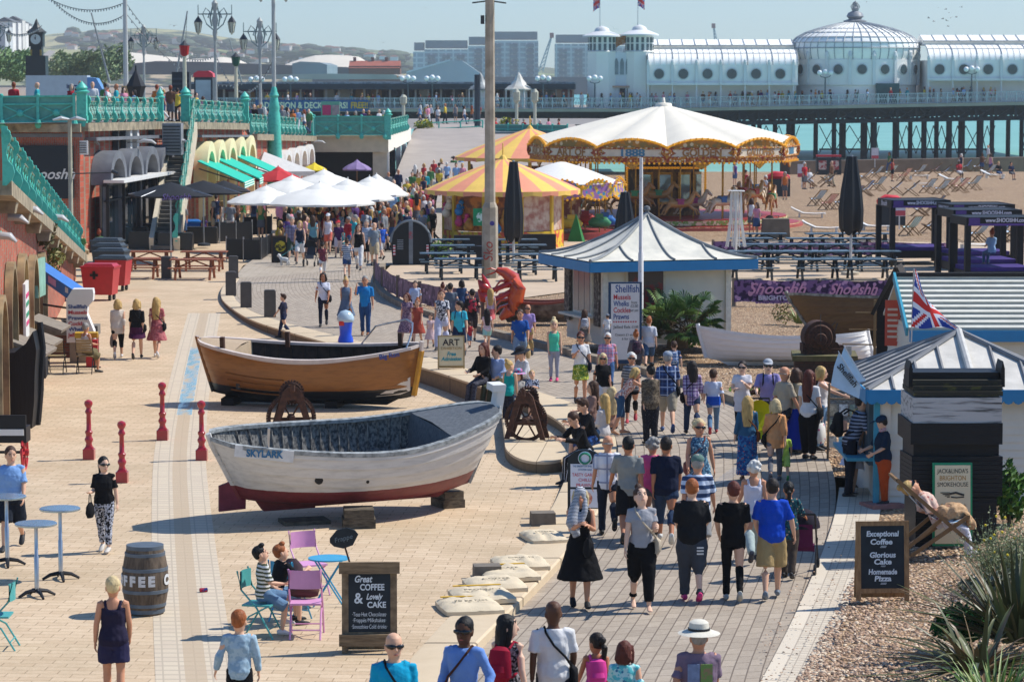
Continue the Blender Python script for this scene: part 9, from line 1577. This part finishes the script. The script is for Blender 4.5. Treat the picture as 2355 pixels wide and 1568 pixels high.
mb.tube([(0,-.2,.27),(0,-.28,.36)],[.03,.015],6);fuse(mb.build('coat',mat('#d9d4cb',.9,.15,9,.4),t),.02,.02);mb=MB();mb.tube([(0,.2,.36),(.1,-.5,.8),(.2,-.7,.95)],.012,5);tag(mb.build('dog_lead',mat('#3fa0a8'),None,loc=p,rz=R_(60)),'taut turquoise dog lead held above the small white dog','lead')
SITW=((82,70),(74,62),(16,6,50,15),(20,6,60,20))
def seat(u,v,z,hp,face,*a,**k):return H(u,v,hp,face,*a,zone=.44,drop=.42,**k)
ks=dict(pose=SITW)
for q,k in(((1112,893,.0,172,140,'person with long auburn hair in black jumper and grey patterned leggings, seated on the kerb','f',('t','#121214',.9,.86,1),('p',floralmat('#4a4a55','#2f2f38',None,30),1),('long','auburn')),ks),((1142,892,.0,168,150,'person in pale blue shirt and olive trousers, seated beside the black jumper','m',('t','#9fb0d2',.9,.86),('p','#4a4a36',1),('crop','dark')),dict(pose=SITW,head=(-60,0))),((1192,915,.0,130,170,'small girl in bright pink printed sunhat, seated on the kerb','f',('t','#b9b5ac',.6,.86),('p','#5f6a78',1),('bob','brown')),dict(pose=SITW,kid=1,hat=('brim',floralmat('#d8408f','#3fb0c4','#e8d0dc',18)))),((1212,895,.0,165,120,'person in dark bucket hat leaning among the seated children','m',('t','#c9c9cc',.9,.86),('p','#4a4f58',1),('crop','dark')),dict(pose=SITW,hat=('brim','#2a2c33'),lean=15)),((1362,1032,.1,200,115,'teenage boy in black t-shirt with a bag on his knees, seated on the kerb','m',('t','#121318',.45,.86),('p',floralmat('#1a2f5a','#2f5a9a',None,12),.5),('quiff','brown')),dict(pose=((70,62),(78,74),(30,6,70,25),(30,6,70,25)),lean=18)),((1348,1062,.05,205,118,'seated teenager in striped black tracksuit trousers behind the round-topped board','m',('t','#15161a',.9,.86),('p',stripemat(('#15161c','#cfd0d6'),0,.055,split=.8),1),('crop','brown')),dict(pose=((66,58),(74,66),(30,6,60,25),(30,6,60,25)),lean=25)),((1388,1012,.3,185,60,'girl with very long fair hair and white top seated with her back to the path','f',('t','#c9c4c2',.8,.86),('p',jean,1),('mane','blond')),ks),((1362,985,.3,185,100,'girl with brown hair resting a hand on her face among the seated teens','f',('t','#8a6f66',.6,.86),('p','#2f3f5a',1),('mane','brown')),ks),((1406,990,.4,175,40,'girl with golden hair in the row of seated teens','f',('t','#b58a76',.5,.86),('p','#3f3f4a',1),('mane','fair')),ks)):seat(*q,**k)
a=H(1168,985,152,-30,'blonde person in green vest and dark trousers leaning towards the seated girl','f',('v','#0f9a92',0,.82),('p',floralmat('#1a1c26','#24283a',None,20),1),('bun','blond'),zone=0.,lean=14,head=(-20,-20),pose=STAND)
H(1224,968,115,175,'fair-haired boy in dark flowered shirt holding a toy by the rusty winch','m',('t',floralmat('#1a2236','#c9ccd6',None,16),.5,.8),('p','#15161a',.5),('crop','blond'),zone=.25,kid=1,pose=((2,2),(-2,3),(30,8,70,30),(30,8,70,30)),head=(10,-25))
p=P(1163,935);t=thing('small_dog','curly white dog peeping between the seated legs','dog',p,R_(170));mb=MB();mb.tube([(0,-.2,.2),(0,0,.26),(0,.12,.34)],[.1,.13,.09],10);mb.blob((0,.16,.46),(.09,.1,.09),10,0,6);mb.tube([(0,.22,.44),(0,.3,.42)],[.05,.03],8)
for x in(-.08,.08):mb.tube([(x,.1,.25),(x,.12,.01)],[.04,.03],8);mb.tube([(x*1.1,.15,.5),(x*1.3,.14,.4)],.03,6)
fuse(mb.build('coat',mat('#d3cbbb',.9,.2,14,.5),t),.02,.03)
p=P(2150,1272,.08);o=dup(pr[0],p,R_(92),'blue striped deckchair before the smokehouse sign, with a woman and dog in it','striped deckchairs on the shingle',None,1.22)
a=H(2158,1272,250,-88,'fair-haired person in sunglasses, floral top and white jeans lying in the deckchair','f',('t',floralmat('#d2b8a8','#c9a89a','#b0605a',12),.5,.88),('p','#d6d5de',.97),('bun','blond'),wh,zone=.08,lean=-38,pose=((72,62),(66,56),(30,8,70,20),(40,12,80,10)),head=(10,-28),shades=1,skin=1);a.location.z=p.z+.06-.42*a.scale[0]
t=thing('poodle','cream curly dog asleep on the lap of the person in the deckchair','dog',p+V((.3,-.06,.62)),R_(-60));mb=MB();mb.tube([(0,-.22,.0),(0,-.1,.07),(0,.08,.06),(0,.18,.02)],[.09,.15,.14,.08],10);mb.tube([(0,.2,.0),(.05,.28,-.12),(.06,.32,-.24)],[.07,.075,.06],8);mb.tube([(.1,.15,.02),(.14,.2,-.15)],[.05,.04],8)
mb.tube([(-.1,.15,.02),(-.1,.24,-.14)],[.05,.04],8);mb.blob((0,-.24,.08),(.1,.11,.1),10,0,6);fuse(mb.build('coat',mat('#c9a67f',.95,.3,16,.6,col2='#a07a56'),t),.018,.05)
t=H(2028,1160,200,112,'painted fisherman figure in navy cap and orange trousers holding a tall menu board','m',('t','#16283c',.5,.82),('p','#b0491f',1,.035),('crop','dark'),zone=.1,pose=((2,2),(-2,3),(20,10,40,10),(14,12,60,20)),hat=('cap','#16304a'),head=(-25,16),fat=1.35,name='fisherman_statue');t['category']='statue';mb=MB();mb.box((0,0,-.04),(.6,.7,.09));mb.build('plinth',mat('#a8746a',.8),t,0)
mb=MB();mb.tube([(0,0,1.47),(.0,.02,1.52)],[.085,.08],12);mb.build('scarf',stp('#b02f3a','#d8d0d0',.02),t)
s_=thing('menu_board','tall narrow white menu board leaning on the fisherman figure','sign',P(1994,1120,.1)+V((.05,-.05,.28)),R_(-12));s_.rotation_euler[1]=R_(17);mb=MB();mb.box((0,0,.55),(.26,.03,1.12));mb.build('board',mat('#d6d6de',.5),s_,0)
for i,(z,c)in enumerate(((1.0,'#4a8ab0'),(.9,'#4a8ab0'),(.78,'#c8505a'),(.66,'#4a6a8a'),(.5,'#c8505a'),(.36,'#c9a08a'),(.08,'#5a3f6a'))):mb=MB();mb.box((0,-.02,z),(.18,.01,.04 if z>.1 else.09));mb.build('print',mat(c),s_,0)
def pushchair(label,p,rz,c,hood):
 t=thing('pushchair',label,'pushchair',p,rz);mb=MB();mb.grid([[(x,y_,z)for x in(-.17,.17)]for y_,z in((.3,.3),(.2,.45),(-.05,.42),(-.2,.8))]);mb.build('seat',cloth(c),t);mb=MB();mb.lathe([(.27*cos(q),.3*sin(q))for q in[i*.26 for i in range(7)]],12,(0,0,0),a0=pi,a1=2*pi);mb.v=[(x,y_*.9+.05,z+.72)for x,y_,z in mb.v];mb.build('hood',cloth(hood),t);mb=MB()
 for x in(-.22,.22):mb.tube([(x,-.45,1.0),(x,-.1,.6),(x,.35,.12)],.014,6);mb.tube([(x,.1,.55),(x,-.35,.1)],.014,6)
 mb.tube([(-.22,-.45,1.0),(.22,-.45,1.0)],.02,6);mb.build('frame',black,t)
 for x in(-.22,.22):
  for y_ in(-.35,.35):mb=MB();mb.tube([(x-.02,y_,.1),(x+.02,y_,.1)],.1,14);mb.build('wheel',black,t)
pushchair('dark pushchair hung with bags, pushed by the person in the teal tunic',W(1845,1318),R_(-10),'#5a1f4a','#2a2630');pushchair('pushchair with a bright yellow hood on the walkway',W(1745,1040),R_(178),'#c9c41f','#d8d012');pushchair('black pushchair beside the carousel steps',P(1770,545,.1),.5,bk,bk)
pushchair('grey pushchair in the crowd beside the barriers',P(715,612,.14),3,'#3a3f48','#2a2c33')
# ---------------------------------------------------------------- the distant crowd: a few figures built once, copied with their own clothes
TC={'white':'#d9d8d8','black':'#161619','navy':'#1f2a48','grey':'#85878a','red':'#b52f38','pale blue':'#8fb0d3','pink':'#d88fa3','turquoise':'#2f9fa8','purple':'#5a3f78','yellow':'#d2b53f','green':'#4a7a4a','orange':'#d2763a','brown':'#6a4a38'}
BC={'dark':'#1c1f26','denim':'#3f5a80','beige':'#b0a082','white':'#d3d1cf','grey':'#5f6268'}
PR=[]
for i,(sx,ps,tp,bt_,hr_)in enumerate((('m',WALK,('t',wh,.45,.82),('p',nv,1),('crop','brown')),('m',STAND,('t',wh,.45,.82),('p',nv,.52,.03),('crop','brown')),('f',WALK2,('t',wh,.35,.84),('p',nv,1,.01),('long','brown')),('f',STAND,('t',wh,.0,.84),('p',nv,.4),('bob','brown')),('f',STEP,('t',wh,.3,.84),('s',nv,.5),('mane','brown')),('m',STEP,('t',wh,.9,.82),('p',nv,1),('bald','grey')),('f',SIT,('t',wh,.4,.86),('p',nv,1),('bun','brown')),('m',SIT,('t',wh,.45,.86),('p',nv,.6),('crop','brown')))):t=human(.98 if sx=='m' else.93,sx,ps,tp,bt_,hr_,'#3a3638',skin=i%4,vox=.034,hands=False);t['seat']=ps is SIT;t.location=(0,-60,-40);PR.append(t)
dg=bpy.context.evaluated_depsgraph_get();dg.update();new=[(o,bpy.data.meshes.new_from_object(o.evaluated_get(dg)))for o in PEND]
for o,me in new:
 old=o.data;o.modifiers.clear();o.data=me
 if not old.users:bpy.data.meshes.remove(old)
cnt=[0];USED=set()
def crowd(p,face,place,group,k=None,seat=False,kid=False):
 g=random.Random(cnt[0]*31+5);cnt[0]+=1;ids=[6,7]if seat else[0,1,2,3,4,5];k=ids[g.randrange(len(ids))]if k is None else k;src=PR[k];hn=['brown','dark','blond','grey','red','white','black'][g.randrange(7)]
 for _ in range(60):
  tn,bn=g.choice(list(TC)),g.choice(list(BC));L=f"{hn}-haired {'seated person' if seat else 'child' if kid else 'person'}, {tn} top, {bn} {'skirt' if k == 4 else 'shorts' if k in (1, 3, 7) else 'trousers'}, {place}"
  if L not in USED:break
 USED.add(L);c=dup(src,(p[0],p[1],p[2]-src['low']-(.28 if seat else 0)),R_(face),L,group,None,src.scale[0]*g.uniform(.95,1.05)*(.7 if kid else 1))
 for ch in c.children:
  n=ch.name.split('.')[0];m=cloth(TC[tn])if n in('top','dress')else cloth(BC[bn])if n in('trousers','shorts','skirt')else hairm(hn)if n=='hair' else skinm(cnt[0]%4 if cnt[0]%9 else 4)if n=='body' else None
  if m:ch.material_slots[0].link='OBJECT';ch.material_slots[0].material=m
 return c
def rz_(y):return.13 if y<192 else.16+(y-192)*.064 if y<202 else.8+(y-202)*.0625 if y<242 else 3.32
def RP(u,v):
 z=.2
 for _ in range(14):z=rz_(P(u,v,z).y)
 return P(u,v,z)
g=random.Random(2)
for i,(u,v)in enumerate(((963,388),(984,390),(1026,388),(1046,391),(1069,391),(1092,381),(1005,364),(986,361),(1075,347),(1107,358),(1015,408),(1040,412),(1062,405),(998,425),(975,432),(1028,430),(990,446),(1010,450),(955,440),(948,460),(1000,338),(1030,345),(1052,330),(1088,325),(1020,320),(1075,312),(1042,372),(1010,382))):crowd(RP(u,v),g.choice([0,180,170,10]),'on the asphalt ramp up to the road','people on the ramp')
for i in range(22):u=905+g.random()*95;v=470+g.random()*110;crowd(P(u,v,.13),g.choice([0,180,170,190,20]),'between the ivory parasols and the striped kiosk','people by the striped kiosk')
for i in range(38):v=532+62*(i/38);u=645+g.random()*250;crowd(P(u,v,.13),g.uniform(0,360),'in the café crowd under the ivory parasols','café crowd')
for i in range(16):v=548+40*(i/16);u=640+g.random()*220;crowd(P(u,v,.13),g.uniform(0,360),'at the café tables','seated café guests',seat=True)
for i,(u,v)in enumerate(((490,545),(510,540),(530,548),(545,535),(420,556),(498,530),(560,530),(585,535),(600,548),(606,528),(470,555))):crowd(P(u,v,.1),g.choice([0,180,90,-90]),'outside the cream arched shop','people at the cream arches',kid=i==10)
for u,v in((188,585),(229,580)):crowd(P(u,v,.02),-20,'sitting behind the dark wheeled bins','people by the bins',seat=True)
for i,(u,y)in enumerate(((165,127.5),(185,129),(252,131),(270,134),(283,134),(300,136),(378,144.5),(372,145),(408,146.5),(32,127),(86,127),(520,170),(500,168))):a=polyat(TER,y);p=Q(u,240,y);p.z=a.z-.02;p.x=min(p.x,a.x-.5);crowd(p,g.choice([90,-90,0,180]),'behind the high turquoise railing','people on the upper road')
for i in range(12):u=570+i*12.5+g.random()*5;y=172+(u-570)*.2;a=polyat(TER,y);p=Q(u,250,y+1.5);p.z=a.z;crowd(p,g.uniform(0,360),'behind the lower turquoise railing','people on the lower terrace')
for i in range(13):u=740+i*18+g.random()*6;p=Q(u,280,208+g.random()*3);p.z=3.5;p.x=min(p.x,-9.0)if u<900 else p.x;crowd(p if p.x<-8.8 else V((p.x,264+g.random()*8,3.34)),g.uniform(0,360),'on the terrace at the head of the ramp','people at the head of the ramp')
for i in range(17):u=960+i*20+g.random()*8;y=255+g.random()*20 if u<1130 else 240.5+g.random()*2;p=Q(u,280,y);p.z=3.34 if u<1130 else Q(1135,322,240).z;crowd(p,g.uniform(0,360),'along the railing at the head of the ramp','people along the ramp railing')
for i in range(50):
 u=[1000,1130,1195,1250,1280,1310,1395,1430,1440,1470,1515,1550,1640,1690,1720,1735,1790,1815,1850,1865,1880,1900,1915,1965,2075,2120,2140,2150,2215,2305,700,760,640,860][i%34]+g.uniform(-14,14);y=YP+.8+g.random()*2.2;crowd((X(u),y,Z(250)+bend(X(u))+.02),g.uniform(0,360),'on the pier deck','people on the pier')
for u,v,l in((2052,418,0),(1912,430,0),(2258,400,1),(2278,402,1),(2045,398,0),(2272,380,1),(1850,436,0),(2210,402,0)):crowd(P(u,v,0),g.uniform(0,360),'among the beach deckchairs','people on the beach',seat=False)
for u,v in((1860,425),(2296,404),(2325,405),(2205,404)):crowd(P(u,v,.05),200,'sunbathing by the sea wall','people on the beach',seat=True)
for u,v in((1728,540),(1740,545),(1805,460),(1690,430),(1760,470),(1715,455)):crowd(P(u,v,.1),g.uniform(0,360),'at the carousel steps','people at the carousel')
crowd(P(2280,612,.75),20,'sunbathing on a purple mattress of the beach beds','people on the beach beds',6)
import numpy as np
def throng(spots):
 pal=[skinm(k)for k in range(5)]+[cloth(c)for c in TC.values()]+[cloth(c)for c in BC.values()]+[hairm(h)for h in('brown','dark','blond','grey','black')];nt=len(TC);nb=len(BC);C_,L_,S_,M_=[],[],[],[];off=lo=0;g=random.Random(17)
 for p,f in spots:
  src=PR[g.randrange(6)];s=src.scale[0]*g.uniform(.94,1.05);mt=np.array(Matrix.Translation((p[0],p[1],p[2]-src['low']))@Matrix.Rotation(f,4,'Z')@Matrix.Scale(s,4));pick={'top':5+g.randrange(nt),'dress':5+g.randrange(nt),'hair':5+nt+nb+g.randrange(5),'body':g.randrange(4),'shoe':6}
  for c in src.children:
   me=c.data;n=len(me.vertices);co=np.empty(n*3,np.float32);me.vertices.foreach_get('co',co);co=co.reshape(-1,3)@mt[:3,:3].T+mt[:3,3];C_.append(co);lv=np.empty(len(me.loops),np.int32);me.loops.foreach_get('vertex_index',lv);L_.append(lv+off);ls=np.empty(len(me.polygons),np.int32);me.polygons.foreach_get('loop_start',ls);S_.append(ls+lo);M_.append(np.full(len(ls),pick.get(c.name.split('.')[0],5+nt+(int(p[0]*97)%nb)),np.int32));off+=n;lo+=len(lv)
 C_,L_,S_,M_=[np.concatenate(k)for k in(C_,L_,S_,M_)];me=bpy.data.meshes.new('crowd');me.vertices.add(len(C_));me.loops.add(len(L_));me.polygons.add(len(S_));me.vertices.foreach_set('co',C_.astype(np.float32).ravel());me.loops.foreach_set('vertex_index',L_);me.polygons.foreach_set('loop_start',S_)
 for m in pal:me.materials.append(m)
 me.polygons.foreach_set('material_index',M_);me.update(calc_edges=True);me.polygons.foreach_set('use_smooth',[True]*len(S_));o=bpy.data.objects.new('crowd',me);COL.objects.link(o);tag(o,kind='stuff')
g=random.Random(23);sp_=[(P(640+g.random()*300,500+g.random()*82,.13),g.uniform(0,6.28))for _ in range(62)]+[(P(890+g.random()*90,450+g.random()*80,.13),g.choice((0,3.1)))for _ in range(16)]+[(RP(955+g.random()*140,310+g.random()*130),g.choice((0,3.1,.2)))for _ in range(20)]+[((X(u_),YP+.8+g.random()*2.4,Z(250)+bend(X(u_))+.02),g.uniform(0,6.28))for u_ in[g.uniform(600,2350)for _ in range(60)]]
sp_+=[(V((TER[0].x+(TER[5].x-TER[0].x)*f-1.2-g.random(),128+f*75,polyat(TER,128+f*75).z)),g.uniform(0,6.28))for f in[g.random()for _ in range(22)]]
throng(sp_)
t=thing('smoke_puff','wisp of white vapour drifting beside the striped polo','smoke',W(1625,1300)+V((.12,-.2,1.35)));t['kind']='stuff';mb=MB();mb.tube([(0,0,0),(.1,0,.06),(.22,0,.12),(.33,0,.22)],[.02,.05,.07,.05],10);fuse
o=mb.build('vapour',mat('#eef2f6',1,.05,5,alpha=.12),t)
for t in PR:
 for c in list(t.children):bpy.data.objects.remove(c)
 bpy.data.objects.remove(t)
# ---------------------------------------------------------------- sea air
mb=MB();mb.box((0,2480,98),(7000,5040,210));hm=bpy.data.materials.new('sea air');hm.use_nodes=True;hn=hm.node_tree.nodes;hn.clear();pv=hn.new('ShaderNodeVolumePrincipled');pv.inputs['Color'].default_value=(.97,.99,1,1);pv.inputs['Density'].default_value=.00017;pv.inputs['Anisotropy'].default_value=.2
ho=hn.new('ShaderNodeOutputMaterial');hm.node_tree.links.new(pv.outputs[0],ho.inputs['Volume']);tag(mb.build('haze',hm,0),kind='stuff')
